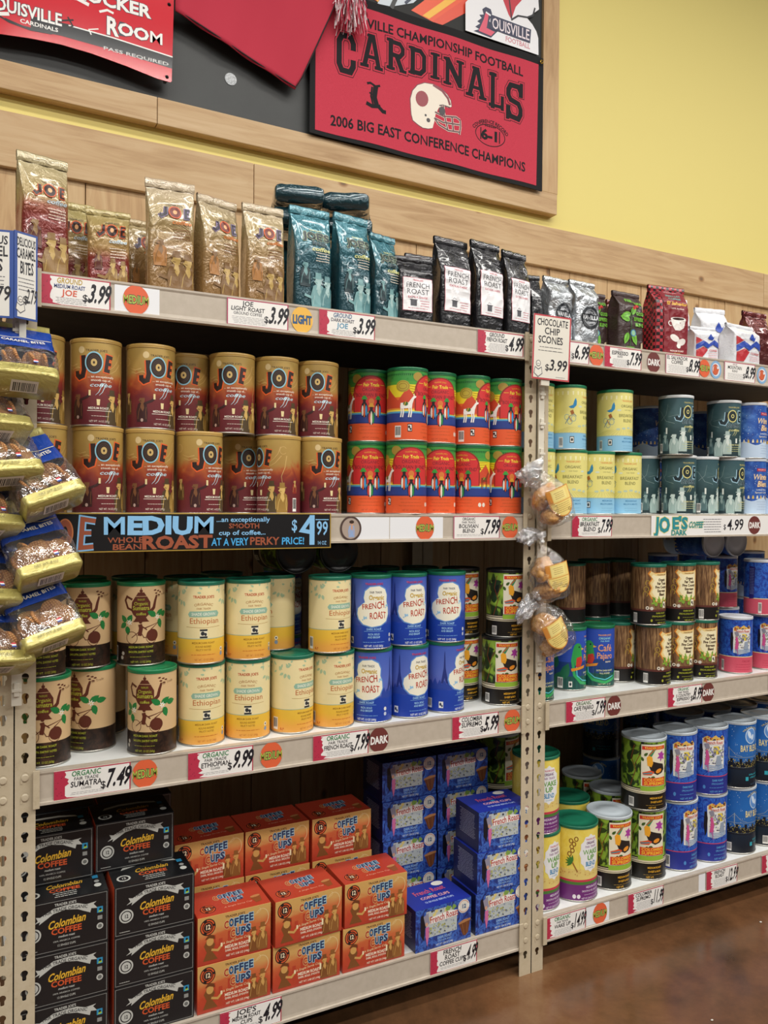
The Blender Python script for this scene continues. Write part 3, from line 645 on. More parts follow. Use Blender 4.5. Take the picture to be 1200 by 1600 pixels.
def art_bark():
    a = Art()
    blob = [(-30, 156), (-20, 150), (20, 152), (30, 157), (34, 148), (31, 90), (33, 66), (-10, 66), (-26, 78), (-34, 92), (-28, 108), (-34, 122), (-26, 134), (-36, 148)]
    a.p([(x * 1.12, 110 + (y - 110) * 1.04) for x, y in blob], '#d8862c'); a.p(blob, '#e6cd8c'); a.p([(x * .82, 112 + (y - 112) * .8) for x, y in blob], '#ece2ba')
    for x, yy in ((-44, 104), (-40, 122), (-46, 90)): a.ring(x, yy, 7, 8, 1.5, '#b79a3c', a0=-60, a1=230)
    for k in range(14): a.leaf(-30 + k * 4.2, 62 + (k * 7) % 11, 15, 5.5, 20 + (k * 37) % 140, '#5f8a2c' if k % 2 else '#86aa3c')
    for x, yy in ((-16, 62), (2, 58), (16, 66), (-6, 70)): a.e(x, yy, 5, 6, '#7ba03a' if x < 10 else '#a8442c', 12)
    a.t("TRADER JOE'S", 4, 144, 4, '#8a5a2c', w=36, bold=.03)
    for i, (s_, w_) in enumerate((("Organic", 26), ("Fair Trade", 34), ("Five Country", 46), ("Espresso", 32), ("Blend", 20))): a.t(s_, 4, 128 - i * 10.5, 7.2, '#4a3524', w=w_, bold=.09)
    a.r(8, 50, 20, 68, '#e9e2c9'); a.e(13, 60, 3, 4, '#33302c', 10); a.e(16, 55, 2, 3, '#33302c', 10)
    a.e(-40, 50, 5, 5, '#e6ddca', 14); a.e(-40, 50, 2.4, 2.4, '#4a4038', 8); a.e(-28, 49, 5, 5, '#d0cabf', 14)
    y = '#a3a832'
    a.t("DARK ROAST", 2, 33, 4.4, y, w=34, bold=.05); a.t("STRONG, BOLD, SMOOTH", 0, 24, 4.4, y, w=54, bold=.05); a.fine(-18, 28, 15, 1, 3, y, .9, 3); a.t("NET WT. 13 OZ", 6, 5, 4.4, y, w=34, bold=.04); a.e(-28, 14, 3, 4, y, 10)
    a.barcode(-84, 6, -70, 34, 10)
    a.r(-140, 60, -112, 150, '#4a2a20'); a.fine(-138, -114, 146, 18, 4.6, '#8a6a58', 1, 3); return a
def _street(a, s, H, y0):
    q = lambda v: y0 + v * s
    a.p([(x * s, q(v)) for x, v in ((-33, 96), (-31, 6), (-10, 0), (10, 4), (33, 8), (34, 96), (10, 100), (-12, 97))], '#dfe0dc')
    a.p([(x * s, q(v)) for x, v in ((-30, 98), (-20, 104), (-8, 98), (4, 106), (14, 98), (26, 105), (33, 98), (32, 84), (-30, 84))], '#d8b25a'); a.scatter(-28 * s, 30 * s, q(86), q(102), 16, 1.5 * s, 4 * s, '#3a3040', 4); a.scatter(-28 * s, 30 * s, q(86), q(102), 10, 1.5 * s, 4 * s, '#c8622c', 8)
    a.p([(x * s, q(v)) for x, v in ((-24, 80), (30, 76), (31, 92), (-22, 90))], '#e6ddd6'); a.t("French Roast", 2 * s, q(80), 9 * s, '#b8402c', w=50 * s, bold=.04)
    a.r(-2 * s, q(50), 16 * s, q(74), '#e0c84a')
    a.scatter(-24 * s, 30 * s, q(22), q(74), 44, 2 * s, 6 * s, '#8a8aa6', 11, .6); a.scatter(-24 * s, 30 * s, q(24), q(72), 30, 1.4 * s, 4 * s, '#33303c', 12, .5); a.scatter(-26 * s, 30 * s, q(24), q(70), 16, 1.5 * s, 4 * s, '#9aa55a', 13, .6)
    a.p([(x * s, q(v)) for x, v in ((-40, 78), (-34, 80), (-31, 60), (-33, 20), (-38, 6), (-42, 40))], '#17151f')
    a.p([(x * s, q(v)) for x, v in ((-24, 62), (-17, 62), (-13, 40), (-16, 20), (-15, -6), (-19, 14), (-26, 20), (-23, 44))], '#c8508a'); a.e(-20 * s, q(67), 4 * s, 5 * s, '#c99a7a', 10); a.p([(x * s, q(v)) for x, v in ((-28, 80), (-16, 84), (-12, 70), (-22, 64))], '#8a8694')
    a.p([(x * s, q(v)) for x, v in ((8, 46), (20, 48), (24, 20), (4, 18))], '#8f9cae')
    for k in range(4): a.l([(-26 * s, q(6 + k * 4)), (-4 * s, q(2 + k * 5)), (14 * s, q(8 + k * 3)), (30 * s, q(8 + k * 4))], 1.6 * s, '#5f86b8')
    return a
def art_french_big():
    a = _street(Art(), 1.05, 203, 72); c = '#5aa0d8'
    a.r(-202, 56, 202, 58.6, '#c8405a'); a.t("DARK ROAST", 14, 42, 6, c, w=38, bold=.05); a.t("STRONG & BOLD", 14, 32, 5, c, w=42, bold=.03); a.fine(-20, 44, 22, 1, 3, c, 1.2, 2); a.t("NET WT. 28 OZ", 10, 8, 5.4, c, w=44, bold=.03)
    a.e(-28, 24, 4, 6, '#4a86c8', 12); a.barcode(-88, 8, -72, 44, 11); return a
def art_decaf():
    a = _street(Art(), .86, 172, 60); a.r(-155, 51, 155, 53.4, '#e6d39a'); a.t("DECAF", 14, 36, 6, '#b23a50', w=28, bold=.03); a.fine(-24, 40, 28, 3, 8, '#b23a50', 1.1, 2); a.barcode(-66, 6, -56, 40, 12)
    a.p([(-96, 50), (-80, 52), (-76, 152), (-96, 156)], '#22206a'); a.fine(-95, -79, 146, 17, 5, '#7f93c8', 1.2, 3); a.barcode(-60 + 110, 6, 64, 40, 2); return a
def art_bay():
    a = Art(); a.scatter(-200, 200, 96, 200, 120, .6, 1.4, '#bcd0e2', 5, 1, 4)
    for x in range(-200, 200, 9): a.r(x, 60, x + 8.2, 74 + (x * 13) % 27, '#10161f')
    a.scatter(-200, 200, 66, 92, 360, .9, 2.0, '#c8b45a', 6, .7, 4); a.p([(-200, 60), (-120, 66), (0, 60), (110, 68), (200, 60), (200, 66), (-200, 66)], '#15202c')
    for x in (-70, 60, 150): a.r(x, 92, x + 2.6, 128, '#93a2ae'); a.l([(x - 36, 100), (x - 18, 106), (x + 1, 126), (x + 20, 106), (x + 40, 100)], 1.2, '#93a2ae')
    a.r(-200, 97, 200, 98.6, '#8494a4')
    a.t("TRADER JOE'S", 0, 188, 5, '#c9bb7a', w=60, bold=.04, arc=34); a.e(0, 164, 21, 25, '#bcd3ea', 32); a.e(0, 164, 18, 22, '#5c8fd0', 32); a.e(-6, 168, 6, 13, '#cfe0f2', 14, 20); a.e(6, 160, 5, 9, '#cfe0f2', 14, -20)
    a.t("BAY BLEND", 0, 116, 19, '#ddd09a', w=72, bold=.05)
    c = '#2fa3b4'
    a.t("EXTRA DARK ROAST", 22, 40, 4.6, c, w=56, bold=.04); a.t("INTENSE & SMOKY", 22, 31, 4.6, c, w=48, bold=.04); a.t("NET WT. 28 OZ", 22, 10, 4.6, '#3d5a70', w=44); a.r(-18, 24, -8, 36, c); a.barcode(-92, 8, -76, 34, 6); return a
def art_wake():
    a = Art(); a.scatter(-198, 198, 72, 88, 150, 1.6, 4, '#dcbf72', 3, .6); a.scatter(-198, 198, 70, 82, 90, 1, 2.4, '#c08a4a', 4, .6)
    for x in range(-190, 190, 16): a.l([(x * .9, 84), (x * 1.02, 128)], 1.2, '#ddbd55', (.4, 1))
    blob = []
    for k in range(24):
        t = 2 * math.pi * k / 24; r = 1 + .05 * math.cos(k * math.pi); blob.append((5 + 33 * r * math.cos(t), 132 + 50 * r * math.sin(t)))
    a.l([(-34, 82), (-46, 104), (-52, 112)], 3.4, '#9a6a34'); a.p(blob, '#e6e6e6')
    for k, (x, yy) in enumerate(((-48, 140), (-56, 130), (-44, 158), (-52, 166), (-38, 172), (-50, 150))): a.ring(x, yy, 6, 7, 2.6, '#8a5a24')
    for k in range(6): a.leaf(-48, 108, 20, 6, 90 + k * 26, '#3c7a34')
    a.t("TRADER JOE'S", 6, 168, 4.6, '#c65a6a', w=34, bold=.04); a.t("ORGANIC", 6, 157, 7, '#6b3a6a', w=30, bold=.06); a.t("FAIR TRADE", 6, 147, 6, '#8a5a8a', w=38, bold=.02)
    a.t("WAKE", 6, 129, 13, '#6aa04a', w=50, bold=.07); a.t("UP", 6, 113, 13, '#6aa04a', w=24, bold=.07); a.t("BLEND", 6, 97, 12, '#3486b4', w=34, bold=.07); a.t("COFFEE", 6, 89, 4, '#8fb6c9', w=22, bold=.03)
    c = '#d8c6dc'
    a.t("MEDIUM ROAST", 14, 36, 6, c, w=46, bold=.05); a.t("SMOOTH & WELL BALANCED", 10, 26, 5, c, w=62, bold=.04); a.fine(-22, 48, 18, 1, 3, c, 1, 2); a.t("NET WT. 28 OZ (1 LB 12 OZ)", 8, 6, 5, c, w=60, bold=.03)
    a.e(-42, 14, 5, 6, '#e6dfe6', 12); a.e(-30, 14, 5, 6, '#e6dfe6', 12); return a

S_R, S_H, B_R, B_H = 0.0495, 0.1755, 0.0635, 0.2065
# kind: (art, radius, height, bands from the bottom up as (top in mm, colour or material), lid colour, description)
KINDS = {
 'joe': (art_joe, S_R, S_H, ((172, G_JOE),), '#bd9a55', 'gold-lidded maroon coffee can'),
 'joe_dark': (art_joedark, S_R, S_H, ((172, G_DARKJ),), '#d5d9da', 'slate-green coffee can with white lid'),
 'bolivian': (art_bolivian, S_R, S_H, ((44, '#dd5a2e'), (47, '#24306a'), (66, '#2b3f86'), (70, '#4fa0c8'), (74, '#e8d84a'), (78, '#e38a34'), (104, '#dd6a30'), (134, '#e2cc2e'), (142, '#4f9a3a'), (172, '#3f9140')), '#1d6b43', 'orange and green can with white llama'),
 'breakfast': (art_breakfast, S_R, S_H, ((45, '#8bbfdd'), (172, '#e0d884')), '#1f7450', 'pale yellow can with sky-blue base'),
 'winter': (art_winter, S_R, S_H, ((172, G_WINTER),), '#cdd3da', 'snowy blue winter can with white lid'),
 'sumatra': (art_sumatra, S_R, S_H, ((48, G_BEANS), (172, '#d2b285')), '#1d7a4c', 'tan can with brown teapot'),
 'ethiopian': (art_ethiopian, S_R, S_H, ((55, G_ETHY), (172, G_ETHI)), '#1f6a52', 'cream can with golden yellow base'),
 'french': (art_french, S_R, S_H, ((172, G_FRENCH),), '#1c6a4e', 'bright blue can with cream bubble'),
 'supremo': (art_supremo, S_R, S_H, ((42, '#17140f'), (44, '#d9ceb0'), (46, '#1a1712'), (51, '#d9ceb0'), (53, '#1a1712'), (55, '#d9ceb0'), (58, '#1a1712'), (172, G_JUNGLE)), '#191919', 'small black and green toucan can'),
 'pajaro': (art_pajaro, S_R, S_H, ((40, '#14524a'), (80, '#1f3f7c'), (172, '#2c4fb0')), '#1f6f48', 'dark blue and green parrot can'),
 'bark': (art_bark, S_R, S_H, ((40, '#141110'), (46, '#5b2f28'), (172, G_BARK)), '#1d6a55', 'bark-brown can with black base'),
 'decaf': (art_decaf, S_R, S_H, ((51, '#cb5266'), (172, G_SWIRL)), '#ccd0d6', 'blue swirl can with pink base'),
 'wake': (art_wake, B_R, B_H, ((46, '#6f2e74'), (54, '#4d7a38'), (60, '#c5364c'), (88, '#dfc878'), (203, G_YEL)), '#1c6a50', 'large yellow can with purple base'),
 'supremo_big': (art_supremo_big, B_R, B_H, ((48, '#17140f'), (50.5, '#d9ceb0'), (52, '#1a1712'), (57, '#d9ceb0'), (59, '#1a1712'), (61.5, '#d9ceb0'), (65, '#1a1712'), (203, G_JUNGLE)), '#b9c3ca', 'large green and black toucan can'),
 'french_big': (art_french_big, B_R, B_H, ((56, '#25308a'), (203, G_SWIRL)), '#bcc6cd', 'large blue can with street picture'),
 'bay': (art_bay, B_R, B_H, ((203, G_BAY),), '#bcc6cd', 'large blue night-skyline can'),
}
M_RIM = M('#b9b6ae', 0.3, 0.85)
PARTS = {}
def can_parts(kind):
    if kind in PARTS: return PARTS[kind]
    art, R, H, bands, lidc, _ = KINDS[kind]
    top = H * 1000 - 6.0
    mats = []; prof = [(R, 0.003)]; mi = []
    for z, c in bands:
        z = min(z, top); m = c if not isinstance(c, str) else M(c)
        mats.append(m); prof.append((R, z * 0.001)); mi.append(len(mats) - 1)
    n = 72; V, F, FM = lathe(prof, n, mi)
    lab = art().mesh('printed_label', lambda x, y, o: ((R + o) * math.sin(x / R), -(R + o) * math.cos(x / R), min(y, (top - .5) * .001)), stepx=R * math.pi / 36,
                     extra=(V, F, FM, mats))
    for p in lab.polygons: p.use_smooth = True
    rim = lathe([(R * .93, 0.0035), (R * .96, 0.0), (R + .0008, 0.0), (R + .0011, 0.0015), (R + .0008, 0.003), (R - .0002, 0.0032)], 72, cap0=False)
    rv, rf, _m = rim; rf.append(tuple(range(71, -1, -1)))
    rme = mk_mesh('bottom_rim', rv, rf, [M_RIM], smooth=True)
    lr = R + .0012; z1 = H + 0.0004
    pl = [(R + .0002, z1 - .0085), (lr, z1 - .0080), (lr + .0001, z1 - .0072), (lr - .0004, z1 - .0066), (lr, z1 - .006), (lr, z1 - .0015), (lr - .0006, z1 - .0004), (lr - .0018, z1), (lr - .0034, z1 - .0004), (lr - .0042, z1 - .0022), (R * .55, z1 - .0024), (R * .53, z1 - .0018), (R * .3, z1 - .0018)]
    lv, lf, _m = lathe(pl, 72); lf.append(tuple((len(pl) - 1) * 72 + i for i in range(72)))
    w = NT('lid_plastic'); w.b.inputs['Base Color'].default_value = lin(lidc); w.set(Roughness=0.32); w.b.inputs['Subsurface Weight'].default_value = 0.0
    lme = mk_mesh('lid', lv, lf, [w.m], smooth=True)
    PARTS[kind] = (lab, rme, lme); return PARTS[kind]
def place_can(kind, x, y, z, deg, label, group, tilt=0.0):
    lab, rim, lid = can_parts(kind)
    t = thing('coffee_can', label, 'coffee can', (x, y, z), (math.radians(tilt), 0, math.radians(deg)), group)
    put('printed_label', lab, t); put('bottom_rim', rim, t); put('lid', lid, t)
    return t

# ------------------------------------------------------------ framed black notice board and what hangs on it
nb = thing('notice_board', 'black notice board in a wide pine frame high on the yellow wall', 'notice board', (0, .64, 2.27))
def nbp(n, me): return put(n, me, nb, (0, -.64, -2.27))
nbp('black_panel', box_mesh('black_panel', -1.5, 1.735, .618, .639, 2.3, 3.4, M_CHALK))
def slope_board(x0, x1, z0, z1, m, y0=.606, y1=.639):
    bm = bmesh.new(); box_bm(bm, x0, x1, y0, y1, z0, z1, 0, .002); me = bm_mesh(bm, 'frame_board', [m])
    for v in me.vertices: v.co.z -= .0075 * v.co.x
    me.update(); return me
nbp('frame_board', slope_board(-1.5, .384, 2.279, 2.352, MW_BOARD)); nbp('frame_board', slope_board(.3855, 1.791, 2.279, 2.352, MW_BOARD))
nbp('frame_board', box_mesh('frame_board', 1.723, 1.793, .6055, .639, 2.338, 3.42, MW_PLANK, .002))
nbp('frame_board', box_mesh('frame_board', -1.5, 1.793, .606, .639, 3.42, 3.49, MW_BOARD, .002))
M_FELT = None
w = NT('red_felt'); f = w.noise(w.coord(), 900, 3); w.l(w.ramp(f, ((.3, '#b52f42'), (.7, '#cf4356'))), w.b.inputs['Base Color']); w.set(Roughness=.95); w.bump(f, .3, .0006); M_FELT = w.m
w = NT('black_felt'); f = w.noise(w.coord(), 900, 3); w.l(w.ramp(f, ((.3, '#141416'), (.7, '#202022'))), w.b.inputs['Base Color']); w.set(Roughness=.95); M_BFELT = w.m
BK = M('#17151a', .9)
def on_wall(t, name, art, y, x=0.0, z=0.0):
    """art in mm, measured in world x and z from (x, z)"""
    return put(name, art.mesh(name, lambda u, v, o: (x + u, y - o, z + v), off=.0003), t)
# block letters drawn as strokes in a unit box
BLK = {'C': [([(.86, .60), (.86, .74), (.72, .87), (.28, .87), (.14, .74), (.14, .26), (.28, .13), (.72, .13), (.86, .26), (.86, .40)], .27)],
 'A': [([(.16, .05), (.46, .97)], .21), ([(.84, .05), (.54, .97)], .21), ([(.28, .33), (.72, .33)], .14), ([(-.04, .06), (.36, .06)], .13), ([(.64, .06), (1.04, .06)], .13), ([(.28, .94), (.64, .94)], .12)],
 'R': [([(.22, 0), (.22, 1)], .24), ([(.0, .06), (.44, .06)], .13), ([(.0, .94), (.3, .94)], .13), ([(.2, .9), (.7, .9), (.85, .78), (.85, .63), (.7, .5), (.2, .5)], .2), ([(.52, .5), (.84, .04)], .24), ([(.68, .06), (1.06, .06)], .13)],
 'D': [([(.24, 0), (.24, 1)], .24), ([(.0, .06), (.3, .06)], .13), ([(.0, .94), (.3, .94)], .13), ([(.1, .9), (.66, .9), (.86, .74), (.86, .26), (.66, .1), (.1, .1)], .22)],
 'I': [([(.5, 0), (.5, 1)], .5), ([(.0, .06), (1, .06)], .13), ([(.0, .94), (1, .94)], .13)],
 'N': [([(.2, 0), (.2, 1)], .19), ([(.84, .0), (.84, 1)], .19), ([(.17, .96), (.86, .06)], .26), ([(.0, .94), (.3, .94)], .13), ([(.0, .06), (.4, .06)], .13), ([(.64, .94), (1.04, .94)], .13)],
 'L': [([(.28, 0), (.28, 1)], .26), ([(.04, .94), (.52, .94)], .13), ([(.02, .09), (1, .09)], .18), ([(.9, .0), (.9, .4)], .2)],
 'S': [([(.86, .64), (.86, .75), (.73, .87), (.27, .87), (.14, .75), (.14, .62), (.27, .52), (.73, .48), (.86, .37), (.86, .25), (.73, .13), (.27, .13), (.14, .25), (.14, .37)], .25), ([(.9, .97), (.9, .66)], .12), ([(.1, .34), (.1, .03)], .12)]}
bt = thing('felt_banner', 'red felt football banner with black block lettering and a white helmet', 'banner', (.836, .605, 2.33))
def bnp(n, me): o = put(n, me, bt, (-.836, -.605, -2.33)); return o
bx0, bx1 = .832, 1.712
bm = bmesh.new()
N_ = 24
for i in range(N_ + 1):          # gently wavy cloth
    x = bx0 + (bx1 - bx0) * i / N_; yy = .592 + .0025 * math.sin(i * .8)
    for z in (2.345 - .0165 * (x - bx0), 2.795): bm.verts.new((x, yy, z))
bm.verts.ensure_lookup_table()
for i in range(N_): bm.faces.new([bm.verts[k] for k in (2 * i, 2 * i + 2, 2 * i + 3, 2 * i + 1)])
ext = bmesh.ops.extrude_face_region(bm, geom=bm.faces[:]); bmesh.ops.translate(bm, verts=[g for g in ext['geom'] if isinstance(g, bmesh.types.BMVert)], vec=(0, .003, 0))
bnp('black_border', bm_mesh(bm, 'black_border', [M_BFELT]))
wav = lambda x: .592 + .0025 * math.sin((x - bx0) / (bx1 - bx0) * N_ * .8)
def banner_mesh(a, name, off0=0.0006): return a.mesh(name, lambda u, v, o: (u, wav(u) - off0 - o, v), stepx=.0366667 / 4, off=.0002)
a = Art(); a.p([(850, 2357), (1685, 2345), (1690, 2768), (850, 2768)], M_FELT)
bnp('red_field', banner_mesh(a, 'red_field'))
a = Art()
LET = (('C', 919, 984, 2539, 2684, -.05), ('A', 1001, 1074, 2585, 2694, .0), ('R', 1090, 1160, 2601, 2700, 0), ('D', 1171, 1238, 2608, 2698, 0), ('I', 1252, 1286, 2612, 2697, 0), ('N', 1300, 1377, 2605, 2695, 0), ('A', 1391, 1471, 2589, 2695, 0), ('L', 1481, 1544, 2572, 2694, -.02), ('S', 1552, 1622, 2540, 2686, -.2))
for pas, (dw, c) in enumerate(((13, BK), (9, M_FELT), (0, BK))):
    for ch, x0, x1, z0, z1, sl in LET:
        for pts, wd in BLK[ch]:
            W_ = x1 - x0; H_ = z1 - z0
            q = [(x0 + u * W_, z0 + v * H_ + sl * 60 * (u - .5) * (1 - v)) for u, v in pts]
            if pas < 2 and len(q) == 2:
                d = Vector((q[1][0] - q[0][0], q[1][1] - q[0][1])).normalized() * (dw / 2)
                q = [(q[0][0] - d.x, q[0][1] - d.y), (q[1][0] + d.x, q[1][1] + d.y)]
            a.l(q, wd * (W_ if len(pts) > 2 or wd > .15 else H_ * .75) + dw, c)
a.t("VILLE CHAMPIONSHIP FOOTBALL", 1321, 2712, 29, BK, w=600, bold=.05, warp=lambda x, y: (x, y + 6 - 10 * (x / 300) ** 2))
a.t("2006 BIG EAST CONFERENCE CHAMPIONS", 1268, 2386, 31, BK, w=735, bold=.05, warp=lambda x, y: (x, y + 5 - 9 * (x / 370) ** 2))
a.l([(1022, 2537), (1034, 2541), (1052, 2534), (1068, 2540)], 7, BK); a.l([(1053, 2536), (1048, 2500), (1056, 2478)], 17, BK); a.l([(1040, 2530), (1036, 2500), (1044, 2474)], 6, BK); a.l([(1020, 2476), (1040, 2470), (1062, 2474), (1078, 2462), (1090, 2462)], 12, BK); a.l([(1064, 2480), (1070, 2466)], 8, BK); a.l([(1030, 2510), (1044, 2506)], 5, BK)
# helmet
HW = '#e6dccb'
hel = [(1182, 2500), (1180, 2528), (1188, 2556), (1206, 2578), (1232, 2591), (1262, 2593), (1292, 2586), (1314, 2572), (1328, 2556), (1332, 2536), (1320, 2530), (1298, 2532), (1284, 2522), (1272, 2498), (1268, 2474), (1262, 2452), (1246, 2447), (1226, 2446), (1210, 2452), (1190, 2462), (1184, 2480)]
a.p([(1266 + (x - 1266) * 1.035, 2518 + (z - 2518) * 1.035) for x, z in hel], '#6d2030'); a.p(hel, HW)
a.l([(1262, 2592), (1296, 2580), (1318, 2560), (1326, 2540)], 8, '#7a2434'); a.e(1222, 2538, 23, 26, '#8f2130', 18, -20)
a.l([(1286, 2530), (1300, 2534), (1326, 2532)], 4, '#4a1a26'); a.e(1246, 2474, 7, 7, '#2b2226', 12); a.e(1236, 2488, 4, 4, '#2b2226', 10)
for pts in ([(1270, 2506), (1300, 2498), (1350, 2506), (1366, 2500)], [(1268, 2486), (1300, 2478), (1364, 2484)], [(1284, 2468), (1320, 2456), (1366, 2460)], [(1300, 2534), (1306, 2498), (1318, 2458)], [(1334, 2504), (1340, 2458)], [(1366, 2500), (1368, 2478), (1364, 2452)], [(1268, 2486), (1284, 2468)]): a.l(pts, 8, HW)
for pts in ([(1270, 2506), (1300, 2498), (1350, 2506), (1366, 2500)], [(1268, 2486), (1300, 2478), (1364, 2484)], [(1284, 2468), (1320, 2456), (1366, 2460)], [(1300, 2534), (1306, 2498), (1318, 2458)], [(1334, 2504), (1340, 2458)], [(1366, 2500), (1368, 2478), (1364, 2452)], [(1268, 2486), (1284, 2468)]): a.l(pts, 4.6, '#5a1c2a')
a.e(1296, 2514, 12, 14, '#2b2226', 14)
# football record
a.ring(1490, 2478, 61, 37, 3, BK, 36); a.t("6-1", 1490, 2462, 32, BK, w=74, bold=.09); a.l([(1452, 2498), (1452, 2458)], 4, BK); a.l([(1528, 2498), (1528, 2458)], 4, BK)
a.t("CONFERENCE RECORD", 1490, 2518, 12, BK, w=150, bold=.06, arc=85); a.l([(1468, 2508), (1512, 2508)], 2.5, BK)
for k in range(6): a.l([(1470 + k * 8, 2512), (1470 + k * 8, 2504)], 1.6, BK)
bnp('printed_design', banner_mesh(a, 'printed_design', .0008))
gr = lathe([(.004, 0), (.007, 0), (.0075, .001), (.004, .0016)], 16)
g = put('grommet', mk_mesh('grommet', [(p[0], -p[2], p[1]) for p in gr[0]], gr[1], [M('#c9a23c', .3, .9)], smooth=True), bt, (1.699 - .836, .5855 - .605, 2.777 - 2.33))

# upper banner with coloured stripes and white player sheet
ub = thing('striped_banner', 'black banner with orange and yellow rays and white patches, cut by the top edge', 'banner', (.9, .61, 2.79))
a = Art(); a.r(900, 2797, 1704, 3380, M('#232423', .7))
a.p([(1183, 2815), (1268, 2800), (1500, 3010), (1440, 3060)], '#e8542a'); a.p([(1262, 2801), (1300, 2800), (1520, 2960), (1500, 3010)], '#e0492a'); a.p([(1225, 2810), (1250, 2806), (1480, 3010), (1462, 3022)], '#f0b63a')
a.p([(1060, 2800), (1110, 2805), (1190, 2840), (1420, 3080), (1300, 3100), (1160, 2960)], '#c9d3dc'); a.p([(1030, 2812), (1064, 2806), (1130, 2950), (1090, 2960)], '#c8402f'); a.l([(1110, 2800), (1150, 2890), (1180, 3000)], 14, '#1c1e20'); a.l([(1060, 2806), (1100, 2900)], 6, '#e2a83a'); a.l([(1160, 2830), (1340, 3010)], 9, '#23304a')
put('banner_cloth', a.mesh('banner_cloth', lambda u, v, o: (u - .9, .6 - o - .61, v - 2.79), off=.0003), ub)
put('banner_backing', box_mesh('banner_backing', 0, .804, -.0098, .0, .007, .59, M_BFELT), ub)
wd = thing('white_cutout_sign', 'white shaped sheet with red and navy football lettering at top right', 'sign', (1.38, .596, 2.8))
a = Art(); W0 = M('#e9e9ec', .5)
shape = [(1386, 2803), (1385, 2895), (1402, 2915), (1440, 2925), (1560, 3050), (1680, 3060), (1690, 2960), (1655, 2930), (1640, 2915), (1662, 2900), (1680, 2880), (1688, 2860), (1690, 2801)]
a.p(shape, W0); a.p([(1530, 2960), (1560, 2905), (1572, 2892), (1590, 2940), (1640, 3000), (1560, 3010)], '#c02438'); a.l([(1560, 2970), (1574, 2888)], 5, '#1c1a22'); a.l([(1574, 2892), (1600, 2912), (1640, 2918), (1664, 2932), (1672, 2960)], 6, '#1c1a22')
nv = '#242848'
a.p([(1418, 2810), (1440, 2822), (1424, 2826), (1444, 2842), (1432, 2846), (1450, 2862), (1440, 2870), (1458, 2876), (1452, 2892), (1466, 2904), (1486, 2902), (1492, 2888), (1480, 2860), (1504, 2846), (1516, 2836), (1488, 2806)], nv)
a.p([(1438, 2816), (1488, 2812), (1504, 2830), (1470, 2834), (1478, 2880), (1466, 2888), (1458, 2860)], '#d8506a'); a.l([(1466, 2886), (1486, 2880)], 6, '#e9e9ec')
a.p([(1484, 2836), (1652, 2832), (1656, 2880), (1486, 2884)], nv); a.t("OUISVILLE", 1570, 2840, 36, '#e6d9de', w=158, bold=.02); a.t("FOOTBALL", 1600, 2812, 17, '#d0909a', w=104, bold=.05)
put('printed_sheet', a.mesh('printed_sheet', lambda u, v, o: (u - 1.38, -.004 - o, v - 2.8), off=.0003), wd)
o = put('sheet_backing', a.mesh('sheet_backing', lambda u, v, o_: (u - 1.38, -.0035, v - 2.8)), wd); bpy.data.objects.remove(o)

# red metal sign with a curved lower edge
rs = thing('metal_sign', 'glossy red metal locker room sign with black stripe and curved lower edge', 'sign', (-.1, .6, 2.4))
a = Art(); RED = M('#cf2433', .14); BLK_ = M('#222427', .14); WH = M('#eceae6', .2); NV = M('#1d2238', .2)
low = [(-500, 2381), (-460, 2381), (-300, 2402), (-160, 2409), (-11, 2397), (60, 2405), (130, 2409), (202, 2406), (290, 2396), (379, 2382), (412, 2381), (416, 2384)]
a.p(low + [(421, 2610), (414, 2616), (-500, 2616)], RED)
a.p([(60, 2426), (130, 2431), (250, 2428), (417, 2419), (418, 2452), (240, 2462), (152, 2466), (60, 2462)], BLK_); a.l([(150, 2463), (260, 2461), (418, 2451)], 3.4, WH)
a.t("ROOM", 318, 2476, 30, WH, w=150, bold=.07, out=(NV, .05), warp=lambda x, y: (x, y * (1.5 if x < -40 else 1.0) - (8 if x < -40 else 0)))
a.l([(226, 2520), (246, 2530), (262, 2526)], 6, WH); a.l([(224, 2474), (200, 2466), (206, 2454)], 3, WH)
a.t("LOCKER", 262, 2540, 32, WH, w=190, bold=.07, out=(NV, .05)); a.l([(130, 2532), (170, 2538), (200, 2530)], 9, WH)
a.t("PASS REQUIRED", 322, 2424, 8.5, '#d6d6d4', w=172, bold=.03)
a.l([(0, 2438), (40, 2430), (100, 2430), (140, 2446), (160, 2464), (148, 2484)], 4, BLK_); a.l([(-40, 2452), (10, 2432), (60, 2426), (110, 2430)], 4, BLK_); a.l([(120, 2466), (162, 2480)], 4, BLK_)
a.t("LOUISVILLE", 46, 2456, 30, WH, w=176, bold=.05, out=(NV, .06)); a.t("CARDINALS", 80, 2438, 10, WH, w=90, bold=.04)
a.l([(-44, 2450), (-20, 2444), (10, 2452)], 9, WH)
me = a.mesh('printed_sign', lambda u, v, o: (u + .1, -.028 - o, v - 2.4), off=.0002); put('printed_face', me, rs)
bk = Art(); bk.p(low + [(421, 2610), (414, 2616), (-500, 2616)], RED)
me = bk.mesh('sheet_metal', lambda u, v, o: (u + .1, -.0265, v - 2.4)); bm = bmesh.new(); bm.from_mesh(me)
ext = bmesh.ops.extrude_face_region(bm, geom=bm.faces[:]); bmesh.ops.translate(bm, verts=[g for g in ext['geom'] if isinstance(g, bmesh.types.BMVert)], vec=(0, -.0015, 0)); put('sheet_metal', bm_mesh(bm, 'sheet_metal', [RED]), rs)
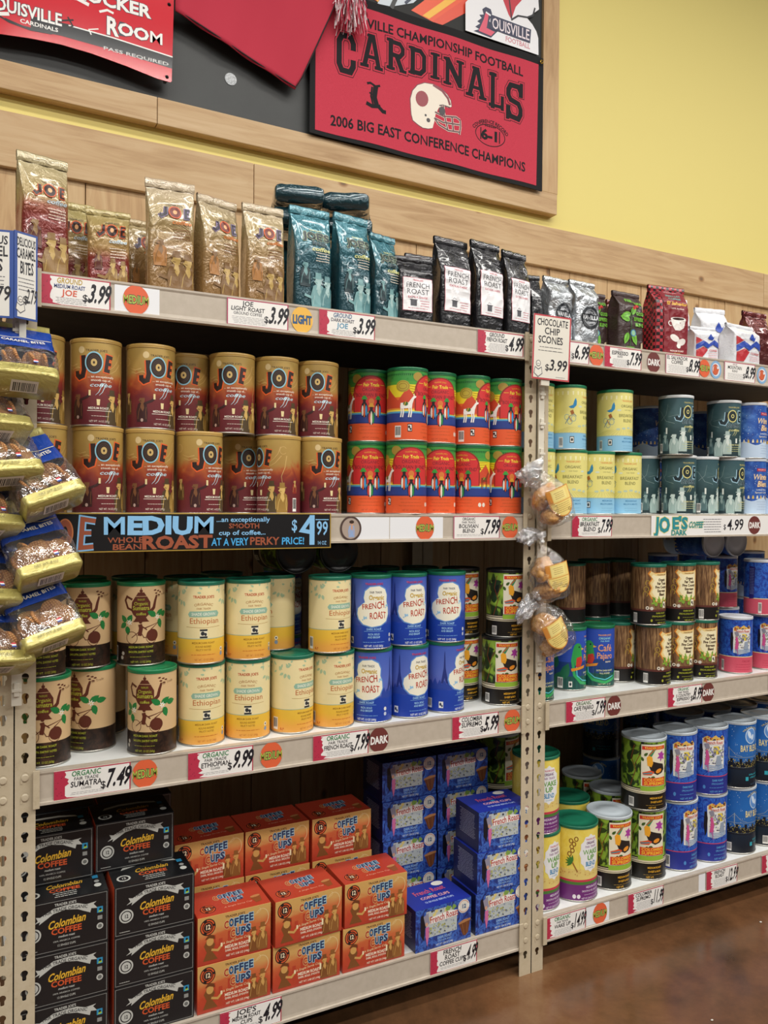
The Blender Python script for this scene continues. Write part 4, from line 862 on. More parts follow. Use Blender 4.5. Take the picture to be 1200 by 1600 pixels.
for x, z in ((.403, 2.393), (.408, 2.592)):
    v, f, _m = lathe([(0, .0035), (.003, .003), (.005, 0)], 14); put('screw', mk_mesh('screw', [(p[0], -p[2], p[1]) for p in v], f, [M('#1c1c1e', .3, .7)], smooth=True), rs, (x + .1, -.0285, z - 2.4))
    put('standoff', box_mesh('standoff', -.004, .004, 0, .03, -.004, .004, M('#55565a', .4, .6)), rs, (x + .1, -.0265, z - 2.4))

# red jersey hanging as a pointed cloth
jc = thing('red_jersey', 'red jersey cloth hanging to a point beside the metal sign', 'jersey', (.6, .6, 2.6))
w = NT('jersey_knit'); f = w.noise(w.coord(), 700, 2); w.b.inputs['Base Color'].default_value = lin('#b8283f'); w.set(Roughness=.8); w.bump(f, .25, .0005); M_JER = w.m
bm = bmesh.new(); nx, nz = 26, 18; g = []
for j in range(nz + 1):
    for i in range(nx + 1):
        s_ = i / nx; lowz = 2.578 - .122 * min(s_ / .74, 1) + (.30 * (s_ - .74) / .26 if s_ > .74 else 0); x = .424 + .49 * s_
        z = lowz + (3.0 - lowz) * (j / nz) ** 1.2
        yy = .575 + .006 * math.sin(7 * s_ + 9 * z) + .004 * math.sin(21 * s_ - 13 * z)
        g.append(bm.verts.new((x - .6, yy - .6, z - 2.6)))
for j in range(nz):
    for i in range(nx): k = j * (nx + 1) + i; bm.faces.new((g[k], g[k + 1], g[k + nx + 2], g[k + nx + 1]))
ext = bmesh.ops.extrude_face_region(bm, geom=bm.faces[:]); bmesh.ops.translate(bm, verts=[q for q in ext['geom'] if isinstance(q, bmesh.types.BMVert)], vec=(0, .004, 0))
put('cloth', bm_mesh(bm, 'cloth', [M_JER], True), jc)
pts = []
for i in range(27):
    s_ = i / 26; lowz = 2.578 - .122 * min(s_ / .74, 1) + (.30 * (s_ - .74) / .26 if s_ > .74 else 0); z = lowz + .004
    pts.append((.424 + .49 * s_ - .6, .574 + .006 * math.sin(7 * s_ + 9 * z) - .6, z - 2.6))
v, f = tube(pts, .0022, 6); put('hem_piping', mk_mesh('hem_piping', v, f, [M('#26191c', .8)], smooth=True), jc)

# pompom strands
pp = thing('pompom', 'red and white metallic foil pompom hanging over the red banner', 'pompom', (.95, .555, 2.755))
rr = random.Random(3)
mr, mw_ = M('#c8324e', .3, .1), M('#ecdfe2', .3, .1)
for col, nm in ((mr, 'red_strands'), (mw_, 'white_strands')):
    V = []; F = []
    for k in range(150):
        a0 = rr.uniform(0, 6.28); R0 = rr.uniform(.004, .05); L_ = rr.uniform(.04, .125) * (1.25 if rr.random() < .08 else 1); x = R0 * math.cos(a0); y = R0 * math.sin(a0) * .7; p = Vector((x * .4, y * .4, .06)); o0 = len(V); tw = rr.uniform(0, 3)
        for i in range(7):
            u = i / 6; c = Vector((x * (.4 + .75 * u ** .6) + .004 * math.sin(u * 9 + k), y * (.4 + .75 * u ** .6) + .004 * math.cos(u * 8 + k), .06 - u * (L_ + .03))); th = tw + u * 4; d = Vector((math.cos(th), math.sin(th), 0)) * .0014
            V += [c - d, c + d]
        for i in range(6): F.append((o0 + 2 * i, o0 + 2 * i + 1, o0 + 2 * i + 3, o0 + 2 * i + 2))
    o = put(nm, mk_mesh(nm, V, F, [col]), pp); o['kind'] = 'stuff'
v, f = tube([(0, 0, .05), (0, .03, .1), (0, .04, .2)], .004, 8); put('hanging_cord', mk_mesh('hanging_cord', v, f, [mw_]), pp)
st = thing('round_sticker', 'small round worn grey sticker on the black board below the jersey', 'sticker', (.5955, .617, 2.456))
v, f, _m = lathe([(.0175, 0), (.0175, .0006), (.0, .0007)], 28); w = NT('worn_sticker'); w.l(w.ramp(w.noise(w.coord(), 220, 4), ((.35, '#8b8f93'), (.6, '#c3c7ca'))), w.b.inputs['Base Color']); w.set(Roughness=.4)
put('sticker_disc', mk_mesh('sticker_disc', [(p[0], -p[2], p[1]) for p in v], f, [w.m]), st)

# ------------------------------------------------------------ price cards, stickers and signs on the shelf fronts
CZ = [z + FH / 2 for z in SZ]
SHN = ('top', 'second', 'third', 'bottom')
INK = '#1c1b22'
def card(x0, x1, sh, lines, price, style='red', label='', pw=.36, z=None, hh=.0575, first='#2f7a46', y=-.0042, px=None):
    W = (x1 - x0) * 1000; Hh = hh * 1000; a = Art()
    bc = {'red': '#b0334a', 'pink': '#a83a5c', 'none': '#e6e2dc'}[style]
    a.r(0, 0, W, Hh, bc); b = 2.4
    a.r(b, b, W - b, Hh - b, '#e9e7e2')
    tx0 = b + 2
    if style == 'red':
        a.r(b, b, W * .14, Hh - b, '#b5304a'); rr = random.Random(int(x0 * 1000))
        pts = [(W * .06, Hh - b)]
        for k in range(12): pts.append((W * (.1 + .09 * rr.random()) if k % 2 else W * (.13 + .13 * rr.random() * (1 if k > 7 else .4)), Hh - b - (Hh - 2 * b) * (k + .5) / 12))
        pts += [(W * .3, b), (b, b), (b, Hh - b)]
        a.p(pts, '#b5304a'); a.scatter(b + 1, W * .11, b + 3, Hh - b - 3, 9, .7, 1.5, '#8e2a40', 4)
        tx0 = W * .19
    tx1 = W * (1 - pw) - 1; n = len(lines); cx = (tx0 + tx1) / 2; y_ = Hh - b - 1.5
    tot = sum(l[1] for l in lines) + 1.8 * (n - 1); k = min(1.25, (Hh * .70 - 3) / tot)
    for i, (s_, h_, c) in enumerate(lines):
        hh_ = h_ * k; y_ -= hh_; wmax = (tx1 - tx0); a.t(s_, cx, y_, hh_, c, w=min(wmax, hh_ * .78 * len(s_)), bold=.035 if h_ > 5 else .015, jit=.5, shear=.08); y_ -= 1.8 * k
    a.fine(tx0 + 2, tx1 + 4, y_ - 3, max(1, int((y_ - 5) / 3.2)), 3.2, '#6a6a72', .6, int(x0 * 99))
    ph = Hh * .6
    pc = px if px is not None else W * (1 - pw / 2) - 1
    a.t(price, pc + W * .01, Hh * .24, ph, INK, w=W * pw * .9, bold=.06, shear=.22, jit=.6); a.t("$", W * (1 - pw) - 1, Hh * .22, ph * .4, INK, bold=.02)
    zc = z if z is not None else CZ[sh]
    t = thing('price_card', label, 'price card', (x0, y, zc - hh / 2), (0, 0, 0), 'price cards on the shelf fronts')
    put('printed_face', a.mesh('printed_face', lambda u, v, o: (u, -.0006 - o, v), off=.00012), t)
    put('card_stock', box_mesh('card_stock', 0, x1 - x0, -.0006, .0002, 0, hh, M('#e6e4df')), t)
    return t
def sticker(x, sh, kind, label, r=.0285, y=-.0030, z=None):
    a = Art(); R_ = r * 1000
    if kind == 'medium': a.e(0, 0, R_ * .9, R_ * 1.02, '#d9623c', 36); a.t("MEDIUM", 0, -8, 16, '#b3c252', w=R_ * 1.75, bold=.02, jit=.5, out=('#2f5a3a', .12))
    elif kind == 'dark': a.e(0, 0, R_ * .9, R_ * 1.02, '#6b3430', 36); a.t("DARK", 0, -8.5, 17, '#e9e5e0', w=R_ * 1.6, bold=.08, jit=.5, out=('#3a1c1c', .04))
    elif kind == 'light': a.e(0, 0, R_ * .9, R_ * 1.02, '#e6b34a', 36); a.t("LIGHT", 0, -8.5, 18, '#2f5a86', w=R_ * 1.6, bold=.07, jit=.5, out=('#1c2a4a', .03))
    elif kind == 'blue': a.e(0, 0, R_ * .9, R_ * 1.02, '#7fa8cc', 36); a.e(0, 0, R_ * .66, R_ * .76, '#d8dde2', 28); a.p([(-12, -8), (-8, 12), (2, 16), (6, 2), (14, 4), (8, -12), (-6, -16)], '#c8603c'); a.ring(-2, 0, 14, 16, 2.4, '#b8503a', a0=40, a1=300)
    elif kind == 'photo':
        a.e(0, 0, R_ * .95, R_, '#4d3c36', 36); a.e(0, 0, R_ * .78, R_ * .84, '#a8988c', 30); a.person(2, -20, 40, '#8fa6cc', '#c99a7c', False); a.e(2, 15, 6, 4, '#3a2a22', 12)
    t = thing('roast_sticker', label, 'sticker', (x, y, z if z is not None else CZ[sh]), (0, 0, 0), 'round stickers on the shelf fronts')
    put('printed_face', a.mesh('printed_face', lambda u, v, o: (u, -.0004 - o, v), off=.00012), t)
    rr_, zz = R_ * .00103, .0004; v, f, _m = lathe([(R_ * .00092, .0), (R_ * .00092, .0004), (0, .0004)], 36)
    put('sticker_back', mk_mesh('sticker_back', [(p[0], -p[2], p[1]) for p in v], f, [M('#e6e4df')]), t)
def white_strip(x0, x1, sh, label):
    t = thing('paper_strip', label, 'paper strip', (x0, -.0024, CZ[sh] - .027)); put('strip', box_mesh('strip', 0, x1 - x0, -.0004, .0002, 0, .054, M('#e4e6e9')), t)
G_ = '#2f7a46'
card(.043, .172, 0, [("GROUND", 8, '#b8982c'), ("MEDIUM ROAST", 6, '#3a4a80'), ("JOE", 9, '#d2583c')], "3.99", 'red', 'price card reading GROUND MEDIUM ROAST JOE 3.99 on the top shelf')
sticker(.2215, 0, 'medium', 'orange MEDIUM sticker on the top shelf, far left'); white_strip(.18, .268, 0, 'white paper strip behind the far left top-shelf sticker')
card(.408, .546, 0, [("JOE", 8, INK), ("LIGHT ROAST", 7, INK), ("GROUND COFFEE", 5, INK)], "3.99", 'pink', 'price card reading JOE LIGHT ROAST GROUND COFFEE 3.99')
sticker(.579, 0, 'light', 'yellow LIGHT sticker on the top shelf')
card(.619, .759, 0, [("GROUND", 8, '#2f5a86'), ("DARK ROAST", 6, '#4a4a58'), ("JOE", 9, '#2f86a8')], "3.99", 'red', 'price card reading GROUND DARK ROAST JOE 3.99')
card(1.045, 1.185, 0, [("GROUND", 8, INK), ("FRENCH ROAST", 8, INK)], "4.99", 'red', 'price card reading GROUND FRENCH ROAST 4.99 on the top shelf')
card(1.274, 1.404, 0, [("FRENCH", 7, INK), ("VANILLA", 7, INK)], "6.99", 'pink', 'price card reading FRENCH VANILLA 6.99, partly behind the scone sign', pw=.42)
sticker(1.432, 0, 'medium', 'orange MEDIUM sticker on the right bay top shelf, near the silver bags')
card(1.459, 1.594, 0, [("GREEN", 3.4, '#8a4a5a'), ("ESPRESSO", 8, INK), ("BLEND", 4, INK)], "7.99", 'red', 'price card reading ESPRESSO 7.99 on the right bay top shelf')
sticker(1.643, 0, 'dark', 'brown DARK sticker on the right bay top shelf')
card(1.688, 1.825, 0, [("EL SALVADOR", 8, INK), ("COFFEE", 8, INK)], "8.99", 'pink', 'price card reading EL SALVADOR COFFEE 8.99')
sticker(1.847, 0, 'medium', 'orange MEDIUM sticker right of the EL SALVADOR card', .0255); sticker(1.895, 0, 'blue', 'blue and white picture sticker right of the EL SALVADOR card', .026)
card(1.93, 2.066, 0, [("DECAF", 4, '#8a4a5a'), ("MOUNTAIN", 8, INK), ("BLEND", 5, INK)], "8.99", 'pink', 'right-most price card on the top shelf, reading 8.99', pw=.36)
sticker(2.1, 0, 'blue', 'blue and white picture sticker at the far right of the top shelf', .026)
# second shelf
sticker(.702, 1, 'photo', 'round portrait photo sticker right of the black chalk sign'); white_strip(.705, .802, 1, 'white paper strip right of the portrait sticker'); white_strip(.804, .95, 1, 'white paper strip under the orange MEDIUM sticker, second shelf')
sticker(.899, 1, 'medium', 'orange MEDIUM sticker in the middle of the second shelf')
card(.979, 1.117, 1, [("ORGANIC", 6, INK), ("FAIR TRADE", 4.5, INK), ("BOLIVIAN", 8, INK), ("BLEND", 8, INK)], "7.99", 'pink', 'price card reading ORGANIC FAIR TRADE BOLIVIAN BLEND 7.99', pw=.38)
sticker(1.15, 1, 'medium', 'orange MEDIUM sticker on the second shelf beside the middle post')
card(1.352, 1.492, 1, [("ORGANIC", 8, G_), ("BREAKFAST", 9, INK), ("BLEND", 9, INK)], "7.99", 'red', 'price card reading ORGANIC BREAKFAST BLEND 7.99', pw=.32)
# long card: JOE'S DARK coffee
t = thing('price_card', "long white card reading JOE'S DARK COFFEE 4.99", 'price card', (1.64, -.0042, CZ[1] - .0295))
a = Art(); a.r(0, 0, 500, 59, '#e6e5e2'); yl = '#e0cf6a'; tl = '#2f8a92'
a.t("JO", 44, 14, 40, tl, w=56, bold=.1, jit=.5, out=(yl, .06)); a.t("E'S", 112, 22, 32, tl, w=62, bold=.1, jit=.5, out=(yl, .06)); a.t("DARK", 108, 3, 15, tl, w=62, bold=.08, jit=.5, out=(yl, .06)); a.t("COFFEE", 176, 24, 17, tl, w=58, bold=.08, shear=.3, jit=.4, out=(yl, .07))
a.fine(206, 286, 48, 6, 7.5, '#5a5a62', 1.6, 4); a.t("4.99", 346, 16, 32, INK, w=72, bold=.03, shear=.1, jit=.5); a.t("$", 300, 18, 15, INK, bold=.02)
a.e(432, 30, 28, 28, '#6b3430', 36); a.t("DARK", 432, 22, 17, '#e9e5e0', w=48, bold=.08, jit=.5)
put('printed_face', a.mesh('printed_face', lambda u, v, o: (u, -.0006 - o, v), off=.00012), t); put('card_stock', box_mesh('card_stock', 0, .5, -.0006, .0002, 0, .059, M('#e6e4df')), t)
# third shelf
card(.071, .215, 2, [("ORGANIC", 8.5, G_), ("FAIR TRADE", 5, INK), ("SUMATRA", 9, INK), ("COFFEE", 3.5, INK)], "7.49", 'red', 'price card reading ORGANIC FAIR TRADE SUMATRA 7.49')
sticker(.2435, 2, 'medium', 'orange MEDIUM sticker right of the SUMATRA card')
card(.331, .472, 2, [("ORGANIC", 8.5, G_), ("FAIR TRADE", 5, INK), ("ETHIOPIAN", 8, INK), ("COFFEE", 3.5, INK)], "9.99", 'red', 'price card reading ORGANIC FAIR TRADE ETHIOPIAN 9.99')
sticker(.514, 2, 'medium', 'orange MEDIUM sticker right of the ETHIOPIAN card')
card(.612, .751, 2, [("ORGANIC", 8.5, G_), ("FAIR TRADE", 5, INK), ("FRENCH ROAST", 8, INK)], "7.99", 'red', 'price card reading ORGANIC FAIR TRADE FRENCH ROAST 7.99', pw=.3)
sticker(.779, 2, 'dark', 'brown DARK sticker right of the 7.99 FRENCH ROAST card')
card(.981, 1.119, 2, [("COLOMBIA", 9, INK), ("SUPREMO", 9, INK)], "5.99", 'red', 'price card reading COLOMBIA SUPREMO 5.99 near the middle post')
sticker(1.163, 2, 'medium', 'orange MEDIUM sticker on the third shelf beside the middle post')
card(1.338, 1.475, 2, [("ORGANIC", 8, '#4a6a3a'), ("CAFE PAJARO", 9, INK)], "7.99", 'red', 'price card reading ORGANIC CAFE PAJARO 7.99', pw=.3)
sticker(1.509, 2, 'dark', 'brown DARK sticker right of the CAFE PAJARO card')
card(1.713, 1.852, 2, [("ORGANIC", 7, G_), ("FAIR TRADE", 4.5, INK), ("5 COUNTRY", 7, INK), ("ESPRESSO", 7, INK)], "8.99", 'red', 'price card reading 5 COUNTRY ESPRESSO 8.99', pw=.3)
sticker(1.880, 2, 'dark', 'brown DARK sticker right of the 5 COUNTRY ESPRESSO card')
card(2.148, 2.288, 2, [("FRENCH", 7, INK), ("ROAST DECAF", 7, INK)], "5.99", 'red', 'price card cut by the right edge of the photo on the third shelf')
# bottom shelf
card(.402, .541, 3, [("JOE'S", 9, INK), ("MEDIUM ROAST", 6.5, INK), ("CUPS", 7, INK)], "4.99", 'red', "price card reading JOE'S MEDIUM ROAST CUPS 4.99 below the red boxes", pw=.34)
card(.924, 1.06, 3, [("FRENCH", 9, INK), ("ROAST", 9, INK), ("COFFEE CUPS", 8, INK)], "4.99", 'red', 'price card reading FRENCH ROAST COFFEE CUPS 4.99 below the blue boxes', pw=.26)
card(1.272, 1.414, 3, [("ORGANIC", 8, G_), ("FAIR TRADE", 4, INK), ("WAKE UP", 8, INK)], "14.99", 'red', 'price card reading ORGANIC WAKE UP 14.99', pw=.32)
white_strip(1.418, 1.5, 3, 'white paper strip behind the bottom shelf MEDIUM sticker'); sticker(1.4665, 3, 'medium', 'orange MEDIUM sticker on the bottom shelf')
card(1.568, 1.704, 3, [("COLOMBIA", 8, INK), ("SUPREMO", 8, INK)], "11.99", 'red', 'price card reading COLOMBIA SUPREMO 11.99 under the large toucan cans', pw=.32)
white_strip(1.851, 1.878, 3, 'narrow white paper strip on the bottom shelf left of the FRENCH ROAST card')
card(1.881, 2.015, 3, [("FRENCH", 8, INK), ("ROAST", 8, INK)], "12.99", 'red', 'price card reading FRENCH ROAST 12.99 on the bottom shelf', pw=.34)
card(2.127, 2.262, 3, [("BAY", 8, INK), ("BLEND", 8, INK)], "12.99", 'red', 'price card cut by the right edge of the photo on the bottom shelf')

# black hand-painted banner on the second shelf
t = thing('chalk_sign', 'long black hand-painted sign with blue and brown lettering and gold edge', 'sign', (.055, -.0075, 1.1255))
put('sign_board', box_mesh('sign_board', 0, .594, -.004, .004, 0, .0785, M('#a88a3a', .4), .0008), t)
a = Art(); a.r(2.5, 2.5, 591.5, 76, '#0e0e10'); bl = '#86bde6'; br = '#9a5238'; bb = '#4aa8e0'
a.e(34, 40, 15, 27, br, 24); a.ring(34, 40, 15, 27, 2.5, '#c87a4a'); a.e(34, 40, 4.5, 12, '#0e0e10', 16)
for wd_, c in ((15, bl), (9, br)):
    a.l([(86, 12), (62, 10), (66, 66), (90, 62)], wd_, c); a.l([(66, 39), (82, 39)], wd_ * .9, c)
a.t("MEDIUM", 215, 36, 34, bl, w=226, bold=.10, jit=.35); a.t("WHOLE", 147, 19, 10.5, br, w=68, bold=.05, jit=.7); a.t("BEAN", 150, 5, 11, br, w=58, bold=.05, jit=.7); a.t("ROAST", 250, 6, 25, br, w=144, bold=.08, jit=.4)
a.t("...an exceptionally", 390, 60, 10, bl, w=118, bold=.03, jit=.5); a.t("SMOOTH", 392, 46, 10, br, w=68, bold=.05, jit=.6); a.t("cup of coffee...", 388, 32, 9.5, bl, w=104, bold=.04, jit=.6)
a.t("AT A VERY", 361, 10, 15, bb, w=80, bold=.04, jit=.5); a.t("PERKY", 437, 10, 16, br, w=66, bold=.05, jit=.5); a.t("PRICE!", 503, 10, 15, bb, w=54, bold=.04, jit=.5)
a.l([(546, 70), (524, 40), (546, 36)], 9, bl); a.l([(548, 74), (548, 8)], 12, bl); a.t("99", 572, 30, 30, bl, w=28, bold=.03, jit=.5); a.l([(556, 64), (588, 64)], 2, bl); a.t("14 OZ", 572, 8, 8, bl, w=22, bold=.02); a.t("$", 506, 40, 24, bl, w=14, bold=.03)
put('painted_face', a.mesh('painted_face', lambda u, v, o: (u, -.004 - o, v), off=.00012), t)

# ------------------------------------------------------------ cans, row by row: (kind, row, [(x, y, z, turn)])
CANS = [
    ("joe","joe_low",[(0.05,0.067,1.201,3),(0.159,0.067,1.201,7),(0.264,0.067,1.201,-9),(0.37,0.067,1.201,15),(0.49,0.147,1.201,2),(0.552,0.067,1.201,-80),(0.654,0.066,1.201,1)]),
    ("joe","joe_up",[(0.045,0.067,1.3765,-3),(0.155,0.067,1.3765,-11),(0.265,0.067,1.3765,8),(0.359,0.135,1.3765,-22),(0.445,0.077,1.3765,-22),(0.547,0.072,1.3765,-12),(0.649,0.077,1.3765,-20)]),
    ("bolivian","bol_low",[(0.802,0.118,1.201,-17),(0.873,0.045,1.201,-15),(0.972,0.069,1.201,-15),(1.074,0.066,1.201,-60),(1.176,0.067,1.201,-7)]),
    ("bolivian","bol_up",[(0.804,0.119,1.3765,-17),(0.872,0.042,1.3765,47),(0.97,0.068,1.3765,-19),(1.072,0.066,1.3765,41),(1.174,0.067,1.3765,9)]),
    ("breakfast","brk_low",[(1.297,0.078,1.201,-13),(1.398,0.065,1.201,-26),(1.5,0.067,1.201,-7),(1.601,0.066,1.201,-21)]),
    ("breakfast","brk_up",[(1.291,0.078,1.3765,3),(1.392,0.065,1.3765,34),(1.566,0.067,1.3765,3),(1.488,0.17,1.3765,40)]),
    ("joe_dark","dark_low",[(1.761,0.149,1.201,43),(1.824,0.067,1.201,-18),(1.933,0.078,1.201,39),(2.034,0.065,1.201,9)]),
    ("joe_dark","dark_up",[(1.8,0.059,1.3765,-4),(2.017,0.067,1.3765,-19)]),
    ("winter","win_low",[(2.136,0.067,1.201,-3),(2.238,0.066,1.201,9)]),
    ("winter","win_up",[(2.134,0.066,1.3765,10),(2.236,0.066,1.3765,1),(1.923,0.289,1.3765,14),(2.19,0.309,1.3765,11)]),
    ("winter","rear_win_low",[(1.941,0.299,1.201,14),(2.211,0.32,1.201,11)]),
    ("sumatra","sum_low",[(0.059,0.067,0.7056,-7),(0.156,0.128,0.7056,-49),(0.268,0.05,0.7056,-29),(0.195,0.239,0.7056,-68)]),
    ("sumatra","sum_up",[(0.049,0.067,0.8811,10),(0.143,0.119,0.8811,-14),(0.254,0.1,0.8811,-11)]),
    ("ethiopian","eth_low",[(0.377,0.067,0.7056,-1),(0.482,0.067,0.7056,-17),(0.588,0.067,0.7056,23),(0.691,0.066,0.7056,5)]),
    ("ethiopian","eth_up",[(0.367,0.17,0.8811,-94),(0.374,0.062,0.8811,-8),(0.481,0.065,0.8811,0),(0.572,0.149,0.8811,-64),(0.679,0.061,0.8811,10)]),
    ("french","fr_low",[(0.793,0.066,0.7056,-38),(0.895,0.066,0.7056,8),(1.003,0.069,0.7056,31)]),
    ("french","fr_up",[(0.787,0.062,0.8811,-14),(0.889,0.067,0.8811,-2),(1.003,0.067,0.8811,-24)]),
    ("supremo","col_low",[(1.103,0.149,0.7056,1),(1.176,0.067,0.7056,-13)]),
    ("supremo","col_up",[(1.101,0.149,0.8811,1),(1.188,0.067,0.8811,-3)]),
    ("pajaro","paj_low",[(1.283,0.057,0.7056,8),(1.449,0.119,0.7056,45),(1.553,0.116,0.7056,-14)]),
    ("bark","bark_low",[(1.653,0.137,0.7056,44),(1.72,0.06,0.7056,19),(1.822,0.067,0.7056,-8),(1.925,0.067,0.7056,-17)]),
    ("bark","bark_up",[(1.699,0.062,0.8811,-1),(1.826,0.066,0.8811,-12),(1.928,0.066,0.8811,39)]),
    ("decaf","dec_low",[(2.083,0.067,0.7056,-27),(2.223,0.067,0.7056,-37),(2.246,0.249,0.7056,0)]),
    ("decaf","dec_up",[(2.198,0.067,0.8811,17),(2.236,0.249,0.8811,0)]),
    ("bark","rear_bark_low",[(1.663,0.25,0.7056,-162),(1.765,0.25,0.7056,-164),(1.509,0.208,0.7056,-160)]),
    ("bark","rear_bark_up",[(1.661,0.25,0.8811,-162),(1.763,0.25,0.8811,-164),(1.508,0.19,0.8811,-160)]),
    ("winter","rear_blue_up",[(2.123,0.409,0.8811,53),(2.277,0.409,0.8811,51),(2.41,0.409,0.8811,50),(2.586,0.409,0.8811,48)]),
    ("winter","rear_blue_low",[(2.126,0.409,0.7056,53),(2.28,0.409,0.7056,51),(2.414,0.409,0.7056,50),(2.589,0.409,0.7056,48)]),
    ("wake","wake_low",[(1.312,0.081,0.1387,6),(1.441,0.075,0.1387,-2),(1.544,0.224,0.1387,-41)]),
    ("wake","wake_up",[(1.307,0.081,0.3452,-9)]),
    ("supremo_big","cbig_low",[(1.575,0.081,0.1387,-8),(1.711,0.081,0.1387,-23),(1.728,0.373,0.1387,-1),(1.713,0.224,0.1387,-3)]),
    ("supremo_big","cbig_up",[(1.701,0.074,0.3452,-17)]),
    ("french_big","fbig_low",[(1.842,0.081,0.1387,5),(1.972,0.081,0.1387,-13)]),
    ("french_big","fbig_up",[(1.836,0.081,0.3452,-21),(1.97,0.08,0.3452,-27)]),
    ("bay","bay_low",[(2.103,0.08,0.1387,12),(2.233,0.08,0.1387,35)]),
    ("bay","bay_up",[(2.099,0.08,0.3452,-2),(2.229,0.08,0.3452,-27)]),
    ("french_big","rear2_low",[(2.027,0.218,0.1387,-18),(2.156,0.218,0.1387,-20)]),
    ("french_big","rear2_up",[(2.023,0.218,0.3452,-18),(2.152,0.218,0.3452,-20)]),
    ("bay","rear2_low",[(2.286,0.218,0.1387,-21),(2.415,0.218,0.1387,-23)]),
    ("bay","rear2_up",[(2.282,0.218,0.3452,-21),(2.411,0.218,0.3452,-23)]),
    ("bay","rear3_low",[(1.924,0.493,0.1387,-53),(2.116,0.493,0.1387,-55),(2.263,0.493,0.1387,-57)]),
    ("bay","rear3_up",[(1.921,0.493,0.3452,-53),(2.113,0.493,0.3452,-55),(2.26,0.493,0.3452,-57)]),
    ("french","rear_fr_up",[(0.80,0.22,0.8811,30),(0.91,0.25,0.8811,30),(1.01,0.21,0.8811,30)]),
    ("french","rear_fr_low",[(0.80,0.22,0.7056,30),(0.91,0.25,0.7056,30),(1.01,0.21,0.7056,30)]),
    ("ethiopian","rear_eth_up",[(0.47,0.24,0.8811,60),(0.26,0.215,0.8811,60)]),
    ("ethiopian","rear_eth_low",[(0.47,0.18,0.7056,60),(0.3,0.24,0.7056,60),(0.58,0.18,0.7056,60)]),
    ("sumatra","rear_sum_up",[(0.15,0.23,0.8811,60),(0.05,0.19,0.8811,60)]),
    ("french","rear_eth2_up",[(0.66,0.33,0.8811,30)]),
    ("french","rear_eth2_low",[(0.66,0.33,0.7056,30)]),
    ("supremo","lying_cans",[(0.612,0.28,1.1085,0),(0.722,0.28,1.1085,0)]),
    ("winter","lying_cans",[(2.12,0.36,1.1085,0),(2.23,0.36,1.1085,0)]),
    ("supremo_big","rear_low",[(1.335,0.30,0.1387,20)]),
    ("supremo_big","rear_up",[(1.335,0.30,0.3452,20)]),
]
DESC = {'low': 'lower row', 'up': 'upper row'}
ORD = ['first', 'second', 'third', 'fourth', 'fifth', 'sixth', 'seventh', 'eighth']
cnt = {}
for kind, row, spots in CANS:
    rear = 'rear' in row or 'back' in row
    words = KINDS[kind][5]
    lvl = 'upper row' if '_up' in row else ('lying on top' if 'lying' in row else 'lower row')
    if rear and 'lying' not in row: lvl = ('farthest back ' if 'rear3' in row or 'eth2' in row else 'dim back ') + lvl
    sp = sorted(spots)
    for i, (x, y, z, deg) in enumerate(sp):
        shn = 'second' if z > 1.15 else ('third' if z > .6 else 'bottom')
        key = '%s, %s of the %s shelf' % (words, lvl, shn)
        n_ = len(sp)
        pos = 'the only one' if n_ == 1 else ORD[i] + ' from left'
        if (key, i) in cnt: key += ', ' + row
        cnt[(key, i)] = 1
        lab = '%s, %s shelf, %s, %s' % (words, shn, lvl, pos)
        if 'lying' in row: place_can(kind, x, y, z, deg, lab, 'cans lying on the back stacks', 90)
        else: place_can(kind, x, y, z + .0002, deg, lab, words + 's on the ' + shn + ' shelf')

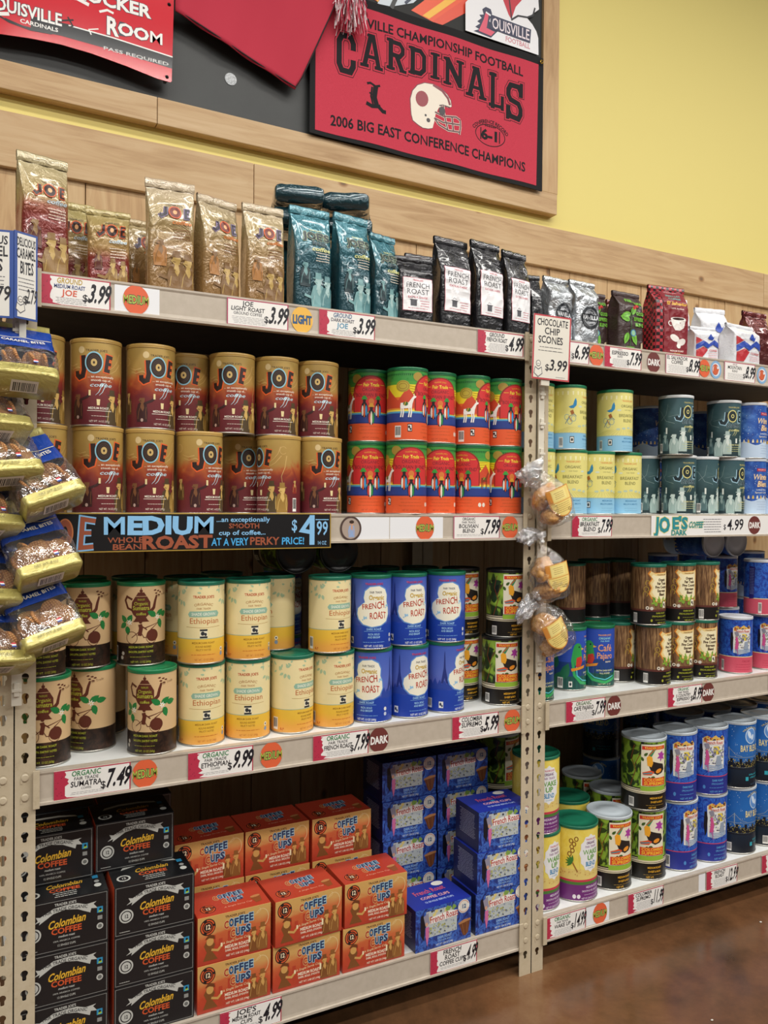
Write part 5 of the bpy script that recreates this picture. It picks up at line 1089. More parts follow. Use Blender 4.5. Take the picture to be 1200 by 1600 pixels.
# ------------------------------------------------------------ cartons of single-serve cups
BW_, BH_, BD_ = .163, .103, .115
G_RED = gradient_label('orange_to_tan_print', ((0.0, '#a8392a'), (0.3, '#b8442a'), (0.55, '#c4663a'), (0.72, '#c99a5a'), (1.0, '#c9a05c')), BH_, .5, 18)
G_NAVY = mottled('navy_swirl_print', ((0.35, '#1b2460'), (0.48, '#2a4698'), (0.58, '#3f6cc0'), (0.68, '#243884')), 42, (1, 1, 0.8), 2.2, 2)
def art_box_black():
    f = Art(); W = 163; g = '#b9bab4'
    for (x0, y0, x1, y1) in ((3, 3, 160, 3.9), (3, 99, 160, 99.9), (3, 3, 3.9, 99.9), (159.1, 3, 160, 99.9)): f.r(x0, y0, x1, y1, '#8a8b88')
    f.t("TRADER JOE'S", 82, 90, 5, g, w=40, bold=.05)
    f.p([(24, 62), (36, 66), (34, 60), (60, 76), (82, 80), (104, 76), (128, 64), (130, 72), (142, 70), (134, 80), (140, 84), (120, 82), (104, 88), (82, 91 - 3), (60, 86), (36, 74), (28, 76), (32, 68)], g)
    f.t("FAIR TRADE ORGANIC", 82, 79.5, 6.4, '#2a2a2c', w=82, bold=.03, arc=160); y = '#d8a832'
    f.t("Colombian", 84, 49, 15, y, w=70, bold=.05, shear=.3, rot=4); f.t("COFFEE", 84, 35, 11, '#c8542c', w=56, bold=.06)
    f.t("medium roast", 84, 27, 4.4, g, w=30, shear=.2, bold=.03); f.t("100% ARABICA COFFEE", 84, 19, 3.2, g, w=50); f.t("12 SINGLE CUPS", 84, 10, 4, g, w=34, bold=.02)
    f.e(24, 40, 14, 14, g, 30); f.e(24, 40, 11, 11, '#1c1b1d', 30); f.e(24, 40, 9, 9, g, 24); f.t("12", 24, 36.5, 7, '#1c1b1d', w=8, bold=.05)
    f.r(141, 60, 152, 72, '#2c88b4'); f.p([(143, 61), (148, 70), (151, 62)], '#a3c23a'); f.e(147, 67, 2.4, 2.6, '#161a1e', 10); f.r(142, 46, 151, 54, '#8a8b88'); f.e(146.5, 33, 6.4, 6.4, g, 18); f.e(146.5, 33, 4, 4, '#6a6b68', 12)
    f.fine(8, 34, 8, 1, 3, g, 1.2, 2)
    t = Art(); t.p([(24, 72), (60, 84), (104, 84), (140, 74), (136, 84), (104, 94), (60, 94), (30, 84)], g); t.t("Colombian", 84, 52, 16, y, w=70, bold=.05, shear=.3, rot=3); t.t("COFFEE", 84, 34, 12, '#c8542c', w=58, bold=.06)
    t.fine(60, 108, 26, 3, 8, g, 2.4, 3); t.e(24, 34, 14, 14, g, 24); t.e(24, 34, 10, 10, '#1c1b1d', 24); t.t("12", 24, 30, 8, g, w=9, bold=.05); t.r(140, 62, 151, 76, '#2c88b4'); t.e(146, 30, 7, 8, g, 16); t.e(146, 48, 5, 6, '#8a8b88', 14)
    s = Art(); s.fine(12, 100, 84, 9, 8, '#77787a', 1.2, 3); return f, t, s
def cup12(a, x, y, s, ink='#241a1a', cc='#d2592c'):
    a.e(x, y, 17 * s, 18 * s, ink, 30); a.ring(x, y, 15 * s, 16 * s, 3 * s, cc, 30, 20, 100); a.ring(x, y, 15 * s, 16 * s, 3 * s, cc, 30, 130, 230); a.ring(x, y, 15 * s, 16 * s, 3 * s, cc, 30, 260, 360); a.e(x, y, 10 * s, 10.5 * s, cc, 24); a.e(x, y, 8.6 * s, 9 * s, ink, 24); a.t("12", x, y - 4.5 * s, 9.5 * s, '#e6d2b0', w=11 * s, bold=.08)
def cups_title(a, x, y, k):
    bl, rd, ol = '#2a3a5c', '#a83a2a', '#9fc6d8'
    for wrd, yy, wd, hh in (("COFFEE", y, 66 * k, 17 * k), ("CUPS", y - 22 * k, 46 * k, 17 * k)):
        n = len(wrd); cw = wd / n
        for ps in (0, 1):
            for i, ch in enumerate(wrd): a.t(ch, x + (i - (n - 1) / 2) * cw + (4 * k if wrd == "CUPS" else 0), yy + (2 * k if i % 2 else 0) + i * .8 * k, hh * .92, (rd if i == 0 else bl) if ps else ('#d9b878' if i == 0 else ol), w=cw * .9, bold=.09 if ps else .2)
def art_box_red():
    f = Art()
    f.t("TRADER JOE'S", 82, 91, 4.6, '#4a2a1c', w=44, bold=.04); f.ring(142, 74, 16, 20, 1.4, '#dcc08a', a0=-80, a1=140); f.ring(110, 92, 30, 10, 1, '#dcc08a', a0=-100, a1=30)
    for x, w_, h_ in ((30, 9, 60), (46, 8, 50), (66, 10, 62), (84, 8, 48), (100, 9, 66), (120, 8, 52), (140, 9, 58)): f.r(x, 8, x + w_, h_, '#b03f28')
    cup12(f, 22, 80, 1.0); cups_title(f, 90, 68, 1.0)
    f.t("A Single Serve Cup", 84, 37, 5, '#e6c89a', w=60, shear=.3, bold=.02, rot=4); f.t("MEDIUM ROAST", 86, 25, 6.5, '#ecdcc4', w=54, bold=.06); f.t("DARK, BOLD, SMOOTH", 86, 18, 4.4, '#ecdcc4', w=52, bold=.05); f.t("NET WT. 5.08 OZ (144g)", 88, 7, 4.4, '#ecdcc4', w=52, bold=.03)
    br, sk = '#7a4a24', '#c99a56'
    f.person(124, 4, 52, br, sk); f.person(144, 4, 58, '#8a5a2c', sk); f.r(112, 26, 116, 40, '#ecdcb4')
    f.p([(12, 8), (20, 26), (14, 40), (20, 52), (32, 52), (38, 40), (32, 26), (44, 8)], br); f.e(27, 48, 8, 9, sk, 14); f.p([(16, 54), (24, 64), (36, 60), (38, 52), (26, 56)], '#6a3a1c'); f.l([(30, 30), (44, 26), (52, 34)], 5, sk); f.r(50, 32, 54, 40, '#ecdcb4')
    t = Art(); cup12(t, 30, 30, 1.0, '#3a1c18'); cups_title(t, 86, 62, 1.05); t.t("A Single Serve Cup", 96, 22, 5, '#e6a88a', w=64, shear=.3, rot=3); t.p([(128, 40), (152, 46), (148, 18), (134, 14)], '#8a4a24'); t.e(140, 43, 12, 5, '#b87a4a', 16, 12)
    s = Art(); s.fine(12, 100, 84, 9, 8, '#d8a07a', 1.2, 3); return f, t, s
def art_box_blue():
    f = Art()
    f.p([(30, 94), (30, 30), (120, 30), (120, 70), (100, 94)], '#b4bcbc'); f.scatter(32, 100, 66, 92, 26, 2, 6, '#d6c47a', 4); f.scatter(34, 96, 70, 94, 14, 1, 4, '#3c3c48', 5); f.scatter(90, 116, 82, 94, 9, 3, 6, '#7a9a4a', 6)
    f.scatter(36, 118, 34, 62, 30, 1.5, 4, '#8a94a4', 7, .6); f.scatter(36, 118, 34, 60, 26, 1.5, 4, '#a8a860', 8, .7); f.scatter(36, 118, 32, 60, 16, .8, 2.4, '#33363e', 9)
    f.p([(40, 62), (122, 66), (122, 80), (96, 84), (42, 78)], '#e6e2dc'); f.t("French Roast", 82, 66, 16, '#b23a38', w=82, bold=.03, rot=3)
    f.p([(14, 86), (22, 90), (28, 60), (24, 24), (14, 40)], '#15141e'); f.p([(28, 56), (38, 58), (38, 36), (33, 10), (28, 34)], '#c86a9a'); f.p([(22, 84), (36, 92), (40, 66), (28, 60)], '#8d8a9c'); f.e(31, 64, 4, 5, '#c99a80', 10)
    f.e(140, 84, 17, 17, '#e0ded6', 28); f.e(140, 84, 12, 12, '#d6d2c8', 24); f.ring(140, 84, 15, 15, 1.4, '#c0705a', 24, 20, 160); f.ring(140, 84, 15, 15, 1.4, '#c0705a', 24, 200, 340); f.t("12", 140, 79.5, 9.5, '#2c5a88', w=13, bold=.08)
    f.t("DARK ROAST", 84, 20, 6, '#8fb4e0', w=42, bold=.05); f.t("STRONG & BOLD", 84, 13, 4.2, '#8fb4e0', w=40, bold=.03); f.t("NET WT. 5.08 OZ (144g)", 84, 4.5, 4.4, '#c9d6e8', w=50, bold=.03)
    f.p([(126, 42), (160, 46), (154, 16), (146, 8), (138, 12)], '#6a3c22'); f.p([(124, 44), (142, 50), (161, 50), (161, 45), (142, 42), (126, 40)], '#a8744a'); f.l([(136, 40), (142, 12)], 1.6, '#8a5a38'); f.l([(150, 42), (150, 14)], 1.6, '#8a5a38')
    t = Art(); t.r(0, 0, 163, 115, '#1f2f94'); t.t("French Roast", 84, 66, 19, '#c8566a', w=92, bold=.04, rot=3); t.t("COFFEE CUPS", 84, 40, 11, '#d8a0a8', w=84, bold=.06); t.t("12 SINGLE SERVE CUPS", 84, 22, 7, '#a8bce6', w=84, bold=.05); t.e(124, 100, 17, 11, '#e6e4dc', 24); t.p([(70, 58), (78, 62), (86, 58), (78, 54)], '#3aa0c8')
    s = Art(); s.fine(20, 100, 88, 16, 4.0, '#aeb6cc', 1.2, 3); return f, t, s
BOXK = {'black': (art_box_black, M('#1b1a1c', .32), M('#131416', .3), M('#b9502e', .4), 'black carton with yellow script'),
        'red': (art_box_red, G_RED, M('#b23c28', .34), M('#b5442c', .34), 'orange and tan carton with blue lettering'),
        'blue': (art_box_blue, G_NAVY, M('#1f2f94', .34), M('#192050', .34), 'navy carton with street picture')}
BP = {}
def box_parts(k):
    if k in BP: return BP[k]
    art, mf, mt, ms, _ = BOXK[k]; bm = bmesh.new(); hw = BW_ / 2
    box_bm(bm, -hw, hw, 0, BD_, 0, BH_ - .0004, 0, .0011); me = bm_mesh(bm, 'carton', [mf, mt, ms])
    for p in me.polygons:
        if p.normal.z > .7: p.material_index = 1
        elif abs(p.normal.x) > .7: p.material_index = 2
    f, t, s = art()
    fm = f.mesh('front_print', lambda u, v, o: (u - hw, -o, min(v, BH_ - .001))); tm = t.mesh('top_print', lambda u, v, o: (u - hw, v, BH_ - .0004 + o)); sm = s.mesh('side_print', lambda u, v, o: (-hw - o, BD_ - u, v))
    # raised glue flap on the side of the carton
    fl = bmesh.new(); box_bm(fl, -hw + .004, hw - .004, BD_ * .94, BD_ + .0003, .004, BH_ - .004, 0); fl = bm_mesh(fl, 'end_flap', [ms])
    BP[k] = (me, fm, tm, sm, fl); return BP[k]
BOXES = {'black': [], 'red': [], 'blue': []}
for lv in range(3): BOXES['black'] += [(.0935, .004, lv, 0, 'left column'), (.267, .004, lv, 0, 'right column')]
BOXES['black'] += [(.0735, .078, 3, 0, 'left column'), (.2415, .086, 3, 0, 'right column')]
for c, x in (('left', .437), ('middle', .605), ('right', .775)): BOXES['red'].append((x, .004, 0, 0, 'front ' + c + ' column'))
BOXES['red'] += [(.437, .005, 1, 0, 'front left column'), (.608, .0, 1, 1.5, 'front middle column'), (.779, .002, 1, -1, 'front right column')]
for c, x in (('left', .421), ('middle', .587), ('right', .757)):
    for lv in range(3): BOXES['red'].append((x, .148 + (.004 if lv == 2 else 0), lv, (1.0 if lv == 2 else 0), 'back ' + c + ' column'))
BOXES['blue'] += [(.966, .002, 0, 1.5, 'low single in front'), (1.142, .003, 0, 0, 'front right column'), (1.146, .002, 1, -1, 'front right column'), (1.151, .003, 2, -2, 'front right column')]
for c, x in (('left', .962), ('right', 1.13)):
    for lv in range(4): BOXES['blue'].append((x + (.004 if lv == 1 else 0), .17 + .003 * (lv % 2), lv, 0, 'back ' + c + ' column'))
LVN = ['lowest', 'second from bottom', 'third from bottom', 'fourth from bottom']
for k, lst in BOXES.items():
    for x, y, lv, dg, where in lst:
        me, fm, tm, sm, fl = box_parts(k)
        top = {('black', 3): 'topmost'}.get((k, lv), LVN[lv])
        t = thing('coffee_carton', '%s, %s, %s, bottom shelf' % (BOXK[k][4], where, top), 'carton', (x, y, SZ[3] + FH + .0002 + lv * BH_), (0, 0, math.radians(dg)), BOXK[k][4] + 's')
        c_ = put('carton', me, t); put('front_print', fm, c_); put('top_print', tm, c_); put('side_print', sm, c_)
# black cartons further back in the dark
for i, (x, y) in enumerate(((.0935, .205), (.262, .205))):
    for lv in range(4):
        me, fm, tm, sm, fl = box_parts('black')
        t = thing('coffee_carton', 'black carton with yellow script, dim rear %s column, %s, bottom shelf' % (('left', 'right')[i], LVN[lv]), 'carton', (x, y, SZ[3] + FH + .0002 + lv * BH_), (0, 0, 0), BOXK['black'][4] + 's')
        c_ = put('carton', me, t); put('front_print', fm, c_)

# ------------------------------------------------------------ foil coffee bags on the top shelf
from mathutils import noise as mn
def foil(name, stops, h, metal=.3, rough=.2, bump=.8, coat=.9, nscale=38, wob=.05):
    w = NT(name); co = w.coord(); z = w.math('DIVIDE', w.sep(co)[2], h); z = w.math('ADD', z, w.math('MULTIPLY', w.math('SUBTRACT', w.noise(co, 14, 2), .5), wob))
    w.l(w.ramp(z, stops), w.b.inputs['Base Color']); n1 = w.noise(co, nscale, 3, .55, 1.6)
    r = w.math('ABSOLUTE', w.math('SUBTRACT', n1, .5)); w.bump(r, bump, .006)
    w.set(Roughness=rough, Metallic=metal, Coat_Weight=coat, Coat_Roughness=.1); return w.m
class Bag:
    def __init__(s, w, d, h, seed=0, amp=.0022, body=.6, lean=0.0, p=5.0, topw=1.06, slump=0.0):
        s.w, s.d, s.h, s.seed, s.amp, s.body, s.lean, s.pw, s.topw, s.slump = w / 2, d / 2, h, seed, amp, body, lean, p, topw, slump
    def prof(s, z):
        u = z / s.h; b = s.body
        if u < b: dd = 1.0 - .04 * (u / b); ww = .97 + .03 * math.sin(u / b * 3)
        elif u < .93: k = (u - b) / (.93 - b); dd = (1 - k) ** .85 * .95 + .035; ww = .97 + (s.topw - .97) * k
        else: dd = .03; ww = s.topw
        if u < .03: dd *= .92 + .08 * u / .03; ww *= .95 + .05 * u / .03
        return s.w * ww, s.d * dd
    def crink(s, x, z, sgn):
        u = z / s.h; q = Vector((x * 26 + s.seed * 3.1, z * 20, sgn * 5.0 + s.seed)); n = mn.noise(q) ; r = 1 - abs(mn.noise(q * 2.1 + Vector((7, 3, 1)))) * 2.4
        return s.amp * (n * 1.5 + max(r, -.4) * .9) * (.45 + .9 * u) * (1.0 if u < .9 else .4)
    def front(s, x, z, o, sgn=-1):
        ww, dd = s.prof(z); t = min(abs(x) / ww, .9999); y = dd * (1 - t ** s.pw) ** (1 / s.pw)
        y = sgn * y - (s.crink(x, z, sgn) if sgn < 0 else -s.crink(x, z, sgn)) * min(1, y / max(dd, 1e-5) * 1.2)
        u = z / s.h; zz = z - s.slump * max(0, u - .5) ** 2 * s.h
        y0 = s.lean * max(0, u - .45) ** 1.5
        return (x, y + sgn * o + y0, zz)
    def mesh(s, name, mat, nt=64, nz=44):
        V = []; F = []
        for j in range(nz + 1):
            z = s.h * j / nz; ww, dd = s.prof(z)
            for i in range(nt):
                a = 2 * math.pi * i / nt; c, sn = math.cos(a), math.sin(a); x = ww * math.copysign(abs(c) ** (2 / s.pw), c); sg = -1 if sn < 0 else 1
                # side gusset folds inwards
                g = max(0.0, 1 - abs(sn) / .35); u = z / s.h; pin = g * .16 * s.d * (u ** 1.5) * 2
                p = s.front(x, z, 0, sg) if abs(sn) > 1e-6 else (x, 0 + s.lean * max(0, u - .45) ** 1.5, z - s.slump * max(0, u - .5) ** 2 * s.h)
                V.append((p[0] - math.copysign(pin, c), p[1], p[2]))
        for j in range(nz):
            for i in range(nt): k = (i + 1) % nt; F.append((j * nt + i, j * nt + k, (j + 1) * nt + k, (j + 1) * nt + i))
        F.append(tuple(range(nt - 1, -1, -1))); F.append(tuple(nz * nt + i for i in range(nt)))
        return mk_mesh(name, V, F, [mat], smooth=True)
def bagart_joe(h, teal=False, lights=False, W=88):
    a = Art(); k = h * 1000; sk = '#b89a5a'; cx = 6
    if teal: men, mid, ink, hi = '#6f9a9c', '#17383f', '#12262c', '#cfd08a'
    elif lights: men, mid, ink, hi = '#7a5a34', '#a8743c', '#2c2430', '#d2782e'
    else: men, mid, ink, hi = '#8a6a3c', '#5a2a20', '#35201c', '#d65c2c'
    y = k * .66
    a.t("TRADER JOE'S", cx, y + 25, 3.4, ink if not teal else hi, w=30, bold=.03)
    if teal:
        a.t("JOE'S", cx, y + 3, 17, ink, w=60, bold=.1, jit=.4, out=('#b8c6a0', .05)); a.t("DARK", cx + 4, y - 10, 10, ink, w=34, bold=.08, jit=.4, out=('#9fc6c8', .04)); a.t("coffee", cx + 8, y - 23, 9, hi, w=44, bold=.05, shear=.3)
    else:
        a.l([(cx - 17, y + 20), (cx - 18, y + 4), (cx - 26, y - 2), (cx - 30, y + 3)], 8.5, '#d65c2c' if not lights else '#8a7aa0'); a.l([(cx - 17, y + 20), (cx - 18, y + 4), (cx - 26, y - 2), (cx - 30, y + 3)], 6, ink)
        a.e(cx, y + 10, 12.5, 14, '#d65c2c' if lights else '#d65c2c', 26); a.e(cx, y + 10, 10.5, 12, '#6f2a1e' if lights else ink, 26); a.e(cx, y + 10, 4, 5, '#e0a878', 14)
        E = [(cx + 28, y), (cx + 20, y), (cx + 21, y + 19), (cx + 29, y + 19)]
        a.l(E, 8, '#d65c2c' if not lights else '#8a7aa0'); a.l([(cx + 21, y + 10), (cx + 27, y + 10)], 7, '#d65c2c' if not lights else '#8a7aa0'); a.l(E, 5, ink); a.l([(cx + 21, y + 10), (cx + 27, y + 10)], 4.6, ink)
        a.t("coffee", cx + 12, y - 16, 8, '#b9cdd6' if not lights else hi, w=38, bold=.04, shear=.35)
    a.fine(cx - 6, cx + 32, y - 28, 4, 6, '#e0d2c0' if not lights else '#7a4a24', 1.6, 3)
    a.person(-22, k * .22, k * .26, mid if not teal else '#1a3238', men, False); a.person(8, 5, k * .33, men, sk if not teal else '#9ab8b6'); a.person(30, 5, k * .31, men if not teal else '#4f7c80', sk if not teal else '#9ab8b6'); a.l([(-24, k * .14), (-8, k * .12), (4, k * .2)], 6, men)
    a.fine(-30, 30, 7, 1, 3, '#e0d2c0', 1.2, 5); return a
def bagart_frenchblk(h):
    a = Art(); k = h * 1000; rr = random.Random(4)
    for i in range(34):
        x = rr.uniform(-40, 36); yy = rr.uniform(6, k * .9)
        if not (abs(x) < 40 and k * .2 < yy < k * .66): a.l([(x - 6, yy), (x - 2, yy + 2), (x + 2, yy), (x + 7, yy + 2.4)], .8, '#8e8e94')
    y0, y1 = k * .18, k * .66
    a.r(-37, y0, 37, y1, '#c8707c'); a.r(-36, y0 + 1, 36, y1 - 1, '#e6e6e8')
    a.t("TRADER JOE'S", 0, y1 - 8, 4, '#c2455a', w=26, bold=.05); a.t("FRENCH", 0, y1 - 24, 12, '#3a3a40', w=60, bold=0, jit=.4); a.t("ROAST", 0, y1 - 40, 12.5, '#3a3a40', w=56, bold=0, jit=.4)
    a.t("EXTRA DARK", 0, y1 - 50, 5, '#c8707c', w=50, bold=.04); a.r(-18, y0 + 12, -3, y0 + 26, '#56565c'); a.r(-20, y0 + 26, -1, y0 + 28, '#3a3a40'); a.l([(-16, y0 + 30), (-12, y0 + 34), (-6, y0 + 31)], 1, '#56565c'); a.fine(4, 30, y0 + 24, 3, 6, '#c8707c', 1.6, 3); a.fine(-30, 30, y0 + 6, 1, 3, '#c8707c', 1.2, 6); return a
def bagart_vanilla(h):
    a = Art(); k = h * 1000; y = k * .42; a.e(4, y, 30, 30, '#23282e', 36); a.ring(4, y, 31.5, 31.5, 1, '#23282e', 36)
    a.ring(4, y, 22, 22, 1, '#b9bec4', 30); a.t("FRENCH", 4, y + 12, 6, '#c9ced4', w=34, bold=.05, arc=26); a.r(-25, y - 7, 33, y + 9, '#23282e'); a.t("VANILLA", 4, y - 5, 11, '#d8dce0', w=56, bold=.06); a.t("COFFEE", 4, y - 17, 6, '#c9ced4', w=30, bold=.05); a.fine(-24, 30, k * .18, 4, 6, '#8f959c', 1.2, 4); return a
def bagart_espresso(h):
    a = Art(); k = h * 1000; g = '#6fb13c'; dg = '#2f5a22'
    for x, y, L_, r in ((0, k * .62, 34, 200), (2, k * .6, 30, 60), (-8, k * .3, 36, 250), (6, k * .32, 40, 290), (-4, k * .5, 30, 160)): a.leaf(x - 8, y, L_, 17, r, g); a.l([(x - 8, y), (x - 8 + L_ * .8 * math.cos(math.radians(r)), y + L_ * .8 * math.sin(math.radians(r)))], 1, dg)
    a.l([(-10, 6), (-8, k * .5), (-4, k * .7)], 2.4, dg); a.e(4, k * .72, 5, 5, '#b8282e', 12); a.e(13, k * .75, 5, 5, '#b8282e', 12)
    a.t("FAIR", -6, k * .82, 9, g, w=24, bold=.08, jit=.6); a.t("TRADE", 20, k * .78, 8, g, w=26, bold=.08, jit=.6); a.t("GOOD", 24, k * .60, 9, g, w=28, bold=.1, jit=.6); a.t("ESPRESSO", 22, k * .51, 9, g, w=40, bold=.1, jit=.6); a.t("BLEND", 24, k * .42, 9, g, w=32, bold=.1, jit=.6)
    a.e(0, k * .3, 9, 10, '#3a78a8', 18); a.e(0, k * .3, 6.5, 7.5, '#8fbf9a', 16); a.p([(26, 6), (27, 24), (34, 28), (36, 6)], '#b9aa8c'); a.t("COFFEE", -10, 6, 6, g, w=28, bold=.05); return a
def bagart_plaid(h):
    a = Art(); k = h * 1000
    a.r(-26, 2, 40, k * .96, '#7c1c26'); a.t("TRADER JOE'S", 6, k * .9, 4.4, '#d8a0a0', w=34, bold=.05); a.t("SMALL LOT", 6, k * .84, 5.5, '#5aa8a0', w=40, bold=.06); a.t("COFFEE", 6, k * .79, 5.5, '#5aa8a0', w=32, bold=.06); a.t("El Salvador", 8, k * .71, 9, '#e0b03a', w=54, bold=.07, shear=.1); a.t("100% Arabica", 8, k * .65, 4.5, '#e6d2c8', w=34, bold=.03)
    a.p([(-8, k * .52), (30, k * .52), (26, k * .4), (16, k * .36), (4, k * .36), (-4, k * .42)], '#e6e2dc'); a.e(11, k * .52, 19, 5, '#e6e2dc', 22); a.e(11, k * .52, 15, 3.4, '#3a1c16', 20); a.ring(-9, k * .45, 7, 8, 2.4, '#e6e2dc', 18, 60, 300)
    a.e(2, k * .25, 9, 13, '#e6e2dc', 18, 50); a.e(20, k * .2, 9, 13, '#d8d2cc', 18, -50); a.e(12, k * .14, 5, 7, '#e6e2dc', 14, 10); a.t("MEDIUM ROAST", 8, k * .06, 4.4, '#e6d2c8', w=36, bold=.05); a.t("12 OZ", 8, k * .025, 4, '#e0b03a', w=16, bold=.05); return a
def bagart_mountain(h):
    a = Art(); k = h * 1000; r, b = '#b02c34', '#2c4aa8'
    a.p([(-44, k * .3), (-44, k * .44), (-20, k * .56), (0, k * .46), (20, k * .6), (44, k * .5), (44, k * .36), (16, k * .46), (-4, k * .34), (-20, k * .42)], b); a.p([(-44, k * .46), (-44, k * .66), (-26, k * .58), (-20, k * .58)], r); a.p([(-44, 8), (-44, k * .28), (-20, k * .38), (-4, k * .3), (-24, 8)], r)
    a.p([(-4, k * .64), (6, k * .76), (16, k * .66), (22, k * .7), (14, k * .58), (2, k * .6)], b); a.fine(-6, 34, k * .2, 3, 6, '#c8707a', 1.4, 3); a.t("COFFEE", 16, k * .26, 6, r, w=30, bold=.05); return a
w = NT('plaid_bag'); co = w.coord(); s_ = w.sep(co)
ck1 = w.n('ShaderNodeTexChecker'); ck1.inputs['Scale'].default_value = 105; ck1.inputs[1].default_value = lin('#a82a34'); ck1.inputs[2].default_value = lin('#241416'); w.l(co, ck1.inputs[0]); w.l(ck1.outputs[0], w.b.inputs['Base Color']); w.set(Roughness=.3, Coat_Weight=.3); w.bump(w.noise(co, 30, 3, .5, 1.2), .3, .004); M_PLAID = w.m
F_MAR = foil('maroon_gold_foil', ((0, '#6a2420'), (.5, '#7c2e26'), (.6, '#8a4a30'), (.68, '#a08a58'), (1, '#ada07a')), .235, .15)
F_MARS = foil('maroon_gold_foil_short', ((0, '#6a2420'), (.36, '#7c2e26'), (.5, '#a0804e'), (1, '#a99a64')), .165, .15)
F_TAN = foil('tan_gold_foil', ((0, '#85643c'), (.4, '#947549'), (.7, '#a59266'), (1, '#b8a88e')), .235, .12)
F_TEAL = foil('teal_foil', ((0, '#1b3c44'), (.5, '#234e58'), (.8, '#3a7480'), (1, '#437e8a')), .235, .3)
F_BLK = foil('black_foil', ((0, '#18181b'), (1, '#252529')), .235, .3, .24, .8)
F_SIL = foil('silver_foil', ((0, '#b4b9be'), (1, '#c2c7cb')), .2, .75, .28, 1.0, .3)
F_ESP = foil('brown_matte_bag', ((0, '#32211f'), (1, '#3f2b29')), .2, .0, .42, .6, .15)
F_WHI = foil('white_bag', ((0, '#d8dade'), (1, '#e0e2e6')), .2, .0, .38, .6, .2)
F_DRD = foil('dark_red_foil', ((0, '#4a1414'), (1, '#6a2220')), .2, .4, .2, 1.0)
BAGS = [  # kind, x, y, width, depth, height, turn, lean, label
 ('mar', .052, .068, .092, .062, .246, 12, 'tall maroon coffee bag with gold top, first on the top shelf'),
 ('mars', .118, .16, .084, .05, .195, 0, 'short maroon and gold bag half hidden behind the first tall bag'),
 ('mars2', .180, .085, .084, .05, .165, -4, 'short maroon and gold bag standing alone, JOE lettering at its top'),
 ('tans', .262, .17, .07, .05, .185, 6, 'small tan bag tucked behind the tallest tan-gold bag'),
 ('tan', .302, .063, .098, .062, .242, -3, 'tallest tan-gold bag, leftmost of the three light roast bags'),
 ('tan', .404, .067, .092, .06, .226, 16, 'tan-gold bag with plain brown top, middle of the three light roast bags'),
 ('tan', .508, .062, .092, .06, .226, 2, 'tan-gold bag next to the teal bags, right-most of the light roast bags'),
 ('teal', .622, .066, .096, .064, .242, 3, 'tall teal bag, leftmost of the three standing teal bags'),
 ('teal', .727, .066, .09, .06, .243, 9, 'teal bag in the middle of the three standing teal bags'),
 ('teal', .813, .07, .076, .058, .212, 14, 'shortest teal bag beside the black french roast bags'),
 ('tealb', .70, .2, .1, .07, .2, 0, 'teal bag standing in the rear row under the lying bags'),
 ('tealb', .60, .19, .1, .06, .2, 0, 'teal bag in the rear row, left of the others'),
 ('frs', .896, .060, .096, .055, .168, -5, 'short slumped black french roast bag, leftmost of the black bags'),
 ('fr0', .975, .17, .08, .06, .215, 0, 'black bag half hidden behind the short black bag'),
 ('fr', 1.008, .067, .1, .064, .232, 6, 'tall black french roast bag, first of the three tall ones'),
 ('fr', 1.112, .067, .094, .062, .24, 8, 'tall black french roast bag, second of the three tall ones'),
 ('fr', 1.206, .07, .084, .06, .230, 10, 'black french roast bag next to the scone sign'),
 ('frb', 1.285, .092, .04, .07, .185, -10, 'narrow dark bag edge seen beside the silver vanilla bags'),
 ('van', 1.345, .066, .088, .06, .18, 6, 'crumpled silver vanilla bag, left of the pair'),
 ('van', 1.432, .06, .09, .06, .18, 4, 'crumpled silver vanilla bag, right of the pair'),
 ('esp', 1.51, .105, .085, .05, .168, -6, 'dark brown espresso bag with green leaves, left one half hidden'),
 ('esp', 1.598, .064, .1, .06, .172, 2, 'dark brown espresso bag with green leaves, in front'),
 ('drd', 1.665, .17, .08, .05, .18, 0, 'small dark red bag behind the espresso bags'),
 ('pla', 1.758, .066, .125, .075, .21, -6, 'large red and black checked bag with a white cup'),
 ('whi', 1.925, .20, .11, .07, .225, -10, 'white bag with blue and red peaks in the back, taller left one'),
 ('whi', 1.905, .058, .09, .058, .105, -8, 'short white bag with blue and red peaks in front, left one'),
 ('whi', 2.055, .16, .11, .07, .20, -10, 'white bag with blue and red peaks in the back, right one'),
 ('whi', 2.075, .062, .135, .075, .13, 6, 'squat white bag with blue and red peaks in front, right one with silver side'),
 ('drd', 2.255, .15, .11, .07, .21, 0, 'shiny dark red foil bag at the far right of the top shelf'),
]
KD = {'mar': (F_MAR, lambda h: bagart_joe(h)), 'mars': (F_MARS, lambda h: bagart_joe(h)), 'mars2': (F_MARS, lambda h: bagart_joe(h)), 'tans': (F_TAN, lambda h: bagart_joe(h, False, True)), 'tan': (F_TAN, lambda h: bagart_joe(h, False, True)),
      'teal': (F_TEAL, lambda h: bagart_joe(h, True)), 'tealb': (F_TEAL, None), 'frs': (F_BLK, bagart_frenchblk), 'fr0': (F_BLK, bagart_frenchblk), 'fr': (F_BLK, bagart_frenchblk), 'frb': (F_BLK, None), 'van': (F_SIL, bagart_vanilla),
      'esp': (F_ESP, bagart_espresso), 'pla': (M_PLAID, bagart_plaid), 'whi': (F_WHI, bagart_mountain), 'drd': (F_DRD, None)}
ZT = SZ[0] + FH + .0003
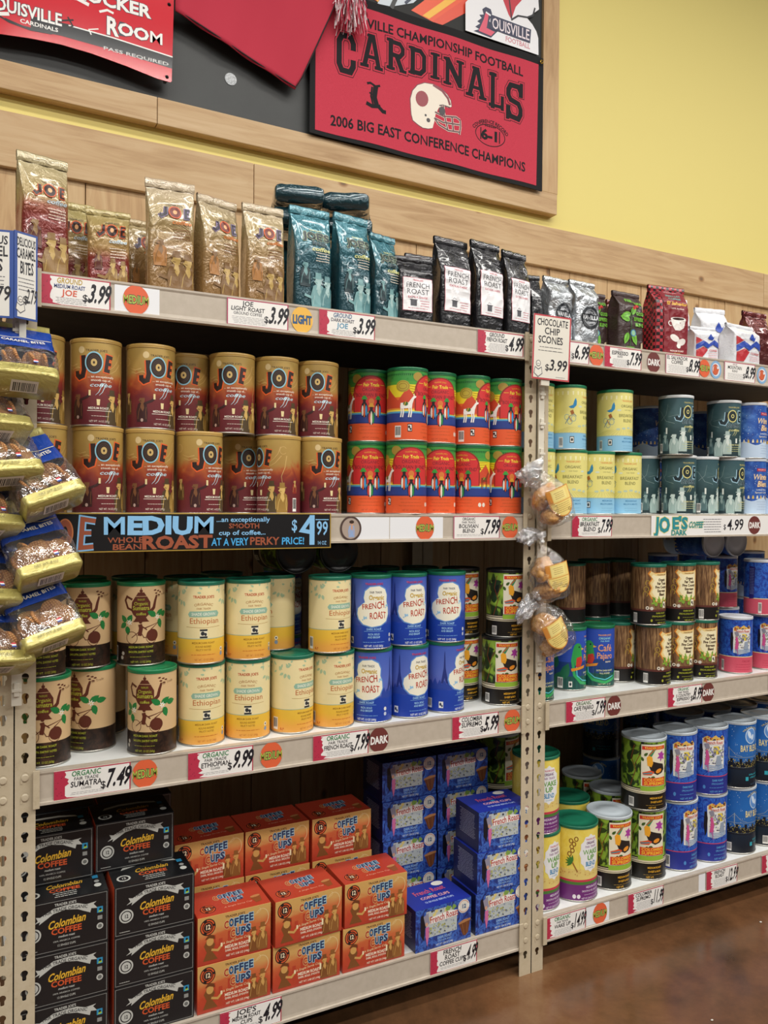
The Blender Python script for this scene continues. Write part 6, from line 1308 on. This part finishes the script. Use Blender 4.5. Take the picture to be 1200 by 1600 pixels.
def make_bag(kind, w, d, h, seed, parent):
    mat, art = KD[kind]; b = Bag(w, d, h, seed, amp=.0034 if kind in ('van', 'drd', 'tealb') else .002, body=.74 if kind in ('pla', 'whi', 'van', 'esp', 'mars', 'mars2', 'frs') else .62, lean=.0)
    pouch = put('foil_pouch', b.mesh('foil_pouch', mat), parent)
    if art:
        a = art(h); sx = (w * 1000 / 90)
        for it in range(len(a.items)):
            v, f, m, L, ex = a.items[it]; a.items[it] = ([(max(-w * 460, min(w * 460, x * sx)), y) for x, y in v], f, m, L, ex)
        put('front_print', a.mesh('front_print', lambda x, z, o: b.front(x, z, o + .0017), stepx=.004, stepy=.005, off=.0002), pouch)
    # folded crimped seam along the top
    tw = w / 2 * 1.05; z0 = h * .925; V = []; F = []; n = 14
    for j, (zz, yy) in enumerate(((z0, -.0035), (z0 + .004, -.0046), (h * .99, -.0042), (h + .001, -.0025), (h + .001, .0025), (h * .99, .0042), (z0, .0035))):
        for i in range(n + 1): x = -tw + 2 * tw * i / n; V.append((x, yy + .0012 * math.sin(i * 1.3 + seed), zz))
    for j in range(6):
        for i in range(n): k = j * (n + 1) + i; F.append((k, k + 1, k + n + 2, k + n + 1))
    put('top_seam', mk_mesh('top_seam', V, F, [mat], smooth=True), pouch)
for i, (k, x, y, w_, d_, h_, dg, lab) in enumerate(BAGS):
    t = thing('coffee_bag', lab, 'coffee bag', (x, y, ZT), (0, 0, math.radians(dg)), 'foil coffee bags on the top shelf')
    make_bag(k, w_, d_, h_, i + 1, t)
for i, (x, y, z, rx, rz, lab) in enumerate(((.60, .17, ZT + .275, 86, -16, 'teal foil bag lying on top of the stack of teal bags, left one'), (.715, .17, ZT + .279, 84, -26, 'teal foil bag lying on top of the stack of teal bags, right one'), (.60, .19, ZT + .228, 88, -10, 'teal foil bag in the lower lying layer above the standing teal bags, left one'), (.735, .19, ZT + .229, 87, -20, 'teal foil bag in the lower lying layer above the standing teal bags, right one'))):
    t = thing('coffee_bag', lab, 'coffee bag', (x, y - .1, z), (math.radians(-rx), 0, math.radians(rz)), 'foil coffee bags on the top shelf'); make_bag('tealb', .118, .04, .2, 40 + i, t)

# ------------------------------------------------------------ clear film, cookies, scones
def film(name, tint='#ffffff', gloss=.14, rough=.08, bump=.5, bs=40, haze=.03):
    m = bpy.data.materials.new(name); m.use_nodes = True; nt = m.node_tree; nt.nodes.clear()
    out = nt.nodes.new('ShaderNodeOutputMaterial'); tr = nt.nodes.new('ShaderNodeBsdfTransparent'); tr.inputs[0].default_value = lin(tint)
    gl = nt.nodes.new('ShaderNodeBsdfGlossy'); gl.inputs['Roughness'].default_value = rough; gl.inputs[0].default_value = (1, 1, 1, 1)
    mx = nt.nodes.new('ShaderNodeMixShader'); lw = nt.nodes.new('ShaderNodeLayerWeight'); lw.inputs[0].default_value = .25
    mp = nt.nodes.new('ShaderNodeMath'); mp.operation = 'MULTIPLY_ADD'; mp.inputs[1].default_value = .5; mp.inputs[2].default_value = gloss
    co = nt.nodes.new('ShaderNodeTexCoord'); no = nt.nodes.new('ShaderNodeTexNoise'); no.inputs['Scale'].default_value = bs; no.inputs['Detail'].default_value = 3; no.inputs['Distortion'].default_value = 1.2
    bu = nt.nodes.new('ShaderNodeBump'); bu.inputs['Strength'].default_value = bump; bu.inputs['Distance'].default_value = .006
    L = nt.links.new; L(co.outputs['Object'], no.inputs['Vector']); L(no.outputs['Fac'], bu.inputs['Height']); L(bu.outputs[0], gl.inputs['Normal']); L(bu.outputs[0], lw.inputs['Normal'])
    L(lw.outputs['Facing'], mp.inputs[0]); L(mp.outputs[0], mx.inputs[0]); df = nt.nodes.new('ShaderNodeBsdfDiffuse'); df.inputs[0].default_value = (.9, .92, .94, 1); m2 = nt.nodes.new('ShaderNodeMixShader'); m2.inputs[0].default_value = haze; L(tr.outputs[0], m2.inputs[1]); L(df.outputs[0], m2.inputs[2]); L(bu.outputs[0], df.inputs['Normal']); L(m2.outputs[0], mx.inputs[1]); L(gl.outputs[0], mx.inputs[2]); L(mx.outputs[0], out.inputs[0]); return m
M_FILM = film('clear_film', '#f6f6f4', .09); M_FILM2 = film('clear_bag_film', '#fafafa', .07, .08, 1.0, 60, .03); M_FILM3 = film('gathered_film', '#f4f6f8', .25, .12, 1.0, 90, .22)
M_BLUEB = foil('blue_band_film', ((0, '#1c3f96'), (1, '#234aa6')), .2, .1, .25, .7, .6, 30)
M_GOLDB = foil('pale_gold_film', ((0, '#b5aa62'), (1, '#c4ba74')), .2, .35, .3, .7, .4, 26)
w = NT('waffle_cookie'); co = w.coord(); s_ = w.sep(co)
gx = w.math('ABSOLUTE', w.math('SINE', w.math('MULTIPLY', s_[0], 700.0))); gy = w.math('ABSOLUTE', w.math('SINE', w.math('MULTIPLY', s_[1], 700.0))); gm = w.math('MULTIPLY', gx, gy)
n1 = w.noise(co, 70, 4); w.l(w.ramp(w.math('ADD', w.math('MULTIPLY', gm, .35), w.math('MULTIPLY', n1, .75)), ((.3, '#8a5630'), (.55, '#b07a48'), (.8, '#c99c66'))), w.b.inputs['Base Color']); w.bump(gm, .8, .0012); w.set(Roughness=.55); M_WAF = w.m
w = NT('scone_crust'); co = w.coord(); n1 = w.noise(co, 60, 6, .7); n2 = w.noise(co, 150, 2)
w.l(w.ramp(w.math('ADD', w.math('MULTIPLY', n1, .7), w.math('MULTIPLY', n2, .35)), ((.34, '#6a3f1e'), (.45, '#b07c40'), (.6, '#d2a262'), (.75, '#e2bd84'))), w.b.inputs['Base Color']); w.bump(n1, .7, .004); w.set(Roughness=.6); M_SCO = w.m
v, f, _m = lathe([(0, -.003), (.019, -.003), (.0212, -.0015), (.0212, .0015), (.019, .003), (0, .003)], 28)
ME_COOK = mk_mesh('waffle_cookie', v, f, [M_WAF], smooth=True)

def loft(name, rings, mat, n=40, p=3.2, amp=.0015, seed=0, cap0=True, cap1=False, sub=4):
    """rings: (z, half width, half depth); crumpled a little"""
    R_ = []
    for a, b in zip(rings, rings[1:]):
        for k in range(sub): t = k / sub; R_.append([a[i] + (b[i] - a[i]) * t for i in range(3)])
    R_.append(list(rings[-1])); V = []; F = []
    for z, hw, hd in R_:
        for i in range(n):
            a = 2 * math.pi * i / n; c, s2 = math.cos(a), math.sin(a); x = hw * math.copysign(abs(c) ** (2 / p), c); y = hd * math.copysign(abs(s2) ** (2 / p), s2)
            q = Vector((x * 40 + seed * 2.3, z * 34, y * 40)); k = amp * (mn.noise(q) + .7 * (1 - 2.2 * abs(mn.noise(q * 1.9)))); l = math.hypot(x, y) + 1e-6
            V.append((x + x / l * k, y + y / l * k, z + amp * .5 * mn.noise(q + Vector((9, 9, 9)))))
    m_ = len(R_)
    for j in range(m_ - 1):
        for i in range(n): k = (i + 1) % n; F.append((j * n + i, j * n + k, (j + 1) * n + k, (j + 1) * n + i))
    if cap0: F.append(tuple(range(n - 1, -1, -1)))
    if cap1: F.append(tuple((m_ - 1) * n + i for i in range(n)))
    return mk_mesh(name, V, F, [mat], smooth=True)
hw, hd = .056, .034
ME_CB = loft('gold_base', [(0, hw * .97, hd * .95), (.003, hw, hd), (.022, hw * 1.01, hd * .98)], M_GOLDB, n=56, p=7, amp=.0013, seed=1, sub=5)
ME_CF = loft('clear_window', [(.022, hw * 1.01, hd * .98), (.055, hw * 1.02, hd * .86), (.082, hw * 1.0, hd * .62)], M_FILM, n=56, p=6, amp=.003, seed=2, cap0=False, sub=7)
ME_CU = loft('blue_band', [(.082, hw * 1.0, hd * .62), (.11, hw * .98, hd * .36), (.15, hw * .95, hd * .1)], M_BLUEB, n=56, p=4, amp=.0018, seed=3, cap0=False, sub=6)
ME_CT = loft('top_seam', [(.15, hw * .95, hd * .1), (.154, hw * .94, .0015), (.168, hw * .94, .0012)], M_GOLDB, amp=.0006, seed=4, cap0=False, cap1=True)
def cb_front(z): 
    for (z0, d0), (z1, d1) in (((0, hd), (.026, hd * .98)), ((.026, hd * .98), (.055, hd * .86)), ((.055, hd * .86), (.082, hd * .62)), ((.082, hd * .62), (.11, hd * .36)), ((.11, hd * .36), (.15, hd * .1)), ((.15, hd * .1), (.3, .001))):
        if z <= z1: return d0 + (d1 - d0) * (z - z0) / (z1 - z0)
    return .002
a = Art(); a.l([(-50, 112), (-20, 110), (0, 115), (22, 110), (50, 112)], 1.4, '#d8cf9a'); a.t("CARAMEL BITES", 0, 95, 8, '#e6e2d0', w=78, bold=.03, arc=-200)
a.t("NET WT. 8 OZ", -8, 12, 4.4, '#6a6434', w=44, bold=.02, shear=.2)
a.r(12, 32, 20, 35, '#c8303c'); a.r(12, 29, 20, 32, '#e6e6e6'); a.r(12, 26, 20, 29, '#28489a')
ME_CA = a.mesh('front_print', lambda x, z, o: (x, -cb_front(z) * (1 - min(abs(x) / hw, .98) ** 6) ** (1 / 6) - .0034 - o, z), stepx=.006, stepy=.008)
a = Art(); a.barcode(-22, 0, 24, 30, 8); ME_CC = a.mesh('barcode_label', lambda x, y, o: (-x, y - .016, -.0022 - o))
a = Art(); a.barcode(-8, 6, 34, 32, 8); ME_CC2 = a.mesh('barcode_label', lambda x, y, o: (x, -hd - .0022 - o, y))
a = Art()
def cookie_bag(loc, rx, ry, rz, label, s=1.0, bc=0, seed=0):
    t = thing('cookie_bag', label, 'cookie bag', loc, (math.radians(rx), math.radians(ry), math.radians(rz)), 'caramel cookie bags on the hanging strips'); t.scale = (s, s, s)
    gb = put('gold_base', ME_CB, t); put('barcode_label', ME_CC if bc == 0 else ME_CC2, gb); cw_ = put('clear_window', ME_CF, t); put('front_print', ME_CA, cw_); bb_ = put('blue_band', ME_CU, t); put('top_seam', ME_CT, bb_)
    rr = random.Random(seed)
    for (x, y, z, tx, ty) in ((-.032, -.013, .046, 72, 8), (-.010, -.017, .050, 78, -6), (.012, -.016, .044, 70, 4), (.034, -.012, .049, 78, 10), (-.022, -.006, .062, 62, -12), (.02, -.004, .064, 60, 12), (0.0, .006, .056, 74, 0), (-.034, .006, .046, 80, 60), (.034, .006, .046, 80, -60), (0, 0, .030, 12, 8), (-.03, 0, .028, -8, 6), (.03, 0, .028, 8, -6)):
        put('cookie', ME_COOK, t, (x + rr.uniform(-.002, .002), y, z), (math.radians(tx + rr.uniform(-5, 5)), math.radians(ty), rr.uniform(0, 3)))
    return t
CBAGS = [  # base point, tilts
 ((.012, -.098, 1.432), -38, 2, 4, 'topmost caramel cookie bag under the blue-edged placards', 0),
 ((-.030, -.085, 1.343), -38, 0, 24, 'second caramel cookie bag from the top on the left strip', 0),
 ((-.012, -.095, 1.262), -34, -6, 14, 'third caramel cookie bag from the top, its gold base square to us', 0),
 ((.066, -.088, 1.218), -33, -20, 14, 'caramel cookie bag tilted to the right, its corner reaching over the maroon cans', 0),
 ((-.045, -.088, 1.168), -33, 4, 28, 'caramel cookie bag at the left edge beside the tilted one', 0),
 ((.058, -.085, 1.085), -33, -14, 12, 'caramel cookie bag beside the black chalk sign, full blue band showing', 0),
 ((-.048, -.085, 1.035), -32, 6, 30, 'caramel cookie bag at the left edge, level with the third shelf cans', 0),
 ((.066, -.085, .962), -31, -17, 10, 'lowest right caramel cookie bag, in front of the teapot cans', 0),
 ((-.028, -.088, .925), -31, 5, 22, 'lowest caramel cookie bag at the left edge', 0)]
for i, (loc, rx, ry, rz, lab, bc) in enumerate(CBAGS): cookie_bag(loc, rx, ry, rz, lab, 1.0 if i else .98, bc, i)

# hanging clip strips
M_STRIP = M('#d5cfbf', .35)
def clip_strip(x, y, z0, z1, label, step=.075):
    t = thing('clip_strip', label, 'clip strip', (x, y, z0)); put('strip', box_mesh('strip', -.009, .009, -.0008, .0008, 0, z1 - z0, M_STRIP, .0004), t)
    z = .03
    while z < z1 - z0 - .02:
        bm = bmesh.new(); box_bm(bm, -.005, .005, -.006, -.001, z - .012, z + .014, 0, .0012); box_bm(bm, -.009, .009, -.0075, -.0055, z - .003, z + .003, 0, .0008)
        put('clip', bm_mesh(bm, 'clip', [M_STRIP]), t); z += step
clip_strip(.004, -.018, .84, 1.57, 'beige plastic clip strip hanging behind the caramel cookie bags')
clip_strip(-.06, -.018, .86, 1.57, 'beige plastic clip strip at the far left edge of the photo')
clip_strip(1.243, -.008, .79, 1.56, 'beige plastic clip strip hanging on the middle post', .0385 * 2)

# scone bags on the middle post
def blob_mesh(name, rx, ry, rz, mat, seed, amp=.16, n=24, m_=14):
    V = []; F = []
    for j in range(m_ + 1):
        ph = math.pi * j / m_ - math.pi / 2
        for i in range(n):
            th = 2 * math.pi * i / n; d = Vector((math.cos(ph) * math.cos(th), math.cos(ph) * math.sin(th), math.sin(ph))); k = 1 + amp * mn.noise(d * 1.7 + Vector((seed * 3, 0, 0))) + amp * .5 * mn.noise(d * 4.5 + Vector((0, seed, 0)))
            V.append((d.x * rx * k, d.y * ry * k, d.z * rz * k))
    for j in range(m_):
        for i in range(n): k = (i + 1) % n; F.append((j * n + i, j * n + k, (j + 1) * n + k, (j + 1) * n + i))
    return mk_mesh(name, V, F, [mat], smooth=True)
ME_SC = [blob_mesh('scone', .041, .03, .023, M_SCO, s + 1, .22) for s in range(3)]
a = Art(); OR = '#cf8a3c'; YE = '#e6cf7c'
pts = [(-34, 40), (34, 40), (34, 4)] + [(34 * math.cos(math.radians(-t)), 4 - 40 * math.sin(math.radians(t))) for t in range(12, 180, 14)] + [(-34, 4)]
a.p(pts, OR); a.p([(x * .92, y * .93 + .5) for x, y in pts], YE); a.r(-32, 3, 32, 4.6, OR); a.r(-20, 8, 20, 34, '#ead98c'); a.r(-32, 6, -22, 37, OR)
a.fine(-16, 16, 28, 4, 5, '#9a7434', 1, 3); a.fine(-26, 26, -3, 5, 5, '#9a7434', 1, 5); a.ring(16, -22, 4, 4, 1, '#7a5a2c')
SC_ART = a
def scone_bag(loc, rx, ry, rz, label, seed, off_x=.006):
    t = thing('scone_bag', label, 'scone bag', loc, (math.radians(rx), math.radians(ry), math.radians(rz)), 'bagged scones clipped to the middle post')
    put('clear_bag', loft('clear_bag', [(-.148, .034, .024), (-.14, .047, .034), (-.10, .052, .038), (-.055, .046, .032), (-.025, .02, .014), (-.004, .0035, .0035), (.008, .003, .003)], M_FILM2, n=48, p=2.4, amp=.0045, seed=seed, sub=6), t)
    put('film_tuft', loft('film_tuft', [(.006, .003, .003), (.016, .012, .007), (.028, .015, .003)], M_FILM3, n=30, p=2, amp=.004, seed=seed + 5, cap0=False), t)
    put('twist_knot', blob_mesh('twist_knot', .006, .006, .004, M('#dcdcda', .3), seed, .3), t, (0, 0, .003))
    for i, (x, y, z, r1, r2) in enumerate(((-.012, 0, -.122, 6, 10), (.012, .002, -.092, -16, -24), (-.014, -.002, -.066, 20, 30))): put('scone', ME_SC[(i + seed) % 3], t, (x, y, z), (math.radians(r1), math.radians(r2), seed + i))
    put('paper_label', SC_ART.mesh('paper_label', lambda x, z, o: (off_x + x * .98, -.0395 - o + 6.0 * x * x, -.092 + z * .98), stepx=.008, off=.0002), t)
scone_bag((1.212, -.045, 1.316), 0, -22, -8, 'top bag of scones hanging at an angle on the middle post', 1)
scone_bag((1.222, -.045, 1.13), 0, -13, -6, 'middle bag of scones with upright yellow label on the middle post', 2)
scone_bag((1.214, -.045, .985), 0, -27, -2, 'lowest bag of scones, turned so its label is at the left', 3, -.012)
for i, (x, z, sx, sz, lab) in enumerate(((1.195, 1.30, .034, .024, 'crumpled clear bag end over the middle post, top one'), (1.185, 1.146, .03, .018, 'crumpled clear bag end over the middle post, at the second shelf'), (1.185, .962, .034, .02, 'crumpled clear bag end over the middle post, lowest one'))):
    t = thing('crumpled_film', lab, 'plastic film', (x, -.03, z), (0, math.radians(20 - 30 * i), 0))
    put('film', blob_mesh('film', sx, .018, sz, M_FILM3, i + 4, .75, 36, 22), t); put('film_fold', blob_mesh('film_fold', sx * .7, .012, sz * .8, M_FILM3, i + 9, 1.0, 32, 18), t, (.004, 0, .002))

# placards
def fcloth_fig(a, x, y, s):
    a.e(x, y + 16 * s, 7 * s, 8 * s, '#3a3a44', 16); a.e(x, y + 16 * s, 5.6 * s, 6.4 * s, '#e6e2d8', 14); a.p([(x - 13 * s, y - 10 * s), (x - 10 * s, y + 8 * s), (x, y + 2 * s), (x + 10 * s, y + 8 * s), (x + 13 * s, y - 10 * s), (x, y - 20 * s)], '#5a5a62'); a.p([(x - 11 * s, y - 9 * s), (x - 9 * s, y + 5 * s), (x, y - 1 * s), (x + 9 * s, y + 5 * s), (x + 11 * s, y - 9 * s), (x, y - 17 * s)], '#dedbd0'); a.l([(x - 4 * s, y + 15 * s), (x + 4 * s, y + 15 * s)], 1, '#3a3a44')
t = thing('scone_sign', 'red-bordered placard reading CHOCOLATE CHIP SCONES 3.99 on the middle post', 'sign', (1.19, -.034, 1.548), (0, math.radians(1.8), math.radians(-6)))
put('board', box_mesh('board', 0, .112, 0, .002, 0, .165, M('#d8d4c8', .4), .0005), t)
a = Art(); a.r(0, 0, 112, 165, '#b83a44'); a.r(4, 4, 108, 161, '#ddd9cc')
a.t("CHOCOLATE", 56, 138, 17, INK, w=92, bold=.03, jit=.5); a.t("CHIP", 56, 116, 17, INK, w=46, bold=.03, jit=.5); a.t("SCONES", 52, 93, 18, INK, w=74, bold=.03, jit=.5); a.fine(10, 96, 82, 2, 9, '#5a5a5a', 1.6, 2)
a.t("3.99", 76, 26, 27, INK, w=54, bold=.04, shear=.15, jit=.5); a.t("$", 44, 24, 16, INK, bold=.02); fcloth_fig(a, 18, 24, 1.0); a.fine(70, 100, 8, 1, 3, '#5a5a5a', 1, 3)
put('printed_face', a.mesh('printed_face', lambda u, v, o: (u, -.0003 - o, v), off=.0002), t)
put('sign_holder', box_mesh('sign_holder', .03, .055, .002, .012, -.015, .05, M_STRIP, .001), t)
for (loc, rz, W, lab) in (((-.004, -.052, 1.562), 28, 46, 'blue-edged narrow placard reading DELICIOUS CARAMEL BITES, right panel'), ((-.1, -.03, 1.560), -13, 98, 'blue-edged placard cut by the left edge, left panel')):
    t = thing('caramel_sign', lab, 'sign', loc, (0, 0, math.radians(rz)))
    k = W / 80.0; a = Art(); a.r(0, 0, W, 160, '#2a4a92'); b = 3.6; a.r(b if W > 60 else 6, b, W - b if W < 60 else W - 7, 156, '#dcdad2')
    cx = W / 2; ww = W * .8
    a.t("DELICIOUS", cx, 134, 15, INK, w=ww, bold=.04, jit=.5); a.t("CARAMEL", cx, 112, 18, INK, w=ww, bold=.04, jit=.5); a.t("BITES", cx + 2 * k, 84, 22, INK, w=ww * .72, bold=.04, jit=.5)
    a.fine(cx - ww * .45, cx + ww * .45, 74, 4, 7, '#5a5a62', 1.4, 4); fcloth_fig(a, W * .26, 24, .8 * (k + .35)); a.t("2.79", W * .72, 32, 26, INK, w=W * .44, bold=.03, jit=.5, shear=.1); a.t("$", W * .48, 30, 14, INK, bold=.02)
    put('printed_face', a.mesh('printed_face', lambda u, v, o: (u, -.0006 - o, v), off=.0002), t); put('board', box_mesh('board', 0, W * .001, -.0006, .0012, 0, .16, M('#2a4a92', .4)), t)
for x in (.012, -.05):
    t = thing('sign_clip', 'clear plastic hanger under the blue-edged placards, %s one' % ('right' if x > 0 else 'left'), 'sign clip', (x, -.03, 1.535)); put('tab', box_mesh('tab', -.006, .006, -.001, .001, -.02, .03, M('#c9c6ba', .3), .0006), t); put('hook', box_mesh('hook', -.008, .008, -.003, .003, -.024, -.018, M('#c9c6ba', .3), .0008), t)
# small scraps on the concrete
for i, (x, y, r) in enumerate(((1.5, -.35, .004), (2.0, -.1, .005), (1.25, -.28, .003))):
    t = thing('paper_scrap', 'tiny white paper scrap on the brown floor, %s' % ('near the middle post', 'far right', 'nearest the camera')[i], 'litter', (x, y, .0005)); put('scrap', blob_mesh('scrap', r, r * .7, .0012, M('#c9c4ba', .7), i, .4, 8, 4), t, (0, 0, .001))
